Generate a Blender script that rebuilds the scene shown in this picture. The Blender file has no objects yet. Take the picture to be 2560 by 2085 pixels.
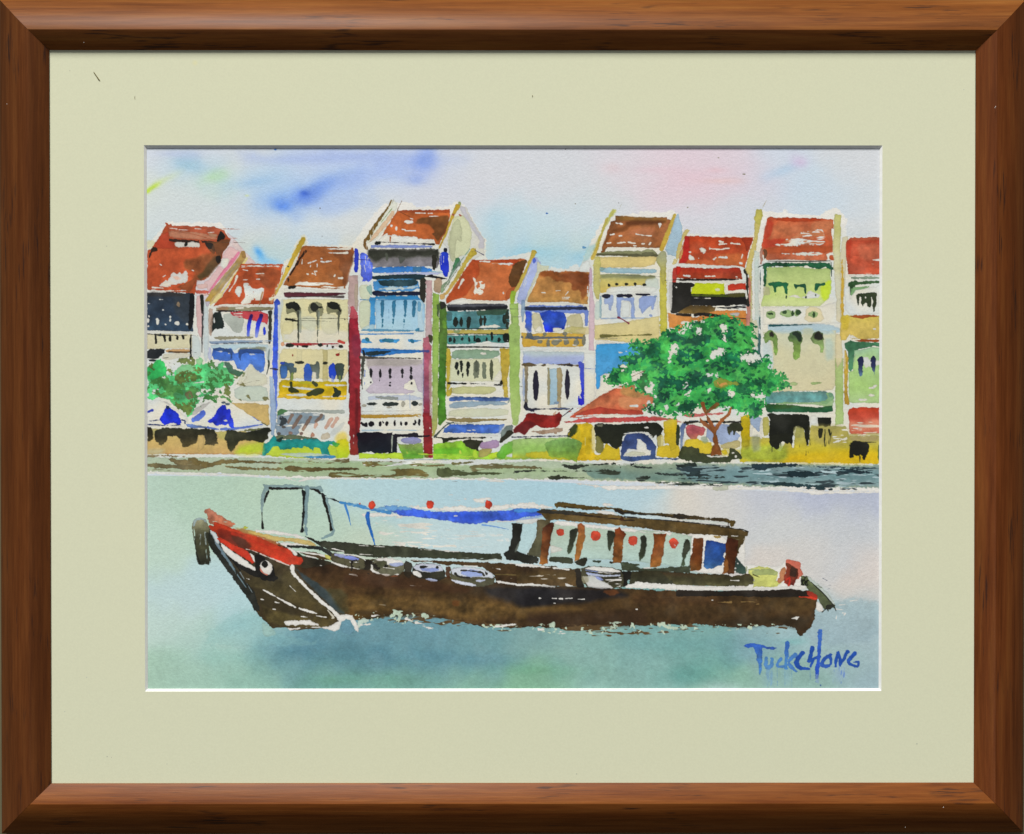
import bpy, bmesh, math, random
import numpy as np
from mathutils import Vector, Matrix, Euler
sc = bpy.context.scene
PX = 0.00025                                 # one unit of the drawing, in metres (the frame is about 64 cm wide)
ZC = 1.5                                     # height of the picture's centre above the floor
def cam_at(x, y, z): return Vector((x*PX, y*PX, z*PX+ZC))
# ---- camera
cam = bpy.data.objects.new('camera', bpy.data.cameras.new('camera')); sc.collection.objects.link(cam)
cam.data.lens = 50; cam.data.sensor_width = 36
cam.data.clip_start = .05; cam.data.clip_end = 50
cam.location = cam_at(-10.585, -3569.83, 30.13)
cam.rotation_euler = (math.pi/2-0.00814253, 0.000175096, -0.00290244)
sc.camera = cam
# ---- world: dim room light
w = bpy.data.worlds.new('World'); sc.world = w; w.use_nodes = True
w.node_tree.nodes['Background'].inputs[0].default_value = (.93, .98, 1, 1)
w.node_tree.nodes['Background'].inputs[1].default_value = 0.06
# ---- lamps: one big soft lamp high in front, a weak softbox up right for the gloss on the wood
def area(name, loc, size, power, col, target=(0, 0, ZC), sy=None):
    l = bpy.data.lights.new(name, 'AREA'); l.energy = power; l.color = col; l.size = size
    if sy: l.shape = 'RECTANGLE'; l.size_y = sy
    o = bpy.data.objects.new(name, l); sc.collection.objects.link(o); o.location = loc
    o.rotation_euler = (Vector(target)-Vector(loc)).to_track_quat('-Z', 'Y').to_euler()
    return o
area('key_lamp', (-2.0, -6.3, ZC+10.8), 2.6, 2480, (1, .972, .94))
area('fill_lamp', (-.4, -3.2, ZC-.9), 1.6, 12, (.95, .97, 1))
area('side_lamp', (.85, -.8, ZC+1.5), .22, 1.6, (1, .84, .5))
sc.view_settings.view_transform = 'Standard'; sc.view_settings.look = 'None'
sc.view_settings.exposure = 0; sc.view_settings.gamma = 1; sc.view_settings.use_curve_mapping = False
sc.render.engine = 'CYCLES'
# ---------------------------------------------------------------- watercolour painter
# The painting is flat, so it is laid down stroke by stroke as pigment colour on a fine sheet
# of paper.  Coordinates are in units of one "px" = PX metres on the picture, origin top left.
import numpy as np, math, random
KR = 0.92                                   # paper grid nodes per px
X0, Y0, X1, Y1 = 352.0, 354.0, 2216.0, 1740.0
CW, CH = int((X1-X0)*KR)+1, int((Y1-Y0)*KR)+1
rng = np.random.default_rng(7)
def noise(cell, sx=1.0, sy=1.0, seed=None):
    g = np.random.default_rng(seed) if seed is not None else rng
    cx, cy = cell*sx*KR, cell*sy*KR
    nx, ny = int(CW/cx)+4, int(CH/cy)+4
    a = g.standard_normal((ny, nx))
    def up(a, n, c, ax):
        t = np.arange(n)/c+1; i = t.astype(int); f = t-i
        w = [((1-f)**3)/6, (3*f**3-6*f**2+4)/6, (-3*f**3+3*f**2+3*f+1)/6, f**3/6]
        m = a.shape[ax]
        s = 0
        for k in range(4):
            v = np.take(a, np.clip(i+k-1, 0, m-1), axis=ax)
            s = s+(v*(w[k][:, None] if ax == 0 else w[k][None, :]))
        return s
    r = up(up(a, CH, cy, 0), CW, cx, 1)
    return ((r-r.mean())/r.std()).astype(np.float32)
N1, N2, N3, N4 = noise(2.2), noise(6), noise(20), noise(75)
N2b, N3b = noise(6), noise(24)
NS = noise(5, 6, 0.75)*0.7+noise(2, 5, .8)*0.5   # horizontal brush streaks
NV = noise(5, .75, 6)*0.7+noise(2, .8, 5)*0.5
NP = noise(3.2)*.7+noise(7)*.6+noise(1.8)*.35    # paper tooth (for dry brush)
GR = rng.standard_normal((CH, CW)).astype(np.float32)
YY, XX = np.mgrid[0:CH, 0:CW].astype(np.float32)
XX = XX/KR+X0; YY = YY/KR+Y0
WHITE = 'e3e2da'
def C(h):
    return np.array([int(h[i:i+2], 16) for i in (0, 2, 4)], np.float32)/255
canvas = np.ones((CH, CW, 3), np.float32)*C(WHITE)
ids = np.zeros((CH, CW), np.int16)
REG = ['']                                  # region names; 0 = bare painted ground
cur = [0]
def part(name):
    REG.append(name); cur[0] = len(REG)-1
def part_again(i): cur[0] = i
TO = {'S': (0, 0, 1)}
for k, v in dict(A1=(360,540), B1=(820,480), C1=(1280,500), D1=(1690,500), A2=(360,820), B2=(820,820), C2=(1280,820),
                 D2=(1690,820), A3=(440,1180), B3=(860,1200), C3=(1290,1200), D3=(1690,1300)).items(): TO[k] = (v[0], v[1], 4)
tr = [0, 0, 1]
def T(k): tr[:] = TO[k]
def pt(s):
    a = np.array([float(v) for v in s.split()] if isinstance(s, str) else s, np.float64).reshape(-1, 2)
    return a/tr[2]+np.array([tr[0], tr[1]])
def chaikin(p, n, closed=True):
    for _ in range(n):
        q = np.roll(p, -1, 0)
        a, b = p*.8+q*.2, p*.2+q*.8
        if not closed:
            a, b = a[:-1], b[:-1]
        r = np.empty((len(a)*2, 2)); r[0::2] = a; r[1::2] = b
        if not closed: r = np.vstack([p[:1], r, p[-1:]])
        p = r
    return p
def box(p, m):
    x0 = max(0, int((p[:, 0].min()-m-X0)*KR)); x1 = min(CW, int((p[:, 0].max()+m-X0)*KR)+2)
    y0 = max(0, int((p[:, 1].min()-m-Y0)*KR)); y1 = min(CH, int((p[:, 1].max()+m-Y0)*KR)+2)
    return (slice(y0, max(y1, y0)), slice(x0, max(x1, x0)))
def sdf(p, s):
    x, y = XX[s], YY[s]
    d = np.full(x.shape, 1e9, np.float32); ins = np.zeros(x.shape, bool)
    for i in range(len(p)):
        ax, ay = p[i]; bx, by = p[(i+1) % len(p)]
        ex, ey = bx-ax, by-ay
        l = ex*ex+ey*ey+1e-9
        t = np.clip(((x-ax)*ex+(y-ay)*ey)/l, 0, 1)
        d = np.minimum(d, (x-ax-t*ex)**2+(y-ay-t*ey)**2)
        if ay != by:
            c = (ay > y) != (by > y)
            ins ^= c & (x < ex*(y-ay)/ey+ax)
    d = np.sqrt(d)
    return np.where(ins, d, -d)
def sdl(p, w, s):
    x, y = XX[s], YY[s]
    d = np.full(x.shape, -1e9, np.float32)
    for i in range(len(p)-1):
        ax, ay = p[i]; bx, by = p[i+1]
        ex, ey = bx-ax, by-ay
        l = ex*ex+ey*ey+1e-9
        t = np.clip(((x-ax)*ex+(y-ay)*ey)/l, 0, 1)
        ww = (w[i]+(w[i+1]-w[i])*t)/2
        d = np.maximum(d, ww-np.sqrt((x-ax-t*ex)**2+(y-ay-t*ey)**2))
    return d
def lay(s, d, bb, col, ax, r, a, soft, edge, var, dry, tooth, mul=False, tag=True):
    if d.size == 0: return
    d = d+r*(.65*N2[s]+.5*N1[s])
    m = np.clip(d/soft+.5, 0, 1)
    if dry:
        th = {'h': NS, 'v': NV, 'p': NP}[tooth][s]
        m = m*np.clip((th+(1-2*dry)*1.6+np.clip(d/6, 0, 1)*.4)*2.2+.5, 0, 1)
    cols = [C(c) for c in col.split('-')]
    if len(cols) == 1: c = np.broadcast_to(cols[0], m.shape+(3,)).copy()
    else:
        if ax == 'x': t = (XX[s]-bb[0])/(bb[2]-bb[0]+1e-6)
        elif ax == 'd': t = ((XX[s]-bb[0])/(bb[2]-bb[0]+1e-6)+(YY[s]-bb[1])/(bb[3]-bb[1]+1e-6))/2
        else: t = (YY[s]-bb[1])/(bb[3]-bb[1]+1e-6)
        t = np.clip(t+N3[s]*.05, 0, 1)*(len(cols)-1)
        i = np.clip(t.astype(int), 0, len(cols)-2); f = (t-i)[..., None]
        f = f*f*(3-2*f)
        K = np.array(cols)
        c = K[i]*(1-f)+K[i+1]*f
    lum = float(max(c_.mean() for c_ in cols)); var = var*(1 if lum < .55 else .5 if lum < .72 else .3)
    v = 1+var*(.55*N3[s]+.45*N2b[s]+.15*N1[s]+.12*GR[s])
    v = v*(1-edge*np.exp(-np.clip(d, 0, 99)/1.6))
    c = c*v[..., None]
    # thin pigment lets the paper through a little where the wash is light
    al = (m*a)[..., None]
    if mul: canvas[s] = canvas[s]*(1-al)+canvas[s]*c*al
    else: canvas[s] = canvas[s]*(1-al)+np.clip(c, 0, 1)*al
    if tag:
        k = ids[s]; k[(m*a) > .4] = cur[0]; ids[s] = k
def bbx(p): return (p[:, 0].min(), p[:, 1].min(), p[:, 0].max(), p[:, 1].max())
def P(pts, col, ax='y', r=.7, a=1, soft=1.0, edge=.16, var=.05, dry=0, tooth='h', sm=1, mul=False, tag=True):
    p = pt(pts); bb = bbx(p)
    if sm: p = chaikin(p, sm)
    s = box(p, 3*r+soft)
    lay(s, sdf(p, s), bb, col, ax, r, a, soft, edge, var, dry, tooth, mul, tag)
def R(x0, y0, x1, y1, col, **k):
    k.setdefault('sm', 0); P([x0, y0, x1, y0, x1, y1, x0, y1], col, **k)
def L(pts, w, col, ax='y', r=.35, a=1, soft=.95, edge=.08, var=.05, dry=0, tooth='h', sm=1, tag=True):
    p = pt(pts); bb = bbx(p)
    if isinstance(w, (int, float)): w = [w]*len(p)
    w = np.array(w, float)/tr[2]
    if len(w) != len(p): w = np.interp(np.linspace(0, 1, len(p)), np.linspace(0, 1, len(w)), w)
    if sm and len(p) > 2:
        q = chaikin(np.column_stack([p[:, 0], w]), sm, False); p = chaikin(p, sm, False); w = q[:, 1]
    s = box(p, 3*r+soft+w.max())
    lay(s, sdl(p, w, s), bb, col, ax, r, a, soft, edge, var, dry, tooth, False, tag)
def E(x, y, rx, ry, col, rot=0, **k):
    t = np.linspace(0, 2*math.pi, 14, endpoint=False); c, s_ = math.cos(math.radians(rot)), math.sin(math.radians(rot))
    u, v = rx*np.cos(t), ry*np.sin(t)
    k.setdefault('sm', 0)
    P(np.column_stack([x+u*c-v*s_, y+u*s_+v*c]).ravel(), col, **k)
def Es(s, col, **k):                        # many dabs: x y rx ry per dab
    a = [float(v) for v in s.split()]
    for i in range(0, len(a), 4): E(*a[i:i+4], col, **k)
def Ls(lst, w, col, **k):
    for p in lst.split('/'): L(p, w, col, **k)
def W(x, y, rx, ry, col, a=.6, rot=0, pw=2.0, wob=.25):      # wet wash with no edge
    x, y = pt([x, y])[0]; rx /= tr[2]; ry /= tr[2]
    m = 2.2*max(rx, ry); s = box(np.array([[x, y]]), m)
    c, q = math.cos(math.radians(rot)), math.sin(math.radians(rot))
    u, v = XX[s]-x, YY[s]-y
    e = ((u*c+v*q)/rx)**2+((v*c-u*q)/ry)**2
    g = np.exp(-(e**(pw/2))*np.clip(1+wob*N3b[s]+wob*.7*N4[s], .45, 3))*a
    g = np.clip(g*(1+.05*GR[s]+.05*N1[s]), 0, 1)[..., None]
    canvas[s] = canvas[s]*(1-g)+C(col)*g
def D(pts, col, amt, tooth='p', r=1.0, a=1, soft=1.2, var=.04, seed=1, sc=1, tag=True):   # broken speckle inside a shape
    p = pt(pts); s = box(chaikin(p, 1), 3)
    d = sdf(chaikin(p, 1), s)+r*N2[s]
    th = {'h': NS, 'v': NV, 'p': NP, 'b': N2*.8+N3*.6+N1*.35, 'c': N2b*.9+N3b*.5+N1*.4}[tooth]
    th = np.roll(th, seed*37, (0, 1))[s]
    m = np.clip(d/soft+.5, 0, 1)*np.clip((th-(1-2*amt)*1.5)*3+.5, 0, 1)*np.clip(d/4+.6, 0, 1)
    al = (m*a)[..., None]
    c = C(col)*(1+var*N3[s]+.03*GR[s])[..., None]
    canvas[s] = canvas[s]*(1-al)+np.clip(c, 0, 1)*al
    if tag:
        k = ids[s]; k[m*a > .5] = cur[0]; ids[s] = k
# ------------------------------------------------------------ sky and water washes
T('S')
s_all = (slice(0, CH), slice(0, CW))
def field(stops):                           # smooth colour field from scattered samples
    num = np.zeros((CH, CW, 3), np.float32); den = np.zeros((CH, CW, 1), np.float32)
    for x, y, c, sg in stops:
        w = np.exp(-(((XX-x+N4*14)/sg)**2+((YY-y+N3*5+N4*6)/(sg*.7))**2))[..., None]+1e-6
        num += w*C(c); den += w
    return num/den
skyc = field([(420,390,'c8d0da',90),(380,480,'ccd6c8',60),(470,420,'aacbdc',55),(540,450,'bfd6c4',55),(640,400,'ccd2d4',70),(450,540,'c6d2d2',100),
 (620,560,'c8d2d4',100),(700,640,'a6cfe4',60),(760,600,'c4d4dc',80),(700,450,'a4c2e0',70),(820,400,'b6c6e2',80),(820,470,'b0c4e2',60),(900,560,'ccd2d2',90),
 (1000,420,'c0cce0',80),(1100,400,'c9cfd8',70),(1150,480,'cbcdd6',90),(1150,560,'c2d0d6',60),(1250,420,'cccfd6',90),(1280,560,'b4d2dc',80),(1350,620,'a9d0dc',70),
 (1400,430,'cbced4',80),(1430,540,'bcd2da',70),(1480,600,'b4d2de',50),(1500,500,'c8d0d4',70),(1560,420,'d2ccd4',80),(1650,430,'dcc6d0',80),(1750,450,'dcbecb',90),(1800,400,'d8c4cf',70),
 (1900,430,'ccc8d8',70),(1960,400,'c4d0e0',60),(2000,440,'b6cfe2',60),(2060,480,'bed0de',70),(1850,540,'c6cdd8',70),(1760,560,'cccdd6',80),(2120,400,'ccd0d4',80),(2170,500,'c6d0d6',60),(2190,580,'ccd0d0',60)])
skyc = skyc*.70+np.array([.895, .922, .930], np.float32)*.30
canvas[:] = skyc
W(700,500,90,46,'8fbcf0',.55,-12,2,.12); W(810,465,120,44,'a0c4f0',.55,-20,2,.12); W(940,430,110,44,'aec8f0',.5,-12,2,.1); W(1058,410,50,48,'a8baf0',.55,0,2,.12); W(880,398,200,24,'bacdf0',.45,0,2,.1); W(640,445,90,34,'acd0ec',.45,-15,2,.1); W(850,515,80,22,'b4d0ee',.45,-8,2,.1)
W(765,492,42,22,'4f7ae6',.6,-12,2,.15); W(702,508,34,22,'6a98ec',.7,5,2,.15); W(706,516,22,12,'4a80ea',.5,0,2,.1); W(762,484,11,7,'2450d4',.75,10,2,.1)
W(800,470,60,20,'5b86e4',.55,-25); W(870,455,70,26,'98b2ea',.5,-25); W(960,425,65,30,'a0b6ec',.5,-20); W(1060,400,40,28,'7fa0ee',.75,-30); W(1040,450,30,18,'8aa6e8',.6)
W(730,400,120,14,'a4b8e6',.5); W(900,392,150,16,'9db2e6',.55); W(640,455,60,14,'93bce2',.5,-10); W(860,510,70,20,'a8bde6',.5,-10)
W(470,412,42,20,'8fbfdc',.6,15); W(440,385,60,10,'b4c0e0',.5); W(535,442,30,12,'b2dca8',.6,-15); W(385,466,22,6,'b4da2c',.9,-32); W(410,450,40,10,'cfe0a8',.5,-25); W(370,478,9,6,'c0e236',.8,-40)
W(617,489,6,3,'d0e09a',.7); W(652,640,20,12,'58aeea',.8,60); W(668,652,34,9,'86c4ea',.8,10); W(645,628,8,12,'3f9dea',.6,-40)
W(1450,640,40,16,'8fc6dc',.6); W(1330,630,60,14,'98cce0',.7); W(1290,645,30,10,'8fc4dc',.5); W(1240,560,36,50,'a6cfe0',.5); W(1530,420,30,16,'e2c8cc',.4)
W(1740,440,90,26,'e6bcc8',.26,-8); W(1640,425,60,12,'e4bcc8',.25); W(1800,452,50,8,'e7c0b8',.4); W(1790,425,26,8,'eab2b6',.25); W(1960,425,44,12,'a9cbe6',.5,-20); W(2000,405,20,14,'d8b4d8',.5)
W(1540,560,10,80,'b8d4a8',.0)
Es('688 374 3.2 2.2 1367 533 3 2', '3f78c8', r=.5)
Es('1438 509 1.6 1.6 1860 435 4 1.6 1796 394 2.5 1.2 1719 518 2 1.5', '8f8a70', r=.4)
Es('1413 373 1.8 1.5 800 520 1.2 1.2 1546 507 1.4 1.2 805 590 1 1 571 571 .9 1 1955 545 .8 .8', '7a7a82', r=.3)
# white halo left bare above the roofs
for p_ in ('350 640 368 612 392 585 415 562 425 555 548 558 560 566 580 600 606 632 632 660 640 668 700 664 730 640 740 600 758 588 768 594 770 610 880 614 884 606 915 560 960 505 985 510 1005 504 1030 508 1042 518 1120 516 1140 502 1160 512 1180 545 1212 600 1214 640 1220 648 1280 640 1330 628 1338 640 1350 672 1400 668 1410 672 1440 660 1452 668 1460 640 1475 610 1500 560 1520 545 1535 540 1595 532 1600 526 1650 530 1680 524 1695 534 1710 580 1750 588 1770 583 1800 588 1880 588 1890 560 1908 533 1950 538 1962 522 1975 536 2050 540 2080 518 2100 522 2112 540 2116 590 2215 590 2215 720 350 720',):
    P(p_, WHITE, r=2.0, var=.02, edge=0, soft=2.5, sm=0)
# everything under the roofs starts as bare paper
P('350 690 2230 690 2230 1160 350 1160', WHITE, r=.2, var=.025, edge=0, sm=0)
# ---- water
part('painted_water')
wat = field([(380,1210,'a9c9b4',70),(500,1220,'a6c8b0',80),(640,1230,'a9c9ae',70),(760,1240,'a7c8b2',60),(850,1225,'a6cdd2',60),(1000,1240,'a2cbd4',90),(1200,1240,'9dc8d6',90),(1380,1240,'98c6d6',80),
 (1550,1260,'a4c8d4',70),(1640,1280,'b6ccd0',50),(1710,1270,'d6ccbc',50),(1800,1270,'c9c9c6',60),(1900,1250,'b6bcca',60),(2050,1240,'a9b2cc',60),(2160,1250,'a6afc6',60),(1950,1320,'c3c7c8',80),(2120,1330,'bcc2c8',80),
 (2050,1400,'ccc8c2',70),(2180,1440,'d2c8c0',70),(1950,1420,'d0c6bc',50),(2110,1410,'bcc4cc',50),(2150,1480,'d4c8be',40),
 (400,1350,'b0d0bc',90),(540,1300,'a6c9b0',80),(700,1300,'a9c9b0',80),(820,1330,'aacab4',80),(900,1360,'b8cbb0',70),(1000,1350,'b4cfc6',60),(1120,1350,'b4d2d6',80),(1250,1370,'b4d2d6',70),
 (430,1480,'aecfd0',70),(520,1450,'a9cfd4',60),(600,1540,'a4cfd4',50),(400,1560,'b2d1c6',70),(640,1580,'93c0be',60),(500,1600,'a0c8bc',70),(380,1680,'9cc4ac',80),(470,1700,'98c2ae',70),(600,1680,'8ab9a8',70),
 (760,1600,'6c9ba6',70),(700,1640,'74a2a4',60),(850,1610,'6896a2',80),(820,1680,'70a49a',70),(960,1620,'6b98a2',80),(1100,1620,'6a98a4',80),(1000,1690,'78aa9e',80),(1200,1640,'74a2a4',70),(1150,1700,'80b09c',60),
 (1320,1610,'7ea6a4',60),(1330,1690,'82b496',70),(1450,1620,'86b2aa',70),(1500,1680,'86b4a8',80),(1600,1620,'7caaa8',70),(1700,1600,'78a8a4',70),(1650,1680,'84b2aa',70),(1760,1640,'72a8a0',60),(1800,1700,'88b6a2',60),
 (1880,1600,'86acb0',60),(1950,1660,'88b0a6',60),(2000,1590,'98bcc0',60),(2050,1540,'9cbcc2',60),(2150,1540,'a0b8be',70),(2180,1620,'98b4ba',70),(2100,1660,'92b4b4',60),(2180,1700,'90aeb6',60),(2030,1710,'8ab2a8',60)])
wmask = np.clip((YY-1187-np.interp(XX, [366,600,700,760,1130,1300,1600,1800,2030,2202], [0,2,8,4,6,12,28,34,44,40]))/1.5, 0, 1)[..., None]
wl = wat.mean(-1, keepdims=True); wf = np.clip((wl-.60)/.14, 0, 1)*.26
wat = wat*(1-wf)+np.array([.895, .91, .895], np.float32)*wf
canvas[:] = canvas*(1-wmask)+wat*wmask
ids[wmask[..., 0] > .5] = cur[0]
W(855,1640,130,30,'4f7f8c',.6,6); W(735,1628,70,24,'4f8092',.55,-10); W(1110,1645,190,24,'52869a',.5,4); W(600,1560,60,24,'8cbfc4',.5,-20); W(690,1600,50,18,'6d9fb0',.5)
W(1330,1675,90,14,'6fae84',.35); W(1740,1690,70,30,'5f9f96',.5); W(1680,1610,120,16,'6fa6a4',.4); W(1900,1620,80,30,'7da8b4',.5); W(560,1640,80,20,'8fc2b6',.5); W(960,1700,70,18,'6fa88e',.5); W(830,1700,40,14,'6aa486',.4)
W(1800,1720,60,16,'c4d6dc',.35); W(1980,1605,30,7,'76b8b4',.5); W(1700,1690,40,20,'609c94',.4)
P([1995,1558, 2100,1500, 2140,1497, 2205,1508, 2205,1600, 2040,1620], 'a0b9be-98b2ba', a=.75, r=3, soft=14, edge=0)
W(620,1430,10,18,'5ea6cc',.6,-45); W(600,1410,8,12,'78b4e0',.5,-45); W(630,1490,16,8,'6fb0cc',.5,60)
T('A3'); P('480 1480 600 1410 700 1370 790 1400 880 1500 1000 1600 1500 1736 300 1736 300 1600', '8fc1bb', a=.28, r=3, soft=5, edge=.1)
P('860 1490 960 1560 1010 1620 900 1650 860 1600', 'a5c4b6', a=.5, r=1)
T('S')
# ---- quay wall
part('painted_quay')
P([360,1136, 900,1146, 1300,1152, 1700,1156, 2210,1162, 2210,1228, 2060,1226, 1800,1216, 1600,1206, 1400,1198, 1130,1198, 760,1196, 640,1186, 500,1182, 360,1184], WHITE, r=1.2, sm=0, edge=.05, var=.02)
P([360,1141, 700,1142, 1130,1156, 1140,1164, 1340,1150, 1560,1162, 1700,1156, 2210,1162, 2210,1219, 1900,1215, 1700,1206, 1440,1198, 1200,1194, 1000,1194, 760,1190, 650,1187, 500,1181, 360,1178],
  'aebfa6-a9b994', r=1.6, sm=0, edge=.1, var=.04)
T('S'); P([700,1150, 1100,1158, 1400,1170, 1440,1180, 1440,1194, 1200,1190, 900,1192, 700,1186], '98b486-9db489-a3b896', r=2, sm=0, a=.8, soft=5, edge=0, var=.06)
P([1440,1160, 1700,1160, 2210,1164, 2210,1217, 1900,1212, 1700,1204, 1480,1195], '8a9c84-6f8c80-80968a', r=2, sm=0, soft=6, edge=.05, var=.08)
P([1690,1162, 2210,1166, 2210,1217, 1900,1212, 1720,1200], '7f989a-6d8f92-86a0a0', r=2, sm=0, soft=10, edge=.05, var=.08)
P([360,1136, 640,1138, 900,1146, 1230,1155, 1230,1162, 1130,1158, 900,1151, 640,1142, 360,1140], WHITE, sm=0, r=1.1, edge=0)
T('A2')
for p_, c_, d_ in (('30 1268 200 1262 420 1275 400 1290 200 1280 30 1285','8a7a58',.1),('200 1290 480 1320 600 1350 850 1300 1100 1325 1400 1340 1400 1350 1100 1345 850 1330 650 1390 580 1415 400 1395 300 1345','6e6240',.25),
  ('30 1345 200 1358 420 1370 600 1375 590 1420 400 1410 200 1400 30 1380','6d6444',.2),('430 1300 520 1290 560 1330 680 1330 900 1318 1150 1330 1150 1350 900 1345 700 1370 640 1400 560 1370 450 1330','6c5f38',.1),
  ('810 1370 1000 1385 1150 1390 1400 1400 1380 1415 1100 1418 900 1410 820 1390','776c44',.3),('1390 1390 1520 1370 1600 1390 2132 1395 2132 1415 1800 1420 1560 1435 1420 1430','5f522e',.15),
  ('1620 1300 2050 1300 2050 1345 1900 1350 1650 1340','6f6440',.45),('1840 1440 2000 1440 2132 1460 2132 1485 1900 1500 1840 1480','6c6238',.3),('40 1405 300 1415 300 1430 40 1425','8c8c70',.5),
  ('1380 1330 1700 1350 1690 1362 1400 1350','8f9a70',.5)):
    P(p_, c_, r=1.3, dry=d_, var=.1)
P('30 1430 400 1440 900 1450 1400 1490 1520 1530 1600 1500 2132 1490 2132 1502 1900 1500 1650 1510 1560 1535 1440 1495 1000 1475 400 1465 30 1452', WHITE, r=.8, edge=.1)
T('B2')
for p_, c_, d_ in (('340 1330 700 1330 1000 1345 1180 1360 1100 1385 800 1365 600 1360 400 1390 340 1360','6f653a',.38),('0 1395 320 1400 300 1412 0 1415','54492a',.2),('560 1400 900 1400 1020 1450 1000 1490 600 1480 700 1440','6a5f34',.45),
  ('0 1440 300 1460 700 1470 700 1490 300 1485 0 1490','6a6036',.4),('1085 1380 1130 1400 1215 1385 1240 1415 1500 1430 1780 1445 1700 1458 1500 1465 1300 1475 1120 1490 1085 1480','46502f',.05),
  ('1410 1370 1500 1350 1900 1365 2132 1385 2132 1410 1800 1395 1600 1410 1420 1440','6f6a44',.1),('1860 1415 2132 1420 2132 1428 1980 1430 1850 1450','2c332c',.2),('1230 1345 1400 1330 1500 1340 1260 1370','6d6a40',.2)):
    P(p_, c_, r=1.3, dry=d_, var=.1)
D('350 1330 1200 1330 1200 1380 350 1380', WHITE, .35, 'h'); P('1500 1500 1700 1515 1780 1535 1640 1535 1500 1520', WHITE, r=1, dry=.2)
T('C2')
for p_, c_, d_ in (('460 1355 640 1370 830 1355 1080 1345 1085 1410 1070 1360 900 1362 700 1385 620 1415 540 1395','2e352b',.12),('0 1375 250 1385 240 1410 0 1400','6f6744',.2),('0 1415 500 1425 800 1420 1060 1440 1060 1460 820 1460 780 1430 400 1432 0 1425','2f372c',.4),
  ('330 1480 400 1470 640 1490 800 1490 780 1498 600 1500 380 1515','333a2a',.1),('1180 1350 1230 1345 1200 1380 1650 1400 1680 1420 1300 1400 1180 1385','2b3430',.45),('1640 1355 1840 1345 1850 1390 1700 1400 1640 1385','1e2826',.12),
  ('1230 1480 1320 1475 1390 1490 1340 1520 1300 1545 1240 1520','2c362e',.45),('1390 1440 2132 1480 2132 1490 1500 1470','27322f',.4),('1770 1420 1880 1410 1890 1460 1780 1480','2b3836',.3),('1350 1530 2100 1560 2100 1600 1600 1570','334038',.55),
  ('800 1400 1080 1420 1085 1480 820 1470','343c30',.5)):
    P(p_, c_, r=1.4, dry=d_, var=.1, tooth='h')
P('560 1540 900 1570 1200 1580 1500 1570 1980 1585 2000 1615 1600 1612 1200 1610 1000 1620 850 1590', WHITE, r=1.2, dry=.08)
T('D2')
D('0 1350 2030 1370 2030 1620 900 1600 0 1560', '2c3b40', .22, 'h', r=2, seed=3)
D('700 1380 2030 1390 2030 1620 900 1580', 'a9c0c4', .2, 'h', r=2, seed=5)
for p_, c_, d_ in (('740 1355 1000 1350 1250 1355 1250 1380 1000 1385 860 1420 760 1395','22343c',.15),('1110 1425 1300 1430 1430 1440 1400 1475 1150 1495 1110 1470','1c2e34',.05),('1250 1370 2030 1395 2030 1410 1600 1400','2a3c44',.45),
  ('1620 1405 1760 1395 1780 1420 1980 1440 1980 1450 1650 1455','1f3038',.15),('810 1535 1000 1530 1480 1575 1480 1600 1200 1590 900 1565','22383c',.15),('0 1355 200 1350 200 1390 0 1380','25302c',.3),('140 1430 240 1420 240 1470 140 1480','2c3c3e',.4),
  ('0 1500 500 1485 500 1497 100 1510','2c3a38',.3),('1240 1590 1560 1600 1560 1620 1300 1610','24383e',.4)):
    P(p_, c_, r=1.4, dry=d_, var=.1)
P('0 1580 350 1570 900 1600 1600 1630 2035 1630 2035 1645 1600 1655 1370 1668 1280 1640 900 1615 300 1612 0 1615', WHITE, r=.9, edge=.1)
P('350 1585 520 1575 520 1620 380 1625', 'b9bfa6', r=1, a=.8)
T('S')
# ------------------------------------------------------------ row of shophouses, left half
K = '1d1f1c'; OR = 'b9552f'; BR = '8a5130'
T('A1')
part('painted_shophouse')                    # red roof at the left edge
P('30 240 90 235 120 300 60 330 30 330', 'c8c490', a=.6, r=1, soft=4, edge=0)
P('820 150 890 210 1000 340 1120 465 960 520 800 780 640 880 520 800 530 640 600 640 700 520 760 400 860 240', 'dcd0d2', r=.8, sm=0)
P('850 300 1000 360 960 400 900 500 640 760 600 660 640 640 750 500 830 470 770 400', 'd9b4b2-d5b3b0', r=.8, sm=0, a=.9)
P('900 220 985 330 960 360 870 290', 'd8c4c2', a=.8); P('1010 470 1040 410 1120 465 1100 480', 'd6c0bd', a=.8)
P('30 340 60 330 100 290 150 210 170 180 200 120 230 85 215 68 250 88 270 80 280 95 700 105 760 130 800 150 865 230 855 280 800 350 780 420 760 470 690 520 640 600 600 640 530 640 520 700 510 790 460 770 30 740', 'b5502e-b14d2b', r=.8, sm=0, var=.08)
P('235 95 700 108 800 140 830 215 760 225 720 250 560 240 300 235 245 200 240 120', 'b4573a', r=.6, sm=0, var=.08)
P('245 140 400 150 560 165 720 205 740 235 560 230 260 215', 'bd8163', r=.8, a=.9); P('640 165 740 180 730 210 650 200', 'b99170', a=.8)
L('300 150 500 180 720 245', 5, 'a04628', a=.7); L('240 120 700 125 960 130', [6,5,3,3], 'a8492c', a=.9); L('800 220 935 220', 3, 'a8492c')
P('100 290 180 180 240 150 250 220 300 260 310 330 200 320 120 320', 'b3432a', r=.8); P('250 225 560 245 730 250 720 280 600 270 300 265 250 245', '33251e', r=.8, dry=.1)
P('300 255 400 262 555 258 560 315 480 308 320 312', 'd2cfc4', r=.8); P('420 250 440 250 432 300 405 305 400 280', K, r=.4); L('560 250 590 310', 24, 'b5502e')
P('720 270 735 190 765 145 795 170 815 205 800 230 770 235 750 265', '211d1a', r=.7); P('600 260 720 250 860 225 855 280 790 360 780 410 740 420 700 340 690 380 640 330', '6b4226-5c3c26', r=.9, a=.9)
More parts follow.
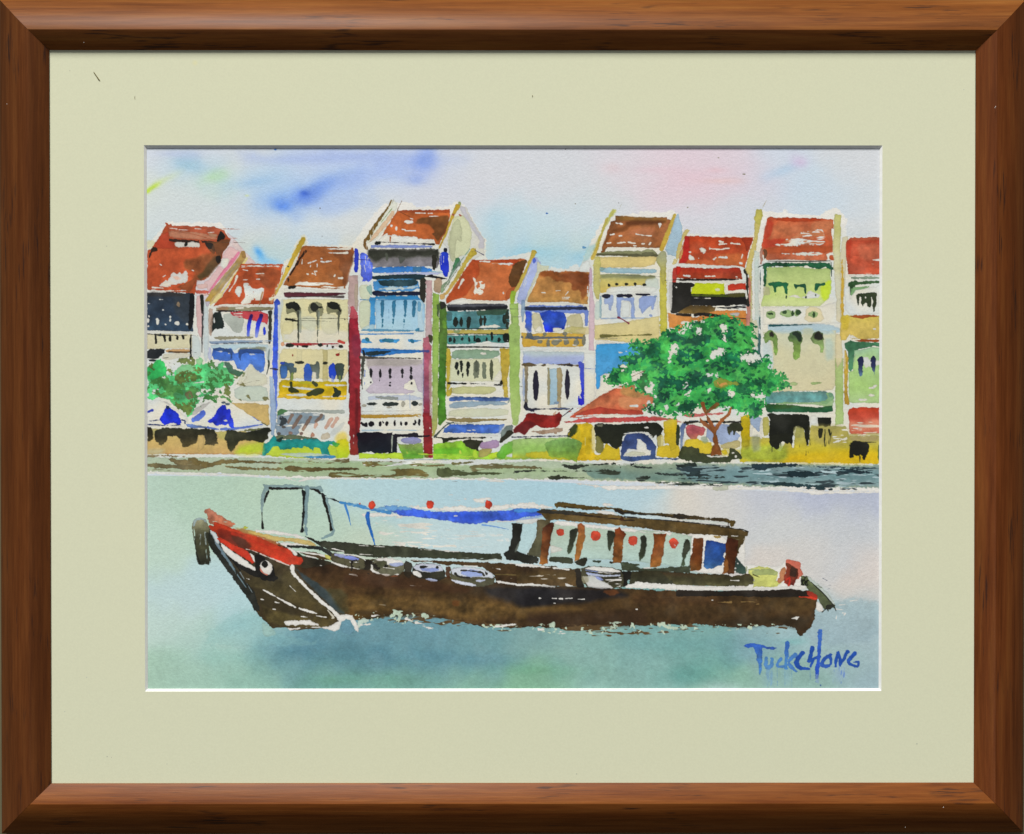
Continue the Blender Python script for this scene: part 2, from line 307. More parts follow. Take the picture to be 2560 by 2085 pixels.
P('600 262 690 268 690 300 660 330 625 310', '261f1b', r=.8); P('680 300 700 280 715 370 690 380', '4a3526', a=.8); L('740 258 1010 266', [5,4,3,3], '55453c', a=.9, dry=.1)
P('600 380 700 350 760 400 770 450 700 520 640 610 560 640 480 640 520 560 400 520 400 440 500 420', '7a4324-6a4226-7f4627', r=1.2, a=.75, soft=7, edge=0, var=.14)
P('620 500 700 400 770 400 770 460 700 530 640 600 560 640 530 600 580 560', '4a3520-443a22', r=1, a=.85, soft=6, edge=0, var=.12); P('720 400 760 392 775 440 740 480 715 440', '1f1b18', r=.6)
P('75 310 130 310 135 350 80 360 60 420 40 450 50 380', '2e211a', r=.8, dry=.15); P('300 710 440 660 540 600 500 700 460 760 400 740', '86482a', r=1, a=.8)
P('135 700 200 660 215 630 235 650 270 580 300 560 330 580 360 560 380 600 400 550 430 545 440 640 430 660 330 680 230 710', 'dcd5cb', r=1.1); P('270 600 330 600 380 630 330 640', 'd9a78f', a=.7, soft=3, edge=0)
L('85 712 190 718', 14, WHITE); Ls('190 605 215 590/480 540 495 545/160 480 175 490', 9, WHITE); P('40 735 300 742 420 735 420 748 200 752 40 748', WHITE, dry=.2)
Ls('260 120 330 128/350 135 450 140/510 125 570 128/640 165 700 160', 7, WHITE, a=.9, dry=.2)
L('945 365 870 470 760 600 650 760', [24,34,30,18], 'd87a96', a=.95); L('880 420 760 590', 12, 'cf6a86', a=.6)
P('780 420 850 420 850 470 800 530 760 500', WHITE, r=.9); P('530 680 630 670 640 720 540 730', 'd8b6ae'); P('520 735 650 740 645 790 600 800 560 770 510 770', 'bf5a48', r=1); P('560 770 640 770 630 800 560 800', 'd5b8b0', r=.8)
P('30 765 200 760 505 770 500 900 490 1150 300 1150 30 1140', '2a3440-2b3a4c-2c4054', r=.8, sm=0, var=.13); P('300 780 470 780 460 1100 380 1050 300 950', '353c42', a=.7, soft=8, edge=0); P('455 780 505 765 500 1000 480 1130 440 1140 450 1000', '16191c', r=.9)
P('30 755 400 765 400 800 30 800', '33302e', a=.8, soft=6, edge=0); P('330 860 345 850 360 890 350 910 325 890', '8d7a62')
Es('135 1050 14 34 215 1080 12 10 330 1068 24 18 262 1005 10 12 40 1040 12 22 50 1000 9 10 190 938 9 6 175 832 24 4 50 872 12 4 430 1078 9 8 262 1035 7 14 40 1100 12 8', WHITE, r=.8)
P('30 1140 470 1155 470 1175 30 1175', WHITE); P('30 1172 480 1178 480 1320 30 1325', 'd5cfab', r=.8, sm=0); L('30 1175 200 1190 460 1190', [16,12,4], K, dry=.25, r=.7); L('460 1190 580 1195', 3, '4a4a44', dry=.2)
P('145 1190 170 1160 175 1190 160 1200', '222a33'); Ls('115 1200 118 1265/205 1205 208 1245/262 1200 262 1240/335 1205 332 1225/385 1190 395 1220', 22, K, r=.7)
P('520 800 600 800 590 1180 575 1220 545 1200 520 1000', 'd3b0ad', r=.9, a=.95); L('578 800 585 960', [38,30], K); L('588 960 590 1100 578 1220 580 1360', [26,24,14,6], '3e3d3e', dry=.12, tooth='v')
P('600 830 640 900 650 1200 640 1440 600 1460 590 1200', 'c9d3d2', r=.7, a=.9); P('480 1180 560 1210 570 1420 480 1400', 'ccd6d3', a=.8, r=.6)
L('470 1190 462 1250 468 1300 465 1420', [14,20,12,22], K, dry=.12, tooth='v'); P('30 1325 220 1325 200 1370 150 1400 120 1450 30 1450', '1f2327', dry=.28, r=1); P('210 1330 450 1325 450 1368 300 1365 220 1360', 'c79c68', dry=.1, r=.8); L('250 1355 520 1358', [16,4], '2a2521', dry=.3)
P('200 1370 470 1372 460 1400 320 1420 230 1440 180 1420', 'cfcab2', r=.8, a=.8); Ls('180 1420 240 1412/250 1465 300 1470', 6, '3a3c30', dry=.3)
part('painted_shophouse')                    # small red roof
P('985 350 1015 370 1015 420 950 470 700 850 640 890 620 850 800 620', 'b79a6a', r=.7, sm=0); L('990 370 975 430 850 580 690 770 640 840', [50,60,66,60,50], 'b08c46-a08a58-97845e-b39243', r=.7, sm=0, var=.1); L('1030 420 900 600 730 830', [18,20,18], 'dcce84'); L('930 480 790 640 720 730', 20, '8c8c78', a=.5)
L('990 365 1000 400', 40, '95713a'); P('615 850 660 850 650 900 620 900', 'b9b3bd'); P('740 770 790 760 780 830 680 880 660 900 660 870', 'd9cb8c')
P('970 480 1390 478 1395 540 1370 680 1300 800 1290 880 1100 880 780 880 690 905 700 880 780 800 850 700', 'b9522c-b44c28', r=.8, sm=0, var=.08)
P('1120 530 1270 510 1380 560 1350 680 1260 730 1200 700 1150 640', '8d4424', a=.85, soft=5, edge=0, var=.12); P('1160 560 1200 560 1200 600 1160 600', 'c47e5a', a=.7, soft=4)
P('1360 500 1395 500 1390 620 1340 740 1320 740 1370 600', WHITE, dry=.3, tooth='v', r=1.2); P('970 490 1370 495 1350 505 980 505', WHITE, dry=.3)
Ls('975 510 1030 505/990 535 1035 542/975 635 1035 635/1120 575 1195 572/1125 630 1155 628', 9, WHITE, dry=.15); L('930 600 910 660 850 750', [26,16,10], WHITE, r=.6)
P('905 740 940 700 975 700 975 760 955 810 930 800', WHITE, r=1); D('980 660 1060 680 1100 730 1190 710 1200 780 1180 860 1090 830 1050 870 960 880 1010 800', WHITE, .78, 'b', seed=2); D('1200 780 1300 770 1300 830 1210 850', WHITE, .6, 'b'); L('1185 760 1150 890', 16, 'a0764a', a=.8)
P('760 890 1270 890 1270 898 1000 905 760 905', WHITE); P('720 905 1000 905 1310 905 1280 940 1000 948 780 940 720 960', '8c8664-85856a', r=.8, a=.95); P('730 900 850 900 850 935 740 950', 'a0603c', a=.5, soft=5); L('740 945 880 948 1020 952 1240 935', [18,14,10,3], '241c1a', dry=.05); L('920 918 990 915', 16, WHITE)
P('700 960 770 940 780 1020 800 1060 780 1130 700 1130 660 1190 660 1040', '1c2624', r=1); Es('700 1040 6 26', WHITE); D('690 1110 800 1090 800 1150 680 1220', K, .5, 'b')
P('650 920 690 930 680 1200 650 1200 640 1000', 'b49a86', a=.8, r=.8)
P('790 970 990 970 1000 1030 980 1160 900 1165 860 1110 790 1030', 'a9b1a6', r=1, a=.95, edge=.05); P('860 950 1240 950 1240 1080 1200 1090 1100 1040 1020 1030 880 990', 'be3f46-c4474d', r=.9); Ls('900 975 980 972/910 995 980 1000', 8, WHITE, dry=.2)
P('1010 1040 1200 1060 1240 1090 1240 1200 1000 1190', WHITE, r=.8, a=.95)
L('1072 995 1050 1060 1040 1190', [34,38,30], '2a1450-2a3ad8-6f86dc', r=.5); L('1170 995 1140 1080 1122 1200', [40,48,28], '2a1450-2a3ad8-8797dd', r=.5); E(1202, 1148, 15, 42, '2a40d0')
L('1258 960 1262 1060 1250 1260', [40,36,30], '33352f', r=.8, dry=.08, tooth='v'); P('690 1200 1100 1200 1090 1222 900 1225 720 1235', '8f8c70', r=.8, a=.95); L('680 1215 730 1195 1050 1190', 4, '555', dry=.3) if 0 else None
P('650 1245 1280 1238 1280 1250 900 1262 720 1280 660 1270', '90a8c2-7a8fa8', r=.7, a=.95); P('690 1265 1250 1255 1240 1268 800 1278', '53606c', r=.8, a=.85); P('660 1280 1240 1270 1240 1330 960 1310 900 1340 680 1330', 'bcd2d8', r=.8)
P('640 1310 670 1310 680 1430 640 1440', 'a9b3d6', a=.7)
P('690 1320 870 1318 900 1370 930 1370 960 1320 1195 1330 1210 1400 1200 1540 1160 1575 1110 1550 1060 1470 1000 1540 930 1520 900 1440 820 1450 700 1430 680 1380', '3c66c0-4674cc-4c76c4', r=.8, sm=0, var=.1)
P('690 1315 870 1318 890 1360 880 1430 860 1430 860 1360 700 1345', '2f4874', r=.8, a=.85); P('940 1350 960 1318 1190 1325 1200 1380 1160 1370 980 1360 970 1450 950 1440', '2c4880', r=.8, a=.9); P('930 1350 965 1310 1230 1310 1220 1330 960 1322 940 1360', '7e8672', a=.8); P('1100 1300 1220 1300 1230 1350 1190 1350 1160 1330', '8f9278', a=.7)
Es('750 1352 30 5 850 1370 12 5 1090 1380 30 5', WHITE, r=.8, a=.8)
P('1010 1560 1060 1480 1100 1520 1150 1580 1230 1600 1230 1700 900 1700 960 1600', 'd8d6bc', r=1, a=.8); L('1240 1280 1248 1350 1240 1420 1250 1480 1225 1580', [18,26,14,22,6], '2f3a35', dry=.3, tooth='v'); P('1210 1290 1280 1290 1275 1440 1215 1430', 'b9ccd0', a=.6)
part('painted_shophouse')                    # brown roof, cream walls
P('1560 200 1610 190 1620 280 1580 300 1460 560 1370 700 1330 720 1300 780 1280 870 1250 860 1400 560', 'cfcb94', r=1.2, a=.5, soft=4, edge=0)
L('1590 235 1545 310 1440 520 1370 670 1320 770', [50,48,42,30,16], 'c0a235-c5a73c-cdb355', r=.8, var=.08); E(1440, 502, 8, 7, '3c4a3a')
P('1600 280 1620 320 1560 400 1500 560 1420 620 1400 690 1380 680 1480 500', WHITE, r=.8)
P('1585 300 1640 295 2085 315 2100 360 2060 500 2030 600 2010 720 1850 725 1480 700 1390 690 1410 650 1500 500', 'a05c30-a4602f', r=.8, sm=0, var=.08); P('1880 330 2095 340 2090 480 2060 520 2040 690 1980 680 1990 560 1940 520 1960 430 1900 400', '7a4628', a=.85, soft=4, edge=.05, var=.12)
L('1615 350 1540 450 1460 590', [26,24,12], '2a1c16', r=.8, dry=.1, tooth='v'); Es('1440 640 9 22', '3a261c')
Ls('1830 325 1950 328 2060 325/1840 365 1960 370 2030 365', [6,18,22], WHITE, r=.6); Ls('1650 465 1665 470/1640 470 1700 450/1665 490 1660 505/1730 480 1730 505/1725 440 1690 450/1700 550 1725 550/1625 575 1640 578/1680 572 1710 582/1705 560 1715 590/1770 450 1800 458/1815 455 1870 448/1770 420 1780 425/1580 430 1578 470/1900 600 1910 590', 11, WHITE, r=.7)
L('1945 618 1980 618', 22, WHITE); D('1530 660 1700 640 1850 665 2000 690 1990 730 1500 690', WHITE, .42, 'h', seed=4)
P('1390 720 1430 715 1800 735 2010 735 2035 770 1800 760 1400 760', WHITE, r=.8); P('1440 700 1520 690 1510 720 1440 730', K, dry=.3); L('1375 740 1400 770', 16, WHITE)
P('1390 765 1430 755 1700 765 2020 765 2020 778 1850 800 1500 810 1410 815', '4c2028-5c2430', r=.6); L('1420 808 1700 800 1990 806', [10,8,28], '3a3432', a=.8)
P('1370 830 1500 825 2040 830 2040 1250 1390 1260 1360 1100', 'd8d2a4', r=.8, sm=0); P('1400 1130 2040 1130 2040 1260 1390 1260', 'dbd8cf', a=.8, soft=8, edge=0); P('1560 1000 1700 1000 1740 1080 1690 1160 1570 1100', 'c4c9b4', a=.7, soft=5); P('1780 960 1950 1000 1940 1180 1800 1180 1760 1080', 'cdccae', a=.8, soft=5); P('1380 1060 1500 1040 1480 1180 1380 1180', 'd6cf9c', a=.8)
P('1355 830 1400 835 1370 1000 1355 1100', 'c3d0d4', a=.6)
for x_ in (1490, 1715, 1895): P([x_-75,905, x_-60,870, x_,850, x_+50,870, x_+80,930, x_+60,1000, x_+30,990, x_+20,960, x_-20,960, x_-60,980, x_-75,940], '6a6c50', r=1, a=.85)
P('1425 860 1490 850 1540 870 1560 900 1550 945 1515 950 1490 920 1430 930 1410 890', '1c1f1a', r=.9); P('1665 870 1710 860 1740 900 1780 905 1770 920 1740 925 1730 955 1680 950 1660 900', '1c1f1a', r=.9); P('1825 870 1880 850 1940 870 1970 950 1950 960 1940 930 1880 930 1840 910', '1c1f1a', r=.9)
Ls('1540 950 1538 1270/1735 950 1732 1260/1945 960 1942 1190', [28,22,6], '545848', r=.8); L('1555 960 1560 1150', [34,26], '7f8a7c', a=.7); L('1748 960 1745 1140', [16,14], '7f8a7c', a=.7); L('1540 955 1545 1260', [14,8], '3b3f34')
L('1420 1030 1540 1045', [30,20], '25281f', r=.9); Ls('1480 1020 2010 1022/1540 1040 1900 1050', 4, '3a3a2e', dry=.2); E(2008, 1030, 10, 9, '35352a')
P('1400 1280 1400 1290 2010 1295 2010 1300', '9f2a2c'); P('1410 1270 1500 1265 1950 1270 1950 1280 1500 1290 1420 1300', 'a0282c', r=.5); L('1950 1250 2000 1265', [30,24], 'c04238'); E(1385,1275,20,20,'d9a27c')
Es('1455 1290 45 20 1610 1302 34 12 1755 1285 26 18 1830 1296 11 15 1968 1300 26 18 1885 1305 14 10 1535 1300 8 8', '23241f', r=.8)
P('1370 1335 1400 1320 1800 1330 2035 1330 2040 1540 1990 1620 1350 1620 1345 1450', 'd9d1a2', r=.8, sm=0); R(1525,1340,1580,1450,'d3cda0',a=.7); R(1785,1335,1835,1700,'b7ad72',a=.75)
Es('1937 1382 20 10 1485 1390 6 8', '9a2c26'); L('1955 1360 1945 1378', 4, '6a3024')
Es('1555 1462 46 18 1812 1468 30 18', '262a22', r=.9)
P('1360 1490 1390 1450 1440 1465 1500 1470 1490 1510 1525 1510 1520 1560 1495 1560 1490 1640 1455 1640 1455 1540 1430 1540 1420 1630 1370 1620 1355 1550', '3a5878-4a5a58-5a6a58', r=.9); P('1360 1500 1420 1490 1435 1540 1420 1620 1370 1620', '3a66a4-4470b0', r=.8); E(1382,1468,22,16,'2a48b0'); P('1465 1560 1495 1560 1490 1640 1460 1640','8a9a40',a=.8)
P('1600 1490 1640 1465 1680 1500 1680 1560 1670 1670 1620 1675 1595 1620', '2f5cc0-2a50b0-4068b8', r=.8); P('1650 1475 1710 1480 1725 1445 1750 1450 1755 1560 1745 1620 1720 1620 1710 1550 1680 1550', '4c5852-6c7870', r=.9, a=.95); P('1700 1560 1720 1560 1720 1610 1690 1640 1680 1560', WHITE, a=.8)
P('1845 1490 1890 1465 1925 1490 1925 1570 1900 1630 1860 1620 1840 1570', '1d3fc0-2448c8', r=.8); P('1900 1475 2000 1465 1995 1560 1970 1640 1940 1640 1920 1560', '36443e-3f4e4a', r=.9); L('1955 1600 1955 1690', [26,14], '7a8a40', a=.8); L('1880 1600 1885 1650', 26, '7a8cc8', a=.6)
P('1345 1660 1400 1630 1500 1645 1900 1655 2020 1650 2030 1680 2020 1800 2025 1830 2000 1835 1800 1830 1500 1820 1320 1815 1345 1790 1350 1740', 'bba51d-c0a416-cdaa2c', r=1, sm=0, var=.1)
P('1370 1690 1480 1700 1720 1720 1700 1738 1560 1730 1420 1710', WHITE); P('1390 1780 1600 1770 1640 1790 1560 1800 1420 1790', WHITE); P('1760 1680 2030 1680 2030 1695 1860 1700', WHITE, dry=.1); P('1720 1800 2030 1790 2030 1800 1850 1810', WHITE); L('1560 1660 1700 1665', 26, 'b8b020')
P('1435 1720 1470 1700 1510 1715 1555 1745 1540 1765 1450 1760', '32391f', r=.9); L('1468 1665 1475 1720', [30,24], '32391f'); L('1690 1660 1720 1685', [30,40], '32391f'); P('1620 1780 1660 1745 1740 1710 1800 1730 1800 1765 1740 1790 1640 1800', '32391f', r=.9); P('1880 1710 1900 1700 1930 1725 1980 1745 1970 1780 1930 1810 1880 1800 1900 1750', '2a3428', r=.9)
R(1640,1700,1700,1760,'b8b020',a=.0)
T('A1')
P('1300 850 1330 820 1368 845 1355 890 1320 892 1300 870','2a44b0-3450c0',r=.9); L('1318 880 1320 1000 1315 1250 1310 1500 1305 1610',[34,40,52,54,40],'3c5cc8-3a5ad4-4460d4',r=.7,sm=0,var=.1); P('1340 870 1365 900 1350 1300 1338 1620 1330 1620 1345 1200','c6d2d8',a=.8,r=.7); L('1260 1522 1330 1530',[10,14],'30304a',r=.8)
T('A2')
L('1312 480 1318 700 1320 900',[44,20,12],'5470d4-6a86d4',r=.8,dry=.06,tooth='v'); P('1255 480 1290 490 1310 700 1325 900 1300 1080 1265 1060 1260 700','a9c0d8-8fa8c8-8aa6c0',r=.9,sm=0,a=.9)
P('1325 830 1360 800 1440 815 1440 830 1360 870 1330 890', '4c7a4c', r=.8); P('1440 812 1900 815 2000 810 2005 850 1900 850 1700 835 1440 830', '9aa39a', r=.8, a=.9)
P('1330 870 1400 850 1800 850 1810 910 1740 920 1700 960 1560 960 1550 1070 1400 1080 1310 1060 1320 930', '8496a0-7d8f9c', r=1.2, var=.12, dry=.03)
for l_ in ('1480 870 1440 940', '1560 880 1530 930 1490 990', '1665 890 1630 940 1590 1010', '1775 865 1720 930'): L(l_, [34,38,30], '7c6a5e', r=.8)
for l_ in ('1720 960 1705 990','1870 910 1835 960 1815 990', '1930 905 1880 975'): L(l_, [40,34,30], 'c9a591', r=.8)
Es('1398 985 22 17 1345 1050 18 16', '54504c'); Es('1464 1048 22 16 1570 1050 18 16', '8a7064'); P('1655 1080 1680 1035 1700 1050 1705 1085', 'b5826a'); L('1610 980 1590 1010', 26, 'ad8f77'); P('1850 1050 1990 930 2010 950 1900 1080', 'b9c0bb', a=.6, soft=4); P('1770 1060 1850 1040 1860 1100 1760 1120', 'b8ad92', a=.8); D('1340 880 1430 880 1450 960 1350 980', '30383c', .3, 'b')
P('1310 1070 1500 1060 1600 1080 1740 1100 1740 1110 1400 1110 1320 1120', '5f6a50', r=.9); 
part('painted_shrubbery')
P('1920 1060 2000 1030 2040 1080 2035 1150 1930 1150 1900 1120', 'd8c352', a=.8, soft=9, edge=0); P('1920 1120 2040 1100 2060 1290 1900 1300 1850 1260', 'cfcb22-b2cc2a', r=1, soft=4)
P('1180 1250 1250 1160 1500 1160 1900 1150 1950 1280 1900 1295 1500 1300 1160 1260', 'b6cc3a', r=1); P('1150 1240 1180 1190 1190 1150 1240 1130 1280 1090 1300 1070 1330 1110 1740 1105 1780 1130 1910 1120 1930 1170 1850 1160 1840 1200 1870 1290 1790 1280 1750 1200 1700 1180 1690 1220 1650 1190 1600 1180 1580 1200 1480 1190 1470 1210 1360 1210 1340 1180 1290 1180 1240 1250 1190 1280', '1f8084-1f8a80-26968a', r=1.1, sm=0, var=.1)
P('1320 1110 1400 1080 1360 1140 1320 1130', '1f3834'); P('1360 1250 1640 1240 1900 1270 1920 1290 1560 1290 1350 1262', 'b7cad0', a=.8); P('1560 1285 1700 1275 1920 1275 1915 1295 1700 1300', '3f88bb', r=.9); P('1880 1130 1960 1150 1930 1190 1880 1170', '3fa23c', a=.8)
# ------------------------------------------------------------ middle houses
part('painted_shophouse')                    # tall blue house
T('B1')
P('640 60 700 130 640 260 520 440 400 520 370 490 380 440 500 300 600 120', 'd3d8c6', r=1, a=.7); P('640 190 670 180 640 260 560 360 430 500 400 510 440 440', 'd8b692', r=1, a=.9)
L('632 85 600 150 520 260 440 380 400 460', [16,22,22,40,48], '6d5427', r=.9, dry=.06, tooth='v'); L('600 100 660 90', 8, '6d5427', dry=.3); L('735 90 700 160 690 190', 6, '7a5c44', dry=.1); L('690 190 560 420', [7,3], 'a07048', a=.7); L('655 70 640 110', 6, '8a7a60', a=.7); L('640 160 530 300', 6, '6a8a48', a=.8)
P('350 470 390 460 380 520 400 560 390 590 360 560', '7a5a30', dry=.15, tooth='v')
P('1290 130 1380 150 1440 280 1560 470 1560 620 1500 650 1230 780 1200 560 1130 500 1200 300', 'd6d5cb', r=.8, sm=0); P('1310 150 1360 140 1400 230 1480 370 1550 460 1560 560 1500 560 1520 480 1420 350', 'bcbcc6', r=1, a=.8, soft=3)
P('1260 250 1340 230 1400 290 1440 400 1420 520 1400 620 1300 650 1250 700 1210 560 1190 480', 'cdd1a8', r=1, a=.95, sm=0); P('1290 260 1320 300 1340 400 1330 500 1280 470 1270 600 1250 700 1210 650 1205 500 1230 360', 'b3b894', r=1, a=.8); P('1300 100 1320 95 1330 130 1290 150', '98a468')
L('1295 140 1240 240 1180 400 1110 560', [44,26,26,18], 'b99a30-bfa244', r=.7); P('1230 215 1270 215 1250 240','a4573a'); P('1305 220 1340 235 1320 245','a4573a')
P('690 200 760 180 980 178 1210 175 1220 230 1180 380 1110 525 1065 520 1060 480 900 470 800 440 620 450 520 480 560 400 640 260', 'b25a2c-b35d2e', r=.8, sm=0, var=.08); P('900 260 1100 235 1215 240 1190 340 1140 440 1090 500 1050 420 1060 380 1000 310 860 320', '684222', a=.9, soft=4, var=.1); P('700 180 1210 178 1215 205 1000 200 720 205', '9c4322', a=.8)
P('760 285 850 280 850 310 800 320 760 300', WHITE); Ls('875 208 970 210/1010 242 1100 240/820 262 845 268/740 370 770 375/770 385 870 385/1000 212 1040 212', 10, WHITE); Es('632 335 12 14 680 362 12 20', WHITE); L('720 200 815 245', 6, '6a3820'); P('510 470 590 400 600 430 680 430 770 450 880 440 900 465 1060 470 1060 500 850 510 620 500 500 500', WHITE, r=1.3); P('610 440 630 440 625 500 612 500', 'b35d2e'); E(1070,420,34,18,'6a4224')
P('465 500 530 490 530 520 480 530', K, r=.8); L('520 500 700 505 900 515 1060 520', [6,4,8,22], '1e1c1c', r=.5)
P('425 525 1040 530 1040 555 430 560', '8090c8', r=.7); P('400 570 1100 565 1110 720 1080 760 1020 740 430 750 400 640', '716e6c-7c7a80', r=1, sm=0, var=.1); P('400 575 640 570 800 580 1100 570 1120 690 1060 640 900 640 780 660 700 640 560 660 480 700 400 640', '2b2d26-3d4036', r=1, sm=0, soft=7, var=.12, edge=0); P('560 600 600 600 600 690 580 690','50564a',a=.8); P('700 640 780 660 750 700 720 715','4a5048',a=.8); P('1035 600 1090 640 1070 790 1040 760', '2a2a22')
P('265 555 285 560 305 580 305 800 260 805 262 620', '2f40c8-2436c0', r=.7); P('320 605 355 600 390 640 450 720 440 890 340 895 320 860', '4e64d4-5a70d8-4a60dc', r=1.2, var=.15); Ls('370 640 378 720/395 660 400 750/412 700 420 760/360 730 372 790', 9, WHITE, dry=.1, tooth='v', a=.8); L('290 670 420 680', 10, '283090', a=.7); P('300 820 350 850 330 910 300 900', WHITE)
P('1110 610 1200 570 1205 840 1160 850 1140 800 1115 740', '2440c0-1c30c8-2038d0', r=.9); Ls('1128 620 1130 720/1155 640 1152 700', 7, WHITE, a=.8); P('1150 560 1190 560 1190 600 1150 600', '1a1e30')
P('440 750 940 740 1040 770 1030 800 800 800 500 810 440 800', '2f74c0-3a7cc8', r=.8); P('840 745 940 740 930 800 850 795', '3a6c8c', a=.8); P('500 810 880 800 1140 800 1150 820 900 830 500 820', 'b0b8dc', r=.8, a=.9); L('1000 790 1140 800', 10, '5a9cc0', a=.8)
P('440 835 700 820 900 815 980 830 960 860 900 880 500 880 440 870', '1c3038', r=.8); P('450 870 900 860 920 990 480 990 440 950', '3c84bc-4a90cc', r=.9); P('500 880 900 870 900 930 780 945 620 945 520 930', '24404a', r=1.1, var=.12); P('500 960 640 940 780 950 900 920 910 960 700 975 520 975', '9cc4d8-c9d6d6', r=1.2, dry=.1)
P('430 1000 460 985 600 1000 800 990 960 990 960 1030 600 1035 450 1035', '15182a-15203a', r=.7); L('960 1025 1050 1028', [8,4], K); P('920 870 950 850 980 870 975 1110 930 1100 910 980', '2b2c26', r=1, tooth='v'); P('960 845 1020 820 1100 840 1190 860 1190 872 1080 865 1020 850 980 850','17181a', r=.8)
P('410 1040 440 1050 600 1035 900 1035 920 1080 700 1085 480 1070 470 1380 410 1390', '2f80b8-4a9ad0-4a94cc', r=.9, sm=0); P('470 1070 920 1070 970 1120 960 1390 470 1390', '8cbcd8-a4cae0-a8ccdc', r=.8, sm=0, var=.07)
P('880 1100 930 1090 960 1120 930 1200 970 1390 900 1390', 'c2d6dc', a=.7, soft=3); P('900 1090 930 1110 925 1190 890 1190','4a90b8',a=.7)
for x_ in (540, 655, 768, 855):
    P([x_-18,1080, x_+24,1075, x_+16,1180, x_+8,1250, x_-8,1250, x_-14,1180], '2c6f94-3a7c9c', r=.8)
Ls('545 1270 543 1350/650 1270 648 1350/760 1270 758 1350', 16, '2a6880', dry=.45, tooth='p'); L('605 1160 608 1260',5,'6f9cb8',dry=.2)
P('320 1085 420 1070 420 1280 400 1360 320 1380 300 1200', 'c8cfb0', r=.8, a=.95); P('300 930 420 920 420 1080 320 1070', 'cdd2b4', r=.8, a=.95); P('370 940 440 920 440 1050 400 1000', '78a49c', a=.8); L('320 1072 450 1078 920 1070', 6, '3a7cae'); P('360 1340 470 1310 470 1380 320 1385','b8d0d0',a=.8)
P('320 1372 480 1365 960 1380 960 1392 700 1390 330 1388', '4a88ac', r=.7, a=.9); L('880 1380 900 1370', 26, '3a7c9c'); R(310,1395,960,1580,WHITE,r=.6); L('300 1418 620 1416 850 1412', [14,8,12], '3f86c4', r=.5)
P('340 1460 370 1470 420 1490 460 1510 330 1505', '4a9ad2'); P('370 1450 400 1455 415 1490 380 1490', '2a6c84'); P('500 1470 600 1460 720 1470 700 1500 680 1510 640 1500 520 1505', '3c92cc', r=.8); E(600,1482,60,18,'28708c'); P('790 1465 860 1470 950 1480 860 1500 800 1500', '4596d0'); P('815 1470 850 1465 860 1510 820 1500', '246c90')
P('340 1555 480 1560 940 1575 960 1600 700 1615 500 1640 400 1640 320 1600', '2f78c4', r=.8); P('370 1590 640 1585 600 1605 480 1630 380 1630','1e3038', r=.8); L('600 1580 940 1590', 6, '1d4c88', a=.8); P('340 1575 360 1575 375 1630 350 1640','14181c')
P('200 830 300 830 300 1190 200 1220', 'b49a94-b8a09c', r=1, var=.09, sm=0); P('260 930 300 910 295 1180 270 1180', 'b2a48c', a=.8); P('220 1150 250 1140 300 1210 290 1300 290 1400 210 1400', 'b84c58-9e2c38', r=1.2, a=.95, var=.1)
P('980 880 1040 880 1035 1440 970 1440 975 1100', 'bc9d9c-c0a0a2-b8a4a4', r=.9, sm=0, var=.08); P('1060 860 1140 870 1130 1010 1050 1000', 'ae9478-a08a70', r=.9)
P('210 1260 290 1260 320 1440 320 1740 205 1740 205 1400', '8f2130-882230', r=1, sm=0, var=.13); P('290 1420 320 1440 320 1700 270 1740 250 1600', '5c2456', a=.7, soft=5, edge=0); L('205 1300 205 1740', 10, '1e1416', dry=.3, tooth='v'); L('200 1268 180 1265',5,K)
T('B2')
P('205 0 290 0 320 60 320 700 330 860 310 1100 300 1265 220 1265 210 900 205 500', '8f2230-8a2430-8c2428-8a3024', r=1, sm=0, var=.12, ax='y'); P('230 60 320 60 320 250 280 300 240 240','6e2036',a=.6,soft=6,edge=0); P('270 600 300 600 300 1080 270 1080','5c1a1e',a=.75,soft=4,edge=0); L('207 200 207 640', 10, '1e1416', dry=.35, tooth='v'); P('195 920 215 920 215 970 200 960','8c2428'); Es('253 1080 4 16 252 1150 4 18',WHITE)
P('950 100 1010 80 1030 200 1030 800 1030 900 950 900 945 400', 'a8606c-9e4c60-8e5068-8c2434', r=1, sm=0, var=.1, ax='y'); P('945 200 960 200 950 860 940 860', '8098c8', a=.7, soft=3); P('1005 300 1035 330 1035 800 1010 840', 'b89a90', a=.8, soft=3); P('945 850 1030 840 1040 1000 1045 1290 960 1295 950 1100', '8f2028-8a2424', r=.9, sm=0, var=.1); Ls('945 780 960 800/1025 760 1020 870/1015 990 1020 1000', 8, WHITE, dry=.4, tooth='v')
P('1000 60 1050 70 1050 120 1030 160 1010 140','3a3626',dry=.15); P('900 220 1010 210 1010 240 940 240', '2c3c7c', a=.8)
R(330,300,945,860,WHITE,r=.5)
P('380 300 560 290 940 320 950 400 940 640 900 620 860 500 760 560 760 600 860 630 830 650 400 650 370 620 450 540 400 400', 'b8aeb6-bdb2c0-c2b8c4', r=.9, sm=0, var=.06); P('380 300 940 310 940 360 700 380 480 370 380 390', 'a6a098', a=.85, soft=6, edge=0); L('320 290 500 296 700 295 920 300', [26,20,10,8], '363228', r=.7, a=.9)
P('330 290 370 300 360 400 355 500 350 600 335 610 330 450', '3c4038', dry=.2, tooth='v', r=1); Ls('368 420 365 480/365 540 362 560',10,'6a86c8')
Es('425 440 15 52 520 445 15 46 615 430 15 36 615 480 10 26 740 425 14 32 740 480 8 20 830 420 15 42 828 490 14 24 833 545 9 12 513 515 6 14 618 540 10 6 615 570 8 6 423 540 8 10', '1a1a1e', r=.9)
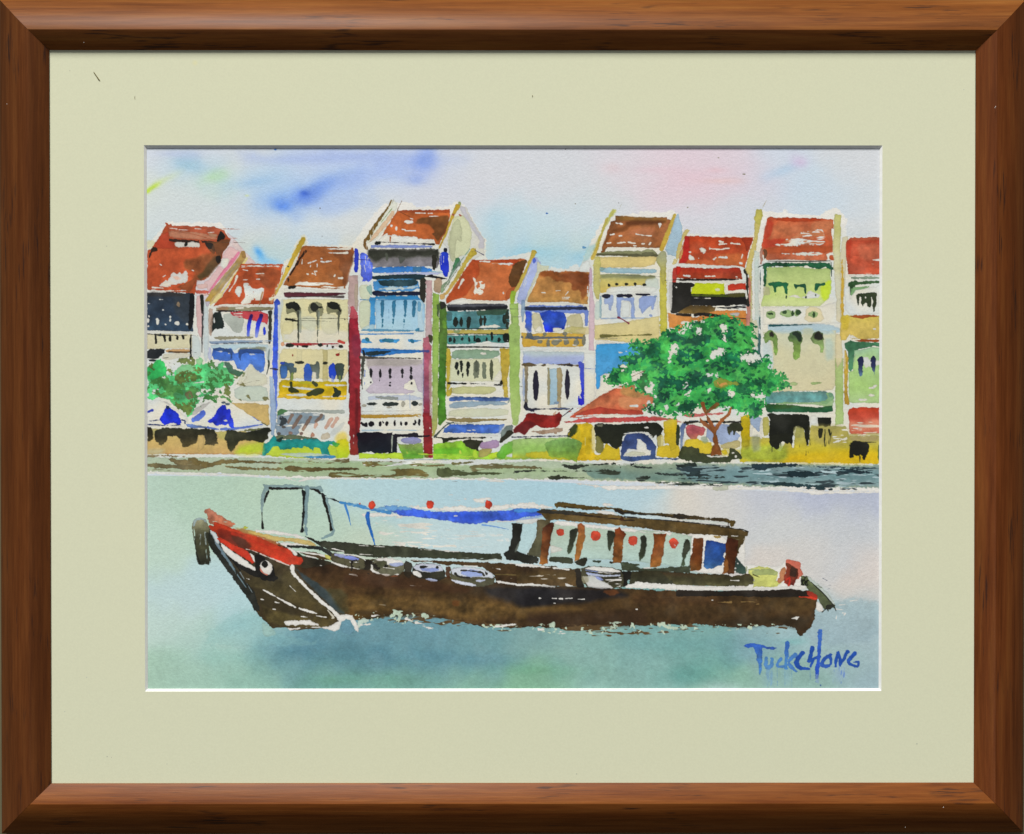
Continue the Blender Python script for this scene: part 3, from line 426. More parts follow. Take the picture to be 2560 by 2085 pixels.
P('400 680 800 660 940 690 940 710 800 720 470 710 400 720', 'b4c0d4', r=.9, a=.8); P('470 680 700 680 700 715 580 715 500 700', '8b928c', r=.8); L('815 660 818 800', [12,6], 'a9bcd8', a=.8); Es('440 755 56 20 620 757 84 22 865 750 36 24', '28302e', r=1); Es('360 770 26 16 745 755 20 28 610 790 30 10 920 762 20 14', 'a09d8c', r=.9, a=.9)
Ls('330 830 700 825 940 820',4,'b4b4ac',dry=.2); P('325 860 500 862 880 860 900 870 840 885 500 895 325 900', 'b08c3c-a8832c', r=.8); P('860 855 930 855 925 890 880 875','c2a258',a=.8); P('890 865 935 880 930 892', WHITE)
P('320 930 340 930 350 950 390 940 395 985 370 985 330 965', '18161c'); Es('430 955 30 28 520 955 20 32 548 940 12 12 585 953 16 22 665 945 14 30 727 948 15 20 778 950 18 18 860 955 15 16 868 935 10 20 912 940 11 34', '18161c', r=.9)
Ls('340 1020 600 1015 900 1020',[14,4,8],'a8c4d4'); P('290 1040 520 1038 560 1050 640 1045 640 1060 900 1045 900 1070 940 1070 1020 1068 1010 1080 900 1092 690 1085 690 1180 680 1300 650 1300 640 1240 630 1310 605 1300 600 1240 480 1260 430 1230 350 1240 300 1250', '17141e-151820-16232e', r=.8, sm=0); L('640 1075 635 1230', [16,6], 'b9c4b0', a=.85)
P('720 1120 750 1090 900 1090 930 1110 930 1140 850 1160 740 1150', '8d90c0-8a8ca8', r=.9)
part('painted_shophouse')                    # teal house
T('B1')
P('1300 655 1330 700 1240 860 1180 960 1130 1010 1130 940 1200 870 1260 720', '6f9080-7e9470', r=1.2, sm=0, var=.15); P('1270 670 1300 655 1320 670 1290 720 1250 780 1240 750', '3f7c52'); Ls('1350 680 1240 830 1160 960', 8, WHITE, dry=.2, tooth='v'); L('1415 570 1330 680',10,'7a9a88',dry=.1)
L('1450 590 1400 660 1300 830 1190 1000 1140 1040', [60,44,40,34,20], 'bba63f-b8a446-c4a45c', r=1, var=.08); P('1410 585 1480 590 1490 620 1440 640 1400 640','b9a53c'); P('1110 1020 1170 1010 1170 1060 1120 1080','cba668'); Ls('1465 578 1555 628', [3,8], '55556a')
P('1440 675 1600 680 1880 670 1960 660 1985 690 1940 840 1890 960 1830 970 1800 1060 1790 1085 1500 1080 1340 1060 1260 1075 1180 1115 1180 1060 1270 920', 'bc6435-be6a3c', r=.8, sm=0, var=.07); P('1440 680 1500 680 1520 800 1430 960 1370 1040 1260 1070 1180 1115 1180 1070 1300 900 1400 720', 'aa4420', a=.85, soft=3, var=.08); P('1440 675 1900 672 1910 700 1880 740 1700 700 1480 700', 'a9401e', a=.9); P('1880 700 1980 670 1975 720 1930 860 1880 950 1820 940 1800 880 1830 760', '5c3c1f', r=1.2, var=.1); P('1820 960 1880 940 1850 990 1800 1080 1760 1060 1790 980','b05a30')
Ls('1520 690 1610 695/1640 712 1840 720',[10,20],WHITE,dry=.15,r=.7); L('1345 880 1300 960',[30,8],WHITE,r=.8); D('1440 850 1480 860 1480 900 1570 880 1570 960 1520 1010 1440 1020 1470 930', WHITE, .8, 'b', seed=6); D('1380 990 1560 960 1560 1010 1380 1040', WHITE, .45, 'b'); E(1752,1005,10,14,WHITE)
P('1200 1115 1260 1080 1340 1065 1500 1085 1800 1090 1800 1110 1500 1118 1200 1120', WHITE, r=.8)
P('1185 1125 1400 1112 1780 1118 1800 1150 1760 1185 1400 1180 1220 1195 1190 1170', '191b24-1c1f22', r=.8); P('1200 1118 1780 1118 1780 1136 1200 1150','5c6068',a=.8,soft=4)
P('1160 1190 1810 1180 1810 1350 1780 1370 1200 1370 1170 1320', '4c7d80-4a8288-488084', r=.9, sm=0, var=.12); P('1480 1180 1810 1160 1800 1200 1720 1230 1600 1220 1500 1240 1480 1210','35503e',a=.9); P('1190 1200 1240 1200 1240 1280 1180 1290','3c5a5c',a=.7)
P('1580 1330 1640 1320 1720 1335 1720 1350 1500 1360 1540 1330', WHITE, dry=.15, r=.9)
Es('1275 1295 24 54 1330 1295 18 50 1405 1290 26 52 1400 1340 18 22 1525 1280 18 54 1565 1285 12 54 1760 1270 20 50', '1b211c', r=1); P('1740 1260 1800 1150 1810 1240 1800 1380 1780 1360 1770 1300','2a322a',dry=.1,r=1.2)
L('1170 1365 1500 1362 1820 1365',[8,8,8],'243030'); P('1180 1380 1810 1370 1810 1420 1180 1410', 'b5a850-b9aa58', r=.9, sm=0); P('1250 1380 1320 1380 1310 1400 1260 1405','7d9c6c',a=.8); L('1140 1422 1500 1415 1800 1425',[8,7,10],K)
P('1160 1430 1800 1425 1780 1500 1700 1510 1600 1490 1400 1520 1200 1520 1150 1480', '3f827c-4a8a84', r=1, sm=0, var=.1)
Es('1220 1475 18 24 1260 1475 14 34 1340 1465 16 22 1410 1470 14 30 1460 1460 10 30 1500 1480 28 28 1585 1470 16 26 1635 1440 12 44 1710 1475 18 24','161c1c',r=.9); D('1750 1410 1840 1410 1840 1500 1740 1500', '151a18', .7, 'b'); P('1420 1530 1560 1510 1640 1500 1740 1510 1800 1530 1750 1550 1420 1545',WHITE)
L('1140 1548 1500 1545 1840 1552',[18,14,8],'1c201c'); P('1160 1555 1230 1560 1230 1740 1160 1740','bca940'); P('1720 1560 1830 1560 1830 1740 1730 1740','c0a840-b8a238',r=.8,var=.08); P('1235 1575 1500 1570 1700 1580 1690 1640 1620 1665 1400 1655 1240 1660','88a688-8ca890',r=.9); P('1510 1600 1580 1600 1575 1625 1520 1615',WHITE)
P('1045 1000 1110 1020 1110 1740 1040 1740', '8cb04c-90b454', r=.8, sm=0, var=.08); P('1110 1080 1180 1130 1190 1400 1180 1700 1120 1740 1105 1740', '486a2c-44682a', r=1, sm=0, var=.14); P('1120 1090 1170 1100 1180 1150 1120 1180','2a2c26'); P('1080 1120 1110 1120 1110 1250 1090 1240','4a6238'); P('1140 1270 1180 1300 1180 1380 1140 1360','6fa234',a=.7); Ls('1108 1180 1106 1740', 5, WHITE, dry=.35, tooth='v')
P('1820 990 1880 980 1880 1000 1860 1110 1820 1120', '96b83c'); P('1815 1120 1900 1110 1900 1240 1910 1740 1840 1740 1840 1400 1820 1200', '9cbc64-9ab868', r=.8, sm=0, var=.08); L('1810 1165 1960 1168',4,'48504a',a=.8); L('1838 1240 1845 1740', 4, '6a7058', dry=.3, tooth='v')
L('2055 600 2040 650 1960 820 1900 960',[50,34,28,30],'b8a23c-bda850',r=.7); E(2062,605,24,18,'a8953c')
T('B2')
P('1045 0 1110 0 1100 300 1100 800 1090 1000 1040 1100 1040 800', '8cb04c-8fb456-9ab064-b5a850', r=.8, sm=0, var=.1); P('1110 0 1180 0 1175 700 1180 900 1150 940 1120 970 1095 960 1100 600', '4a6a28-3f6a26-3a701e-488026', r=1, sm=0, var=.14); P('1185 200 1225 210 1225 560 1190 640 1180 640','bca838',a=.95,r=.9); P('1180 640 1240 580 1235 660 1190 690','b8a63e')
P('1720 200 1830 200 1830 330 1790 500 1800 690 1760 690 1740 560 1720 400','bba23a-b9a444',r=.9,sm=0,var=.1); P('1225 210 1700 220 1720 260 1690 280 1620 310 1400 305 1240 310','86a486-8aa890',r=.9); P('1520 240 1580 240 1575 262 1525 258',WHITE)
P('1225 310 1700 300 1730 380 1720 530 1210 530','d0d2ac',r=.7,sm=0,a=.9); P('1640 520 1730 400 1730 530',WHITE,a=.9); Es('1285 375 18 42 1330 380 16 60 1400 370 20 40 1395 430 12 50 1480 380 20 60 1300 440 10 30 1345 470 10 30','1c211e',r=.9); P('1445 350 1470 325 1510 330 1510 490 1450 500','5e6654',r=.9,a=.85); P('1530 340 1580 340 1580 500 1545 500','6a7460',r=.9); Es('1632 415 18 104','4c523e',r=.8)
L('1195 548 1500 553 1730 568',[20,8,12],K,dry=.12,r=.8); E(1732,545,14,22,K); L('1740 575 1960 582',4,'5a5a50',dry=.25)
P('1240 580 1660 580 1690 620 1600 660 1400 655 1240 660','c0c288',r=.8,a=.95); P('1200 690 1300 680 1700 690 1800 690 1820 720 1600 740 1400 715 1220 730','3f5e98-5476b8',r=.9,var=.12); L('1240 675 1500 690 1830 700',5,'2f4064',a=.8); P('1200 770 1260 735 1500 725 1750 730 1810 760 1700 770 1600 760 1400 790 1220 800','8fa8b8-94a8b2',r=.9,var=.08); L('1840 640 1800 740',14,'7d8c84',a=.8)
P('1210 820 1400 800 1800 800 1800 880 1200 890','cdd0b2',r=.8,a=.9); P('1180 900 1400 895 1640 905 1790 900 1780 920 1600 925 1400 945 1200 925','8b7c4e',r=.9,dry=.04)
P('1140 1045 1170 1000 1220 960 1400 960 1760 960 1740 1000 1700 1050 1500 1045 1300 1045','3a62be-4a74cc-4068c0',r=.9,sm=0,var=.12); Ls('1390 1018 1425 1022/1440 1015 1470 1018',9,WHITE); P('1700 970 1770 960 1740 1040 1700 1060','8098b8',a=.6,soft=4); L('1250 940 1180 960 1060 1085',[12,10,16],'3d4a44',r=.7); L('1180 940 1400 955 1700 960',[8,4,3],'4c5a48',a=.8)
P('1140 1060 1220 1050 1500 1060 1690 1060 1700 1085 1170 1085 1140 1090',WHITE); Ls('1540 1050 1640 1052',6,'7aa0a8'); P('1060 1090 1200 1090 1650 1085 1650 1095 1500 1105 1400 1100 1300 1110 1180 1130 1160 1170 1140 1160 1150 1105','25281f',r=.9); P('1340 1130 1400 1105 1540 1115 1550 1160 1500 1180 1505 1280 1490 1280 1470 1200 1440 1240 1400 1190 1350 1170','2a2c1f',r=1)
P('1725 1030 1770 980 1850 960 1840 1030 1770 1100 1720 1120','6f7d78',r=.9,dry=.05); P('1715 1090 1770 1060 1800 1010 1840 1020 1850 1050 1760 1120 1715 1150','2b2d22',r=1); P('1840 0 1890 0 1900 300 1915 700 1910 890 1880 930 1845 850 1850 500','9cba66-9cbc6a-a6bc70',r=.8,sm=0,var=.07)
part_again(REG.index('painted_shrubbery'))
P('1050 1160 1330 1120 1380 1180 1500 1230 1700 1240 1700 1310 1050 1315','8cc03a-80be2c-9ccc3c',r=1,sm=0,var=.1); P('690 1150 850 1160 940 1150 955 1300 760 1310 730 1250','86a050-74b23c-8cb04a',r=1,sm=0,var=.1); P('700 1090 720 1085 720 1130 690 1140',WHITE); P('310 1250 600 1250 740 1240 750 1305 310 1300','b8dc3c-bcd83a',r=1,sm=0); P('1060 1200 1330 1190 1340 1250 1060 1270','58a828',a=.7,soft=5,edge=0); P('740 1260 1000 1250 1000 1300 760 1300','56a830',a=.6,soft=5)
Ls('930 1262 1180 1260/900 1255 990 1255/1200 1280 1440 1282',6,'b8dc40',dry=.15); P('1310 1200 1340 1255 1310 1258','c8dc50'); P('780 1220 805 1250 785 1255','b0c850'); P('1520 1140 1700 1110 1715 1190 1640 1210 1510 1200','a48cb0-a286a4',r=.9); P('1510 1205 1640 1200 1640 1240 1560 1290 1500 1290','9c9450',a=.95,r=.8); P('1450 1220 1480 1210 1500 1300 1440 1290','b4d83c',a=.9); P('1600 1280 1640 1240 1700 1230 1700 1290 1620 1300','bcdc38',r=.8)
L('760 1312 1060 1312 1200 1310',8,'8ca8b8',a=.8); P('0 1270 80 1275 60 1300 0 1300','3f88bb')
P('1660 1300 1740 1240 1770 1150 1860 1115 1940 1130 2132 1100 2132 1310 1700 1310','a4bc64-94b848-98c050',r=1,sm=0); P('1670 1290 1740 1160 1860 1120 1930 1130 1930 1200 1780 1260 1760 1310','74b24c-5cb02c',r=.9,a=.9); P('1860 1130 1920 1130 1920 1230 1880 1230','5c8f48',a=.7); P('1780 1275 1820 1250 1870 1250 1865 1285 1790 1285',WHITE); P('1940 1285 2040 1215 2132 1200 2132 1300 2000 1300','bfa820-c4aa1c',r=.9,a=.9)
# ------------------------------------------------------------ right half of the row
K2 = '1f2230'
part('painted_shophouse')                    # small blue house with tan roof
T('B1'); P('2060 650 2090 650 2120 700 2132 760 2100 800 2000 1040 1930 1130 1890 1090 1920 960 1990 780', 'a4b0d8', r=.9, sm=0, a=.9)
T('C1')
L('215 530 180 620 90 800 40 900', [46,36,34,30], 'b8a23c-bda850', r=.7); P('200 590 230 565 245 590 280 720 270 760 200 860 130 1000 80 1010 50 990 70 890 150 720', 'a3b0dc-a8b4dc-a0aed4', r=.9, sm=0, var=.1); P('200 600 220 570 240 600 215 640','4a62c8'); Ls('215 620 150 740 110 850',7,WHITE,dry=.2,tooth='v'); Ls('170 760 100 900',5,WHITE,dry=.3,tooth='v')
P('245 600 300 660 380 650 350 700 280 740 200 880 150 1010 130 1000 180 860 250 720', 'cdcfae', r=1, a=.85)
P('275 730 300 705 450 712 600 712 775 715 775 740 765 860 755 1040 700 1035 500 1015 350 1020 150 1020 155 980 200 900', 'b07a42-b58045-b88a4a', r=.8, sm=0, var=.1)
P('275 725 300 705 775 715 770 900 700 1010 680 900 590 900 600 830 480 810 420 800 380 760 300 770 275 760', '8d4a20-7c4022-885028', r=1.2, a=.85, soft=4, edge=.05, var=.14); P('480 730 775 715 765 840 700 860 620 800 500 770','6a3418',a=.75,soft=6,edge=0)
Ls('295 922 330 925/435 905 480 902/500 970 570 970/500 985 560 985/530 950 560 912/755 860 752 960',9,WHITE,dry=.12); P('140 1022 500 1020 760 1048 760 1075 700 1045 400 1040 140 1050',WHITE,dry=.1)
P('130 1065 200 1050 700 1050 740 1065 770 1110 750 1250 730 1250 720 1130 600 1130 300 1130 195 1110 195 1310 170 1350 130 1270','7088cc-6a84cc-96a8d4',r=1,sm=0,var=.1); L('140 1080 180 1085 700 1078 735 1080',[40,36,30,36],'242c44',r=.7); P('130 1100 190 1120 190 1300 170 1320 130 1260','2c40c4-3a5cc8-4a60a0',r=.8)
P('195 1120 300 1140 290 1200 310 1290 300 1330 210 1310','c0bc9a',r=.8,a=.95); P('550 1150 700 1130 710 1330 560 1330 540 1250','bdb88e',r=.8,a=.95); P('275 1130 360 1100 520 1120 545 1180 525 1290 400 1320 330 1320 310 1240','2848bc-2f52bc-2034d8',r=1,sm=0,var=.13); P('220 1310 270 1250 300 1280 300 1320',WHITE); P('540 1300 560 1230 600 1290 540 1310',WHITE); P('400 1270 490 1275 500 1300 410 1318',WHITE)
P('95 1330 200 1330 380 1320 700 1330 730 1290 720 1460 500 1470 250 1470 100 1470','c7a648-c9a03c',r=.9,sm=0,var=.08); P('550 1260 750 1270 720 1340 500 1320','bcb46c',a=.8,r=.8); L('95 1370 200 1375 400 1370 690 1375',[16,34,20,26],'5c646c',r=.8,a=.95); P('140 1330 200 1320 210 1390 160 1390','4d5a68',a=.9)
Es('325 1340 22 20 525 1335 28 20 280 1415 32 20 360 1430 18 48 430 1420 40 26 540 1415 30 30 640 1420 28 36 715 1400 20 60 480 1400 20 14','75786c',r=1,a=.92); Ls('105 1390 300 1392 640 1395',4,WHITE,dry=.35); P('600 1440 660 1450 610 1455',WHITE)
P('110 1340 130 1340 130 1380 110 1380','c7a648'); P('90 1000 120 995 130 1040 120 1200 95 1220 90 1100','6a8cac',a=.7,r=.8)
T('C2')
P('110 230 720 235 720 300 700 370 400 360 110 350','b9c8c8-a3b0d4-98aadc',r=.9,sm=0,var=.06); P('100 360 720 360 720 790 100 790',WHITE,sm=0,r=.6); P('350 400 490 400 470 740 420 760 370 770 360 700','a2bcc6-98b8c8',r=.8,sm=0)
P('120 350 240 365 230 380 160 385 150 740 120 750 125 500','8f8264-7f7a68',r=.9,sm=0); P('90 360 170 340 250 370 200 385 130 380','5c4e34',r=.9); P('270 370 330 350 345 370 300 385','5c4e34',r=.8); P('395 355 500 360 560 345 620 365 690 360 670 385 560 380 440 365','5c4e34',r=.9); E(560,368,46,10,K2)
P('350 395 375 400 380 740 370 775 350 760','9a926c',r=.8,a=.95); P('440 400 490 390 505 520 480 740 445 750 450 600','a3946c',r=.9); P('480 700 490 780 460 830 450 780','b5a688',a=.8); E(440,745,26,12,'8098b0')
Es('235 570 31 155 550 560 25 155','232230',r=.6); P('105 390 125 400 125 720 105 740','9bb0d0',r=.7,a=.8); P('660 340 680 330 720 350 722 760 690 775 660 760 690 640','3a48b8-3040c8-2c2cc4',r=.8,sm=0); L('665 680 668 760',14,'2020b8'); Ls('675 400 668 500/668 660 690 700',9,WHITE,dry=.1,tooth='v')
P('120 740 145 735 155 795 230 800 500 795 610 800 600 812 230 815 210 835 110 815','22232c-2a2e40',r=.8); L('380 800 560 802',8,'6878a0',a=.8)
L('20 0 25 300 20 520 35 800 30 940', [110,106,100,100,60], '9cbc68-98b860-a4be70', r=.7, var=.08); P('75 180 740 190 740 215 80 225',WHITE); P('720 250 830 240 830 700 720 780',WHITE,sm=0,r=.6); L('728 400 820 405',7,'8c98c8'); 
P('10 1010 60 960 110 920 140 860 165 840 200 850 330 865 400 870 470 840 495 870 470 960 440 985 360 1000 290 990 240 965 180 1000 120 1070 80 1045 20 1040','7c1c18-8f2420-7a1a18',r=.8,sm=0,var=.13); P('10 1010 130 920 200 930 240 960 160 1010 120 1070 80 1045 20 1040','54181a',a=.8,soft=5,edge=0); P('160 1030 300 1020 500 990 510 1030 420 1050 300 1050','a88f78',r=.9); Es('310 1045 20 14 430 1045 18 12','a0866c')
P('400 860 440 820 430 870','c79a78',a=.8); L('605 800 500 880',[14,6],'2c2f3c',dry=.08); P('560 830 600 820 580 840','b04a40'); L('0 1088 300 1080 550 1075',[14,8,8],'2b3048',r=.7); P('110 1095 200 1090 230 1140 200 1190 160 1160 110 1130','262b22',r=1); P('145 1185 190 1160 190 1195',WHITE); L('690 900 560 1020',[10,6],'3a3028'); P('600 980 650 960 640 1030 560 1100 550 1060','2d3822',r=1.2,dry=.05)
part('painted_shophouse')                    # tall yellow house
T('C1')
P('1000 170 1060 160 1580 170 1700 560 1780 600 1500 680 1440 520 820 580 860 460',WHITE,r=.8,sm=0,edge=0)
P('960 150 1000 95 1040 100 960 230 900 340 860 470 830 580 800 590 790 550 850 400','c2c35a-bcb862',r=1.2,a=.75,soft=3); L('950 180 900 320 840 500 805 580',[26,24,26,40],'bcb050-b99e3c',r=.8,a=.85,var=.08); P('960 170 1000 90 1045 100 990 180','c4c456',a=.7,soft=5,edge=0); Ls('1110 5 1070 85/1010 100 990 170',4,'a8a898',dry=.25)
P('740 470 850 430 760 600 700 640 720 560','8fbcbc',a=.6,soft=5,edge=0); P('700 460 745 465 735 480 705 485','5c92bc'); P('680 640 760 590 800 700 760 720 660 710',WHITE,r=1)
P('1035 155 1100 160 1330 175 1545 172 1550 190 1590 200 1560 300 1520 440 1480 480 1250 470 950 470 920 520 890 525 900 450 930 400 960 290 990 215 1035 200','8b5630-a8663c-84512a',r=.8,sm=0,var=.1); P('1035 155 1300 170 1545 180 1540 230 1300 220 1040 200','8c6430',a=.9,soft=4); P('1130 200 1540 200 1500 240 1330 240 1130 260','59311a',a=.85,soft=7,edge=0); P('980 300 1180 240 1150 300 1000 340 930 460 900 440','6b3c1c',a=.7,soft=6,edge=0); P('1180 300 1420 260 1420 340 1150 350','b8714c',a=.7,soft=7,edge=0)
Ls('1040 228 1100 238/985 345 1020 338/1070 355 1095 355/1240 340 1300 350 1390 355/1050 430 1130 420/1160 420 1230 432/950 430 985 425/1300 435 1320 435/1370 440 1385 425/1215 455 1240 455',14,WHITE,r=.7,dry=.08); P('1462 230 1495 232 1475 280 1468 260',WHITE)
L('1625 150 1590 250 1540 380 1490 490',[34,40,50,44],'bda544-c0a03c',r=.7,var=.08); P('1640 150 1660 130 1700 280 1700 380 1660 570 1560 550 1530 490 1600 280','a3bfd0-a0bcca',r=1,sm=0,var=.07)
P('845 530 1000 510 1300 500 1400 490 1440 520 1460 550 1400 570 1200 570 1000 540 860 550','8e9268-6c6c4c',r=.9,sm=0); L('850 545 1100 545 1300 555 1460 552',[22,22,30,26],'55543a',r=.7); P('1290 520 1400 515 1430 550 1290 560','5c5c40')
P('850 565 1460 565 1420 640 1310 670 870 680','d0bd7c',r=.8,sm=0,var=.06); P('830 560 880 560 880 680 840 690','a8a458',a=.8); P('870 680 960 670 1100 680 1300 685 1450 690 1440 730 1200 730 880 725','9cbcc4-94b8c4',r=.9); P('850 660 940 680 900 710 850 700','7a9c94',a=.8)
P('880 740 1040 735 1430 755 1430 790 1340 810 1340 850 1000 870 940 920 880 930 870 850','9ba06c-c6b868-cdb45c',r=.9,sm=0,var=.08); P('1320 790 1460 760 1470 900 1340 900','c3cfc4',a=.8); P('890 740 1440 750 1430 785 1200 780 1000 770 890 780','7d8058',a=.75,soft=5,edge=0)
Es('965 848 18 18 1045 840 20 14 1140 838 18 12 1232 842 14 20 1322 845 22 16','1f231e',r=.8); P('940 900 1000 860 1440 860 1440 930 1100 915 940 930',WHITE,r=.8,a=.9)
P('820 570 880 560 880 900 870 990 840 1000 810 900 810 650','b9b46a',r=.9,sm=0,a=.95,var=.07); P('870 940 1450 930 1470 1190 880 1190',WHITE,r=.6,sm=0); P('870 950 900 960 890 1180 865 1170','8cb0bc',a=.9)
P('910 980 1000 940 1020 970 990 1100 965 1100 960 1040 920 1040','93a8d0',a=.9,r=.9); P('1040 970 1220 970 1225 1180 1190 1180 1185 1010 1090 1000 1080 1180 1050 1180','8fa6d4',a=.95,r=.8,sm=0); P('1095 1000 1180 1010 1180 1170 1090 1175',WHITE); P('1265 960 1440 950 1420 1080 1400 1110 1380 1050 1310 1130 1290 1130 1270 1050','8ea4d4',a=.95,r=1); E(1385,1152,16,16,'92a8d4'); L('890 1180 1200 1175 1400 1180',8,'8aa8cc',a=.9)
P('885 950 930 935 980 940 985 970 940 985 900 970',K2,r=.7); P('1035 950 1070 935 1200 935 1210 965 1150 975 1100 965 1050 970',K2,r=.7); P('1230 930 1300 932 1380 932 1380 950 1310 955 1240 948',K2,r=.7); E(1430,960,18,10,'8098b8')
P('830 1010 880 1000 880 1190 820 1200','c3d4cc',a=.8); P('820 1250 1100 1220 1470 1155 1475 1440 1320 1440 1000 1400 820 1400','d1c68e-cfc184',r=.8,sm=0,var=.06); P('600 1300 830 1255 830 1300 740 1350','cfc28c',a=.8); L('1060 1170 1100 1190 1165 1230',[26,4,20],'85384a',r=.4)
P('1480 660 1540 650 1545 900 1550 1400 1490 1440 1475 1200 1475 800','c0b850-bdb748',r=.8,sm=0,var=.08); P('1450 540 1500 500 1545 520 1545 620 1520 850 1500 850 1480 680 1440 620','a3a67c-b5ae50',r=.9,a=.95); L('890 1355 1100 1350 1390 1345',[34,8,14],'6d6a38',r=.8,dry=.05); L('900 1370 1390 1335',5,'6d6a38',dry=.2)
P('770 670 800 680 800 860 770 860','bca0b4',a=.9,r=.8); P('770 860 800 860 825 1050 820 1500 765 1500','cdb4bc',r=.8,a=.95,sm=0); Ls('830 1380 1100 1378/820 740 1500 765/0 1165 90 1165',3,'6a7068',dry=.3)
P('860 1430 960 1435 1170 1430 1180 1480 1300 1470 1300 1736 850 1736 835 1560','3f9fd8-4a9cd4-4a98cc',r=.9,sm=0,var=.1)
T('C2')
P('835 155 960 150 1200 155 1300 190 1250 240 1200 300 1100 300 1070 420 950 400 930 450 880 480 875 600 840 610 830 400','3f9cd6-4a9ad0-3a98d8',r=.9,sm=0,var=.1); P('820 110 950 120 1040 150 850 155 830 200',WHITE); P('1050 230 1110 235 1100 250 1070 250',WHITE); P('1130 225 1150 230 1135 235',WHITE); E(1222,212,28,20,'4aa49c')
P('885 480 940 440 1100 560 1060 590 900 680 830 700 830 615 880 600',WHITE,r=.8)
part('painted_shophouse')                    # red roof, black and orange front
T('D1')
P('80 300 110 285 135 300 80 380 20 600 0 640 0 500 50 380','c9b86c',r=.8,a=.95)
P('90 360 250 358 420 372 600 365 770 370 770 400 730 500 690 680 600 655 400 660 200 640 20 630 30 580','b23f1e-ac4526-bb5c30',r=.8,sm=0,var=.1); P('90 360 130 365 140 480 120 620 20 630 50 500','b02420',a=.9,soft=3); P('380 550 680 520 680 650 400 640','c06a38',a=.7,soft=6,edge=0); P('640 370 770 375 740 470 700 520 690 450','8c2e1a',a=.8)
Ls('435 412 470 420/550 430 640 440/340 480 420 490 530 480/375 590 400 570/430 570 505 572/650 590 665 545/430 440 500 435',18,WHITE,r=.9,dry=.15); P('235 480 270 470 300 500 280 525 240 510',WHITE,r=1.3); P('125 545 150 545 190 590 180 598 125 598',WHITE); E(138,518,11,9,WHITE); E(225,580,7,8,WHITE)
P('20 632 200 642 520 655 520 675 300 672 100 670 20 655',WHITE,r=.8); P('545 648 605 655 600 668 545 665',WHITE); L('640 628 655 632',22,WHITE)
P('0 660 40 670 400 680 640 672 665 790 400 790 0 780','9e2b1a-a23e22',r=.8,sm=0,var=.1); P('0 660 50 665 40 720 0 760','c0281e'); Ls('75 752 135 758/290 760 385 760/600 765 615 770',12,WHITE,dry=.1,r=.7)
P('0 785 150 785 630 782 635 800 300 805 80 808 0 800','241a16',r=.7); P('30 805 700 805 700 830 30 830',WHITE); P('0 830 150 835 180 850 175 865 150 870 150 930 690 930 710 1040 400 1060 0 1040','1e1d1b',r=.7,sm=0); P('150 880 175 860 190 825 480 830 490 940 400 945 150 935','bccb1e-c2d020',r=.8,sm=0); P('385 885 430 880 445 905 400 910',WHITE,a=.8); P('485 850 520 830 695 825 695 930 490 940',WHITE,sm=0); P('515 850 560 835 695 828 695 890 560 900 515 905','c03a24-cc3c28',r=.8,sm=0)
P('150 935 500 945 690 930 680 965 400 970 150 960','4a5a1e',r=.8,a=.95); P('0 960 700 970 715 1040 500 1045 0 1050','1a1a1a',r=.7); Ls('30 965 110 962/180 978 340 980',5,WHITE,dry=.2); P('520 930 690 925 690 950 600 970 500 960','4f4a26',a=.9)
P('0 1045 400 1055 380 1130 200 1135 0 1130','4d3c1e-7a6030',r=.8,var=.1); P('390 1060 700 1055 690 1085 420 1080','1c1e22',dry=.15); D('390 1050 700 1050 690 1090 400 1085',WHITE,.3,'h'); P('0 1130 150 1135 150 1160 0 1158',K); P('400 1100 700 1100 720 1200 680 1330 400 1280 0 1310 0 1160 200 1170','c8803c-c97c3a',r=.9,sm=0,var=.08); L('190 1150 230 1135 470 1160 480 1165',[30,34,34,20],'1f1c1a',r=.8); L('470 1165 770 1190',[12,4],'2a2420'); L('10 1145 130 1148',22,'1f1c1a'); P('530 1130 640 1120 620 1160 540 1150','b4b4b0',r=.8); E(90,1225,45,20,WHITE,r=1.1); E(270,1210,26,20,WHITE)
P('700 780 760 760 760 1000 740 1400 700 1380 705 1100 720 900','b5705a-b87a6a-c88a7c',r=1,sm=0,a=.95,var=.12); L('712 650 708 740 715 900 720 1050',[26,22,22,20],'282822',dry=.08,tooth='v',r=.9); P('670 690 730 670 720 750 690 740','282822',r=1); L('660 1050 765 1045',8,'1c2028')
T('C1'); P('1600 690 1640 670 1650 800 1600 870','b02a20',a=.9); P('1570 820 1790 825 1785 935 1790 1040 1640 1130 1590 1130 1570 1000','201f1c',r=.8,sm=0); P('1785 825 1820 835 1820 860 1790 860','201f1c'); L('1530 800 1640 795',5,'2a2a2a'); P('1560 1130 1700 1150 1800 1160 1780 1300 1700 1300 1570 1270','cb8540',r=.8,sm=0); Es('1640 870 10 10 1625 858 8 6',WHITE); L('1650 1140 1780 1150',26,'231e1a'); E(1730,1225,44,18,WHITE,r=1.1); D('1660 1250 1880 1180 1960 1200 1880 1300 1700 1340',WHITE,.6,'b')
P('1620 580 1660 600 1640 640 1600 640 1610 600','c9b86c',a=.8); P('1650 640 1700 560 1720 400 1660 620','c9b86c',a=.8); P('1545 700 1600 680 1600 1100 1560 1100',WHITE,a=.8)
part('painted_shophouse')                    # tall green house
T('D1')
P('860 90 900 110 1720 180 1680 300 1650 620 800 600 830 300',WHITE,r=.8,sm=0,edge=0)
P('800 95 860 85 870 160 850 200 820 330 800 480 760 640 760 1400 780 1500 830 1550 820 1736 740 1736 745 800 690 680 740 500 780 370 785 180','bdb462-c5b568-c8c498-cfcfae',r=1,sm=0,var=.08); P('800 95 860 85 865 160 840 250 790 230 785 180','aca84c',a=.7); L('905 0 860 80',4,'b8b090'); P('780 500 830 520 830 1500 790 1500','c6d2c8',a=.85,r=.8,sm=0); P('740 1200 820 1200 820 1480 760 1440','cdc89c',a=.6)
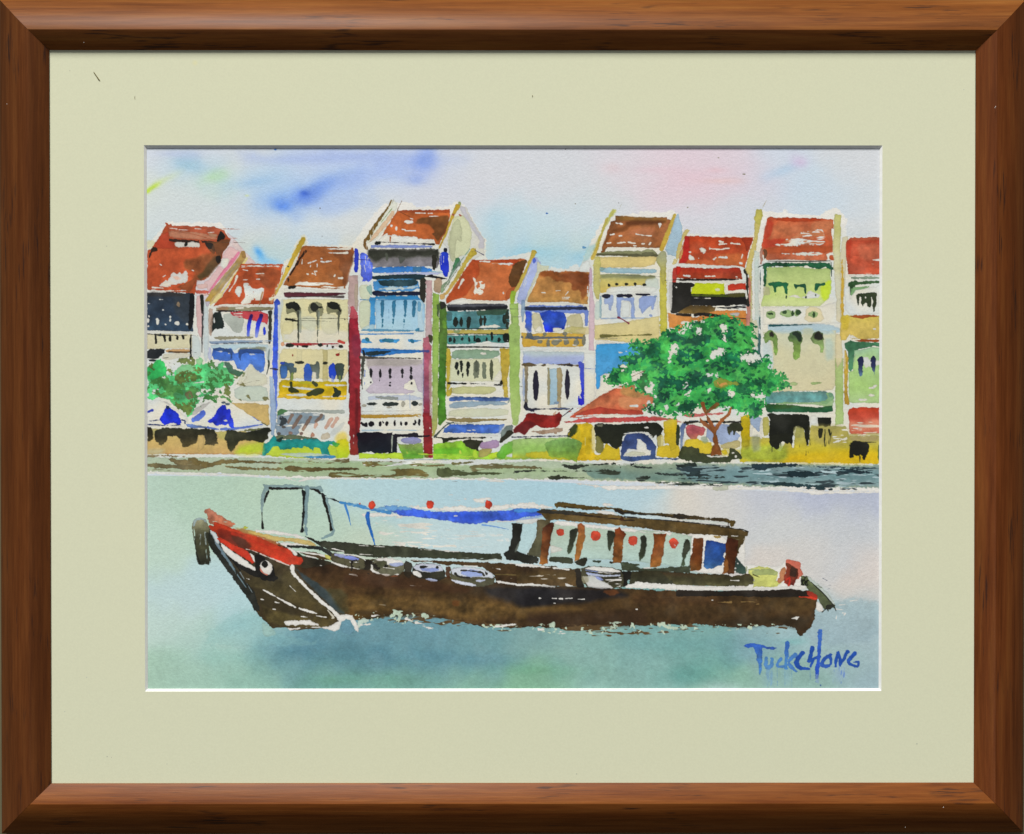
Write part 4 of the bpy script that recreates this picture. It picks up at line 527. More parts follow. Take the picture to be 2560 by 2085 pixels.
P('910 180 940 165 1000 180 1020 170 1200 175 1450 180 1570 195 1580 290 1560 290 1565 460 1565 520 1500 540 1520 590 1500 600 1000 600 910 600 860 540 850 470 880 330','b44a2a-bb6a44-b4502e-bb6644',r=.8,sm=0,var=.1); P('910 190 970 200 960 330 900 400 1100 380 1050 440 860 500 880 330','b23420',a=.8,soft=5,edge=0); P('1010 175 1450 180 1450 210 1200 215 1000 205','aa3c1c',a=.9,r=.8); P('1350 210 1560 200 1570 280 1350 330','bc7650',a=.6,soft=5,edge=0); P('900 460 1560 455 1560 520 1300 520 1050 530 900 540','b04c26',a=.85,r=.9)
P('980 440 1100 420 1110 380 1260 370 1260 330 1330 310 1400 285 1490 310 1490 440 1300 450 1100 452 1000 448',WHITE,r=1.8,dry=.36,soft=2); D('1100 380 1400 290 1490 330 1490 440 1100 450','c07850',.3,'h'); P('1040 530 1150 530 1430 515 1470 540 1400 550 1250 548 1100 540',WHITE,r=1.1,dry=.1)
P('870 500 885 480 910 500 910 560 880 590','5f3a22',r=.8); P('840 480 870 480 860 640 835 640','a5705c',r=.8,a=.9); P('920 600 1000 592 1280 598 1280 610 900 612',WHITE); P('1530 550 1570 540 1600 600 1560 605 1530 590','b8542e'); L('920 608 1300 612 1540 605',[6,14,10],'4a4c44',dry=.08)
P('870 640 920 625 1540 625 1545 670 1610 668 1600 690 1540 690 1540 740 1500 670 1440 690 1300 660 1100 665 1000 660 910 670 905 860 875 860 870 720','1f5538-1c5636-285e3a',r=1,sm=0,var=.14); L('820 670 880 640',8,'2a3c38'); L('1550 620 1555 760',[8,12],'2c4a3c')
P('905 670 1240 665 1420 690 1500 670 1545 700 1550 900 1530 980 1490 1005 1440 1060 850 1060 870 960 900 840','a4ba72-b3c67c-bed27c-c8d690',r=.9,sm=0,var=.06); P('1440 860 1545 790 1545 900 1520 990 1480 1005 1450 960','c2dc34',a=.9,soft=5,edge=0); P('870 860 930 870 940 940 870 960','b9b98e',a=.8); P('1110 970 1180 940 1240 970 1300 960 1320 900 1440 940 1430 980',WHITE,r=.9)
P('915 830 1000 810 1130 825 1120 860 1110 850 1110 940 1090 935 1080 860 1000 860 1000 920 980 920 970 850 930 850','1f5f3c',r=.8); P('1175 830 1240 840 1300 830 1305 940 1285 940 1280 870 1215 865 1200 890 1180 870','1f4f38',r=.8); P('1380 830 1490 825 1490 845 1430 860 1405 910 1385 910','1f5a3c',r=.8); Es('995 943 4 8 1103 965 5 18 1298 965 5 12 1398 948 7 12','2c4434')
P('865 1065 1450 1060 1650 1000 1650 1230 870 1240',WHITE,sm=0,r=.8,a=.95); P('1300 1060 1440 1070 1490 1210 1280 1220','dbcfa6',a=.85); Es('945 1142 48 42 1110 1132 76 36 1210 1125 30 36 1368 1140 54 34','8cab6c',r=1,a=.9); Es('940 1135 30 16 1085 1118 24 20 1165 1128 14 28 1222 1122 28 28 1378 1138 14 30','2f4a2c',r=1)
P('920 1235 1000 1238 1550 1235 1650 1290 1640 1320 1560 1330 1300 1300 920 1300','a5c0ca-a9c6d2',r=1,a=.85,soft=3); P('925 1235 1000 1242 1360 1238 1350 1246 1020 1258 930 1265','1f4d50',r=.6)
T('D2')
P('860 30 1600 20 1600 560 1560 620 960 640 1000 480 960 430 970 260','d0d2b4-cfcba6-d3cba4',r=1,sm=0,var=.05); P('860 100 960 120 975 420 880 420','cdd5d0',a=.9,soft=4,edge=0); P('1480 100 1570 100 1580 300 1500 330','a9c4bc',a=.6,soft=9,edge=0); P('920 0 1560 0 1580 60 1300 60 940 40','a9c4cc',a=.7,soft=7,edge=0); P('1260 0 1380 0 1360 120 1280 120','bfc4a0',a=.7,soft=6,edge=0); P('1590 300 1670 300 1675 960 1595 965','aac078-9cb868-acc87c',r=.8,sm=0,a=.95); P('1590 50 1650 60 1675 300 1600 420','d6cba0',r=.8,a=.9)
P('870 90 900 40 940 20 980 30 1020 90 1015 270 985 275 965 130 930 110 890 160','6c8a4c-7da04c',r=1.2,var=.13); P('1115 100 1140 40 1200 20 1250 40 1270 110 1240 180 1235 290 1200 315 1175 300 1170 140 1130 130','54744c-88ac54-84a850',r=1.2,var=.13); P('1340 110 1360 50 1420 30 1475 50 1480 180 1475 250 1450 240 1430 170 1380 150','6f8454-8aa860',r=1.2,var=.13)
P('930 50 960 30 985 60 970 95 935 80','24221e',r=.8,soft=3); P('1150 50 1200 25 1250 60 1250 130 1230 130 1200 80','26352a',r=.8,soft=3); P('1380 60 1420 32 1470 60 1470 110 1420 120 1380 100','262620',r=.8,soft=4)
P('1130 550 1180 530 1225 555 1200 575 1150 570','a3b87c'); P('1345 535 1480 540 1400 565 1345 560','9cb474')
L('835 0 832 230 838 290',[22,24,36],'3c6060',r=.8,dry=.05,tooth='v'); T('D1'); L('842 700 838 1100 832 1300 830 1520',[6,8,22,30],'3f6462',r=.7,dry=.2,tooth='v'); T('D2')
P('700 650 860 640 870 760 700 800',WHITE,a=.9); P('880 700 940 640 1100 630 1500 630 1570 650 1580 700 1500 760 1440 740 1000 750 890 755','5f8a82-5a8f8c-6aa09a',r=1.1,sm=0,var=.12); P('1500 630 1570 645 1575 760 1540 840 1440 760 1000 760 1000 740 1400 740 1520 720','86b070-7fa868',a=.8,r=.9); P('1520 640 1565 645 1560 690 1530 690','5c9070',a=.8)
P('880 760 1000 755 1420 790 1560 770 1570 830 1500 845 1000 840 910 840','2e5a30-1d5434',r=.9,sm=0,var=.13); P('1000 760 1200 765 1150 800 960 810','2c4a20',a=.7,soft=4,edge=0); L('970 842 1200 848 1560 850',14,WHITE,r=.7)
P('900 855 930 850 1000 858 1160 855 1300 862 1335 880 1340 1000 1325 1170 1300 1175 1280 1010 1200 980 1170 1040 1160 1190 1130 1160 1110 1090 1040 1110 1020 1220 980 1170 930 1170 930 1060 935 900','1a1c16-181a15-24261a',r=1,sm=0); P('1415 890 1550 892 1548 1010 1530 1010 1500 1000 1420 1000','1a1c16',r=.8,sm=0); P('1335 870 1410 870 1410 960 1340 960',WHITE,r=.6)
part_again(len(REG)-1); part('painted_shrubbery')
P('660 1100 750 1080 940 1100 940 1180 1040 1230 1110 1110 1170 1190 1200 990 1280 1010 1320 1180 1350 970 1560 980 1700 980 1730 1080 2035 1070 2035 1355 1500 1345 1200 1340 640 1335','a5a868-b6ae50-c4b430-d2b420',r=1,sm=0,var=.1); P('640 1180 1100 1150 1130 1330 640 1335','9aae3c-94a83a',a=.8,soft=14,edge=0,var=.12); P('1130 1250 2035 1200 2035 1355 1100 1340','d4b61c-d8b218',a=.85,soft=14,edge=0); P('1340 960 1720 980 1720 1150 1500 1180 1340 1100','a89c50',a=.7,soft=12,edge=0); P('750 1080 830 1060 850 1220 760 1240','8d947c',a=.7,soft=8,edge=0); P('1740 1080 2030 1070 2030 1130 1740 1130','a39468',a=.8,soft=7,edge=0)
D('930 1040 1340 1000 1340 1300 930 1280','2a2e1c',.14,'v',seed=2); D('1410 1010 1560 1000 1550 1180 1420 1180','2c301e',.33,'v',seed=3); D('1560 990 1730 990 1730 1150 1560 1150',WHITE,.25,'h'); L('1570 1145 1700 1100',[20,26],WHITE,r=1); P('1170 1000 1200 970 1280 1000 1290 1090 1180 1090','9c9a58',a=.6); P('930 1060 1160 1040 1130 1160 1050 1120 1020 1220 940 1170','1d1f17',r=1)
P('1280 1000 1335 1000 1320 1170 1300 1180','1d1f17'); P('1415 1000 1480 1000 1450 1100 1430 1100','24261a'); P('1730 1150 1800 1125 1930 1140 1930 1210 1900 1290 1880 1320 1850 1260 1830 1280 1780 1260 1770 1300 1735 1300','1b1c17-1b1c17',r=1,soft=2); L('1900 1140 2000 1140',[14,4],'2a2a20'); L('1838 1280 1838 1340',[16,6],'3a3a20',dry=.2); P('2020 1170 2035 1160 2035 1340 2020 1320','5a6c20')
P('640 880 740 860 740 1000 730 1180 670 1190 650 1100','bda81c-b8a014-a8a02c',r=.9,sm=0,var=.1); P('860 890 930 880 930 1060 870 1080','b0aa54',r=.9,a=.95); P('740 870 860 890 850 960 830 1050 800 1000 760 970 740 940','8ea4c0',r=.9,a=.9); P('740 960 770 980 760 1080 735 1080',WHITE); P('835 950 860 890 860 1100 840 1100',WHITE)
part('painted_shophouse')                    # house at the right edge
T('D1')
P('1660 370 1720 360 1700 620 1660 1400 1640 1380 1640 600','d3cdae',r=.8,sm=0); P('1580 150 1600 135 1650 150 1650 400 1640 560 1650 980 1650 1230 1600 1200 1600 980 1570 600 1575 300','c0bf72-c6c58c-d2d0b4-d8cfb0',r=.9,sm=0,var=.06)
P('1700 420 1740 375 2040 368 2040 745 1900 740 1720 740 1705 560 1695 520','b2452c-bb5036-b84e34',r=.9,sm=0,var=.1); P('1800 440 2040 430 2040 600 1850 600','bf6a4c',a=.6,soft=8,edge=0); P('1735 375 2040 370 2040 400 1740 400','b4593a',a=.8); P('1700 420 1760 390 1740 600 1700 520','b23420',a=.6,soft=5,edge=0); D('1740 640 2040 640 2040 740 1740 740','cfa58c',.12,'h'); L('1970 595 2040 598',[10,26],WHITE,dry=.1)
P('1730 745 2040 745 2040 760 1800 752 1730 770',WHITE); P('1745 760 2040 765 2040 785 1750 790','7f917c',r=.9); P('1720 830 1760 800 1850 810 2040 795 2040 830 1900 840 1780 850 1740 960 1730 900','31552f',r=1,var=.14); P('1750 870 1940 855 1900 890 1800 905 1745 960','74a468',r=.9,a=.9); P('1680 870 1740 860 1740 980 1800 900 1940 870 2040 850 2040 1140 1740 1140 1690 1100',WHITE,sm=0,r=.7,a=.92)
P('1800 935 1900 925 2000 920 2010 960 1990 1100 1970 1115 1965 970 1950 950 1950 1070 1920 1070 1910 1020 1880 1030 1870 1070 1855 1040 1850 970 1835 960 1820 1080 1810 1000','2f3a25',r=1); E(1895,970,6,10,WHITE)
L('1660 600 1668 850 1660 1000 1665 1140',[16,28,30,26],'c9a640',r=.9); P('1650 1150 1740 1150 2035 1150 2035 1385 1760 1390 1740 1340 1700 1400 1650 1400 1640 1350','c2b050-cbb45c-d0b65c',r=.9,sm=0,var=.09); P('1650 1150 1740 1160 1720 1300 1660 1290','bfa830',a=.7,soft=5,edge=0); P('1740 1150 2035 1148 2035 1165 1900 1165 1860 1185 1740 1168','9c4c24',r=.8); P('1730 1380 1760 1340 1800 1370 1830 1385',WHITE); E(1985,1285,18,12,WHITE); P('1780 1395 2035 1385 2035 1418 1820 1415','9a4a22',r=.8)
T('D2')
P('1680 150 1740 120 1760 130 2035 145 2035 185 1960 180 1880 200 1790 220 1770 400 1750 440 1725 400 1720 230 1690 200','3d7250-3f7452-46805c',r=.9,sm=0,var=.12); P('1790 225 1900 200 1980 185 2035 190 2035 750 1730 740 1725 440 1770 420','9ec49c-a8cc84-a6cb78-aac888',r=.9,sm=0,var=.07); P('1850 300 1900 280 1940 320 2030 320 2035 370 1940 380 1890 400','dcdcd4',r=1.2); P('1810 310 1850 275 1880 300 1870 400 1865 470 1840 480 1820 440 1820 350','1f2442-222848-5c80a0',r=.9); P('1950 300 1975 270 2000 310 1998 400 1985 470 1970 440 1955 400','1f2442-2a3058-6c90b0',r=.9)
P('1680 220 1700 215 1720 300 1715 640 1735 755 1720 768 1685 760 1680 600','c0a040-b89838-ac8830',r=.7,sm=0,var=.08); P('1915 600 2000 560 2010 575 1960 610',WHITE,r=1); E(1955,670,34,16,WHITE,r=1); E(1868,715,44,10,WHITE,r=.8); L('1680 140 1690 400',12,WHITE,a=.6); P('1680 755 2035 760 2035 790 1740 795 1730 960 1680 960 1675 300',WHITE,r=.6,sm=0,a=.0)
P('1715 850 1730 810 1760 790 2035 792 2035 1050 1760 1065 1735 1040 1725 900','c24026-c24a36-cf8468-c8644a',r=.9,sm=0,var=.1); D('1760 930 2035 930 2035 1050 1750 1060','d8c8b4',.22,'h'); L('1775 1000 1815 1005',12,WHITE); P('1740 1050 2035 1045 2035 1075 1730 1080','b8b068',a=.8,dry=.2)
# ------------------------------------------------------------ pavilion, parasols, trees
part('painted_pavilion')
T('C2')
P('690 900 1080 570 1260 565 1400 640 1420 750 1300 830 1560 860 1780 850 2132 840 2132 1000 1650 980 1500 900 1400 930 620 950 520 935 580 880',WHITE,r=.5,sm=0,edge=0)
P('560 890 620 850 760 750 900 660 1080 575 1200 575 1260 590 1400 650 1425 740 1300 820 1290 850 1000 855 700 890 590 900','c05c3c-c4704a-bd5238',r=.8,sm=0,var=.1); P('1090 590 1200 575 1340 620 1400 660 1290 700 1180 700 1080 650','9a7c48',a=.75,soft=8,edge=0,var=.12); P('1080 680 1300 700 1250 800 1080 800 1060 720','cc8a5c',a=.8,soft=5,edge=0); P('1100 565 1260 560 1270 580 1130 590','a06030',a=.8)
P('620 860 860 780 960 805 1280 820 1320 850 1250 870 920 850 760 860 620 890','ab3a2c-ad4030',r=.9,a=.9); D('900 620 1100 580 1080 640 900 700',WHITE,.25,'h'); L('640 880 900 860 1310 880',[14,10,10],WHITE,dry=.08,r=.7); L('1180 775 1248 775',[16,26],WHITE); P('1350 720 1380 710 1390 760 1340 765',WHITE); L('650 800 720 790',6,'b06050',dry=.2); L('1090 570 600 860',4,'8a4a34',dry=.3)
P('520 935 600 920 780 890 1000 895 1320 880 1640 900 1650 915 1480 925 1300 930 1000 940 720 940 570 945','b84444-bc4c48',r=.9,sm=0,var=.07); P('1360 870 1540 890 1700 935 1680 945 1480 900','b06a50',a=.8)
P('1690 850 1780 850 2132 840 2100 860 1960 870 1850 890 1720 885','c0605a-c46862',r=.9); P('640 955 740 945 800 970 800 1200 830 1260 1080 1240 1090 1320 650 1320 600 1120 560 1060','c8ab22-cdb020-ceae20-d2b01e',r=1,sm=0,var=.1); P('600 970 660 960 640 1050 560 1100','33401e',r=1.2,soft=3); P('790 990 830 980 830 1240 790 1240','cfc070',a=.7,soft=4,edge=0); P('640 1000 680 990 680 1260 640 1260','b0a42c',a=.6,soft=5,edge=0); P('720 1180 780 1180 780 1260 730 1260','b09a1c',a=.6,soft=3,edge=0); L('730 1070 730 1170',10,'d8cc70',a=.8,dry=.1)
P('0 1112 110 1100 400 1092 560 1090 640 1120 650 1325 350 1310 0 1292','a6c67c-94c060-b6bc34',r=1,sm=0,var=.1); P('150 1240 400 1225 640 1240 650 1318 300 1300 120 1290','c4b82a',r=1.2,a=.85,soft=3)
P('560 1100 640 1100 700 1150 690 1200 640 1300 650 1340 600 1330 540 1300 380 1290 340 1200 320 1150 400 1110','6c9c50-72a044-94b838',r=1.2,var=.12,a=.9)
P('825 960 870 945 1000 960 1440 940 1470 950 1515 1010 1490 1040 1490 1190 1460 1200 1440 1070 1400 1100 1360 1040 1170 1040 1110 1080 1090 1180 1045 1215 1000 1190 970 1150 890 1150 860 1080 830 1080 820 1000','1d2019-23261b',r=1,sm=0); P('830 1080 860 1070 920 1150 920 1240 870 1255 835 1240','6c6a2e',r=1,a=.9); E(1340,992,22,9,WHITE); P('840 960 910 955 905 990 850 980','6a6c58')
P('930 1150 1000 1190 1050 1210 1070 1170 1085 1310 800 1310 900 1240','d0b628',r=.9)
P('1090 1200 1110 1100 1150 1050 1300 1040 1360 1060 1400 1120 1440 1190 1430 1290 1680 1300 1640 1315 1400 1310 1230 1320 1200 1340 1080 1310 1080 1260','30406e-35487a-3a5280',r=1,sm=0,var=.12); P('1110 1275 1160 1205 1240 1210 1250 1110 1280 1105 1340 1160 1350 1210 1390 1220 1385 1270 1200 1285',WHITE,r=.9,sm=0); P('1130 1250 1220 1225 1330 1240 1330 1270 1140 1275','c9ccb0',a=.9); P('1100 1060 1150 1040 1320 1030 1400 1070 1430 1130 1300 1040 1120 1060',WHITE,r=.7,dry=.1)
P('1450 1180 1520 1170 1650 1150 1680 1200 1670 1300 1440 1290','d0b424',r=.9,a=.95); P('1510 930 1640 890 1650 1000 1640 1200 1590 1220 1560 1150 1520 1150','cdb83c-bfa41c-c8b02c',r=1,sm=0,var=.1); P('1440 1080 1510 1060 1520 1170 1460 1190','cfc374',a=.8); P('1640 975 1670 960 1680 1060 1665 1180 1640 1160','26301e',r=.9,dry=.05,tooth='v'); P('1680 950 1750 940 1720 1020 1700 1180 1680 1210 1680 1080','52688c-6078a0-90a4bc',r=.9); P('1700 930 1760 940 1720 970','a08878',a=.7)
P('1710 960 2132 960 2132 1290 1710 1290',WHITE,sm=0,r=.4); P('1730 1000 1760 955 1900 980 1940 1010 1900 1080 1860 1060 1840 1110 1780 1110 1740 1060','a3525c-a85058-b86850',r=1,var=.14); P('1720 1110 1800 1120 1860 1110 1990 1150 2000 1260 1900 1260 1720 1220','d2ba2c-cdb628',r=.9,a=.95); 
T('D2')
P('100 1110 210 1100 250 1130 350 1140 370 1200 340 1260 100 1240 60 1200','d0b82c',r=.9,sm=0); P('310 960 560 960 640 1080 600 1130 480 1170 340 1130 300 1080','8e9fc0-94a6c4',r=1,sm=0,a=.95,var=.1); P('100 980 130 960 250 980 300 1010 270 1070 220 1060 200 1110 140 1100 100 1050','a4505a-ac5458-b86a50',r=1,var=.14); P('240 1090 300 1080 330 1130 270 1160','7c9070',a=.7,soft=4); P('440 1160 640 1110 640 1200 450 1200','b0a468',a=.9,r=.9); P('450 1200 640 1210 640 1290 460 1290','c8b83c',a=.6)
P('500 1000 540 950 600 920 650 950 670 1010 660 1030 600 1030 580 1070 560 1010 540 1070 510 1050','2e3222-343626',r=1,soft=2); L('100 950 140 935 400 935 640 935',[46,24,20,26],'26261e',r=.8); L('140 925 250 920',6,'4a5a70'); P('50 960 110 950 80 1020 60 1200 40 1200 45 1060','4c6088-8496b4',r=.9)
P('10 1290 60 1180 130 1180 230 1210 230 1250 350 1255 450 1270 520 1280 540 1190 600 1220 640 1260 660 1300 560 1310 540 1340 300 1345 100 1325','34391f-38402a',r=1.1,sm=0,var=.12); L('310 1272 380 1285 510 1278',[14,18,10],WHITE,r=.6); Es('568 1245 14 8 598 1282 8 10 500 1240 20 16',WHITE); P('450 1230 500 1215 520 1250 480 1270','cdb828')
part('painted_parasol')
T('A2')
P('30 740 130 705 180 720 250 760 340 820 430 890 410 960 415 990 250 975 30 975',WHITE,r=.9,sm=0); P('180 720 250 745 320 800 260 770','b9b9b2',a=.7); P('150 915 170 880 200 830 225 770 250 780 290 810 340 850 360 900 380 940 350 965 300 945 240 955 210 970 170 940','1628b4-1c30c8-2030cc',r=.9,sm=0,var=.13); P('30 830 90 800 95 830 40 845','3044bc'); Ls('30 960 130 962 200 970 370 965/60 925 160 915/365 915 410 920 410 950',[14,10,8],'2c3c6c',r=.7,dry=.05); P('215 780 250 770 260 800 230 810','1c3038',a=.8)
part('painted_parasol')
P('430 880 540 790 680 720 780 710 880 740 1000 800 1140 890 1200 960 1180 985 900 1020 740 1020 600 1000 430 985',WHITE,r=.9,sm=0); P('450 860 540 780 680 720 600 800 500 870','b4b4ac',r=1,a=.85); P('470 900 520 870 590 810 620 830 610 870 570 920 480 940','4c66c8-5a78d4',r=.9,var=.12); P('630 925 680 900 740 800 780 765 810 765 830 810 860 810 880 900 905 990 1000 985 880 1010 860 990 840 955 760 970 730 975 690 940 650 945','1f2fc4-2434d0-2b44d4',r=.9,sm=0,var=.13); P('790 920 820 905 840 930 810 935',WHITE)
P('420 950 500 960 600 975 640 990 600 1000 480 995 425 985','5c74a8',r=.8,var=.12); Ls('640 990 740 1010/770 1005 870 1010 990 990 1180 960/1090 880 1150 920',[22,26,20,16],'5a74c4',r=.7); Es('795 738 22 12 835 755 20 12','50606c'); L('1185 940 1230 960',[24,30],'4c5440',dry=.1)
part('painted_shrubbery')                    # yellow ground and dark clumps under the parasols
P('880 745 1060 745 1240 765 1255 960 1230 970 1180 940 1000 830','cbb070-c8ac68',r=.9,sm=0,var=.07); P('30 1000 400 1000 740 1030 1000 1020 1200 1100 1180 1260 1000 1255 30 1258','b8b070-c8ac68-c6a466',r=.9,sm=0,var=.07); P('740 1040 850 1030 820 1120 740 1100','a8a85c',a=.7,soft=6,edge=0); P('960 1170 1190 1120 1190 1258 900 1256','b9c840-b4cc30',r=.8,soft=14,edge=0,a=.95); P('30 1210 200 1200 180 1258 30 1258','bdb890',a=.8,soft=10,edge=0); L('200 1250 900 1256',8,'b87c50',a=.5)
P('30 990 70 990 95 1050 90 1120 30 1140','262418-3a3620',r=1.2,soft=2); P('100 1060 130 1010 200 990 400 1000 600 1000 700 1010 730 1060 740 1150 700 1165 610 1160 605 1070 540 1070 530 1150 420 1180 390 1180 360 1110 320 1070 240 1080 220 1140 170 1165 120 1130','2b2d20-2e2c1e-5a5030',r=1.3,sm=0,soft=2,var=.15); P('540 1070 600 1060 605 1180 540 1250 530 1150','c4a868',a=.9,r=.8); P('800 1100 830 1020 870 1010 1000 1040 1190 995 1260 990 1275 1020 1240 1060 1240 1110 1180 1140 1100 1130 1000 1120 950 1130 900 1200 870 1240 840 1200 830 1140','22261c-2a2c1e-4a4828',r=1.3,sm=0,soft=2,var=.15); Ls('610 1160 740 1090',14,'3a3822',dry=.3); P('1000 1010 1180 990 1170 1010 1000 1035','6a7048',r=.8)
part('painted_tree')                         # tree at the left
P('130 330 200 330 300 400 260 470 200 470',WHITE,r=1); P('880 340 1230 560 1250 680 900 720','d9d9cc',r=.5,a=.0)
P('900 580 1220 570 1240 720 1000 730 900 700','bdcbbc',r=1,a=.9); P('1010 520 1050 380 1080 350 1130 420 1240 480 1230 570 900 570','d6d4bc',r=1,a=.9); L('1010 550 1120 520 1220 530',3,'8a8a78',dry=.3)
P('30 380 100 360 120 330 150 315 190 330 220 400 230 460 300 440 330 400 370 370 450 350 510 370 550 300 590 300 590 350 640 360 700 400 750 350 790 340 800 380 860 390 860 440 910 460 900 540 860 580 700 600 560 620 600 640 740 620 700 640 640 680 550 700 560 730 500 790 480 860 440 870 400 840 330 790 280 760 260 720 150 690 80 710 30 725','52c474-58c87a-4cb468',r=2.4,sm=0,var=.14)
P('30 380 120 340 150 315 200 330 230 440 200 480 40 530','30b458',r=1.2,a=.9,var=.1); P('330 460 320 400 370 370 450 350 510 370 520 430 440 440','86c48c',r=1.2,a=.9); P('520 300 590 300 590 340 560 370 520 350','98cc94',r=1); P('640 420 860 400 910 470 880 560 640 600 590 560','5ac472',r=1.3,a=.9,var=.1); P('180 560 240 550 320 600 320 660 270 680 220 640','72c282',r=1.2,a=.9)
DG='4a6b30'
for p_ in ('30 350 80 350 120 410 100 425 40 400','310 330 350 290 460 310 500 300 515 340 500 370 420 360 360 340 300 350','225 405 260 400 290 440 270 450','640 330 680 320 730 370 740 420 720 440 690 390 650 390','510 400 550 380 600 430 580 445 510 430',
  '320 470 370 430 480 440 560 450 600 490 560 510 500 530 430 550 330 560 310 510','660 520 710 470 740 540 720 530 700 510','40 550 80 510 200 485 260 510 290 560 340 560 420 560 400 640 340 700 280 740 240 670 150 700 140 660 210 640 190 580 60 560',
  '470 580 530 575 570 620 540 680 500 690 430 690 400 640 440 610','290 740 400 750 480 730 520 740 460 840 420 860 340 800','790 600 810 540 860 560 860 650 880 720 840 690 780 650','860 440 900 420 1010 440 1000 480 940 490 940 560 920 550 920 490 870 470',
  '600 690 680 640 640 720 560 750','680 680 780 660 860 700 880 745 800 700 700 690','80 640 120 600 160 620 160 660 120 660','960 540 1010 590 990 560'):
    P(p_, '4a8440' if p_[0] in '46' else '5f6e34', r=2.6, var=.16, a=.9, dry=.2, tooth='p')
P('800 330 860 340 900 420 1000 430 950 490 870 450 820 400','38604c',r=1.2,a=.9); P('280 650 420 600 430 700 330 730','3c7c50',a=.7,soft=4,edge=0); P('400 650 470 620 500 690 430 720','6a5a40',a=.8)
for p_ in ('930 710 970 700 985 760 965 720','1000 690 1040 660 1065 710 1050 700 1020 680','1180 690 1220 680 1260 720 1230 710 1210 730','940 560 1000 540 1010 590','940 500 1050 610','980 460 1050 500'): P(p_,'7a7848',r=.8,a=.9)
Es('290 470 12 10 262 465 10 8 110 620 18 14 95 650 16 8 140 608 10 10 545 650 22 20 40 660 8 12 195 488 8 5 560 700 24 12 690 630 60 8',WHITE,r=1.4); P('490 545 600 520 600 545 500 550',WHITE); P('700 640 770 630 760 650 700 670',WHITE); D('30 380 900 380 880 840 30 700','3c7a3c',.035,'c',r=2,seed=3)
part('painted_parasol') if 0 else None
part('painted_tree')                         # tree at the right
T('D1')
crown='-530 1420 -450 1400 -400 1330 -420 1250 -330 1180 -180 1150 -120 1130 -60 1100 20 1110 100 1080 240 1060 300 1000 420 1010 500 990 560 1040'
T('C2')
CR='940 480 1010 430 1060 430 1080 380 1130 370 1140 330 1090 310 1140 280 1230 270 1270 210 1180 180 1190 130 1250 130 1300 170 1330 130 1400 130 1470 110 1520 70 1560 30 1640 -10 1700 20 1760 -40 1840 -50 1900 -90 1960 -80 2000 -120 2100 -130 2200 -110 2240 -90 2290 -40 2340 0 2400 -30 2420 60 2410 150 2330 240 2290 260 2400 280 2480 330 2560 300 2570 390 2640 460 2750 460 2700 540 2790 570 2650 600 2590 640 2540 650 2530 720 2510 800 2470 880 2350 850 2200 800 2130 780 2050 770 1980 820 1850 760 1790 850 1640 860 1540 880 1460 830 1330 820 1340 780 1420 770 1440 680 1350 660 1290 640 1200 560 1130 570 1080 540 1000 560 940 540'
P(CR,'3fa84f-38a04c-3aa84f',r=5,sm=0,var=.13,edge=.05)
D(CR,'2a8a46',.34,'c',r=5,seed=9,var=.12)
DK='1c6440'
for p_,c_ in (('940 490 1010 430 1060 460 1060 540 1010 540 960 520','1f6840'),('1100 310 1240 270 1290 220 1360 250 1330 330 1200 370 1110 330','17503c'),('1180 180 1200 130 1260 140 1260 180','1c5c48'),('1240 470 1340 430 1380 500 1380 600 1330 640 1270 600','2a6034'),('1330 200 1470 120 1500 260 1400 300 1330 290',DK),('1530 60 1600 40 1700 100 1830 60 1980 40 2000 120 1900 200 1740 170 1600 130 1550 110','175038'),
  ('1650 200 1750 190 1900 220 1940 300 1830 330 1700 400 1620 350 1640 280','14503a'),('1440 480 1600 460 1700 480 1830 430 2000 490 1990 560 1800 620 1680 640 1560 600 1460 620','144c36'),('1440 600 1580 640 1590 720 1460 720','155038'),('1310 800 1400 760 1540 840 1540 880 1360 850','1f4d3c'),('1680 740 1790 720 1850 770 1790 850 1650 840','1b5a3a'),
  ('2050 0 2200 20 2200 140 2080 130','1a6440'),('2100 250 2290 240 2300 380 2160 400 2050 330','186440'),('2350 170 2500 260 2520 440 2400 420 2340 300',DK),('2200 560 2480 520 2540 640 2400 700 2220 640','1a6038'),('2000 600 2150 600 2200 720 2050 740',DK),('2350 780 2480 740 2500 860 2380 850',DK),('1380 330 1500 300 1560 400 1520 470 1400 420',DK),('1980 160 2080 180 2120 280 2020 260',DK),('1160 540 1240 500 1260 560 1180 580',DK)):
    P(p_,c_,r=3.4,var=.2,dry=.07,tooth='p')
for p_ in ('1360 420 1480 400 1460 500 1390 540 1360 480','1310 150 1390 130 1380 190 1300 200','1610 380 1720 360 1800 420 1700 430 1640 430','1580 690 1700 640 1740 720 1620 800 1580 760','2230 0 2350 80 2420 230 2330 240 2240 130','2380 400 2500 380 2600 440 2540 520 2400 500','2200 400 2330 440 2380 520 2250 540','1440 760 1560 800 1540 870 1450 820','1500 130 1620 160 1560 260 1480 220','2020 -60 2150 -100 2160 0 2060 20','1070 440 1170 420 1190 520 1100 540'):
    P(p_,'4ab552',r=2.6,var=.13,dry=.08,tooth='p')
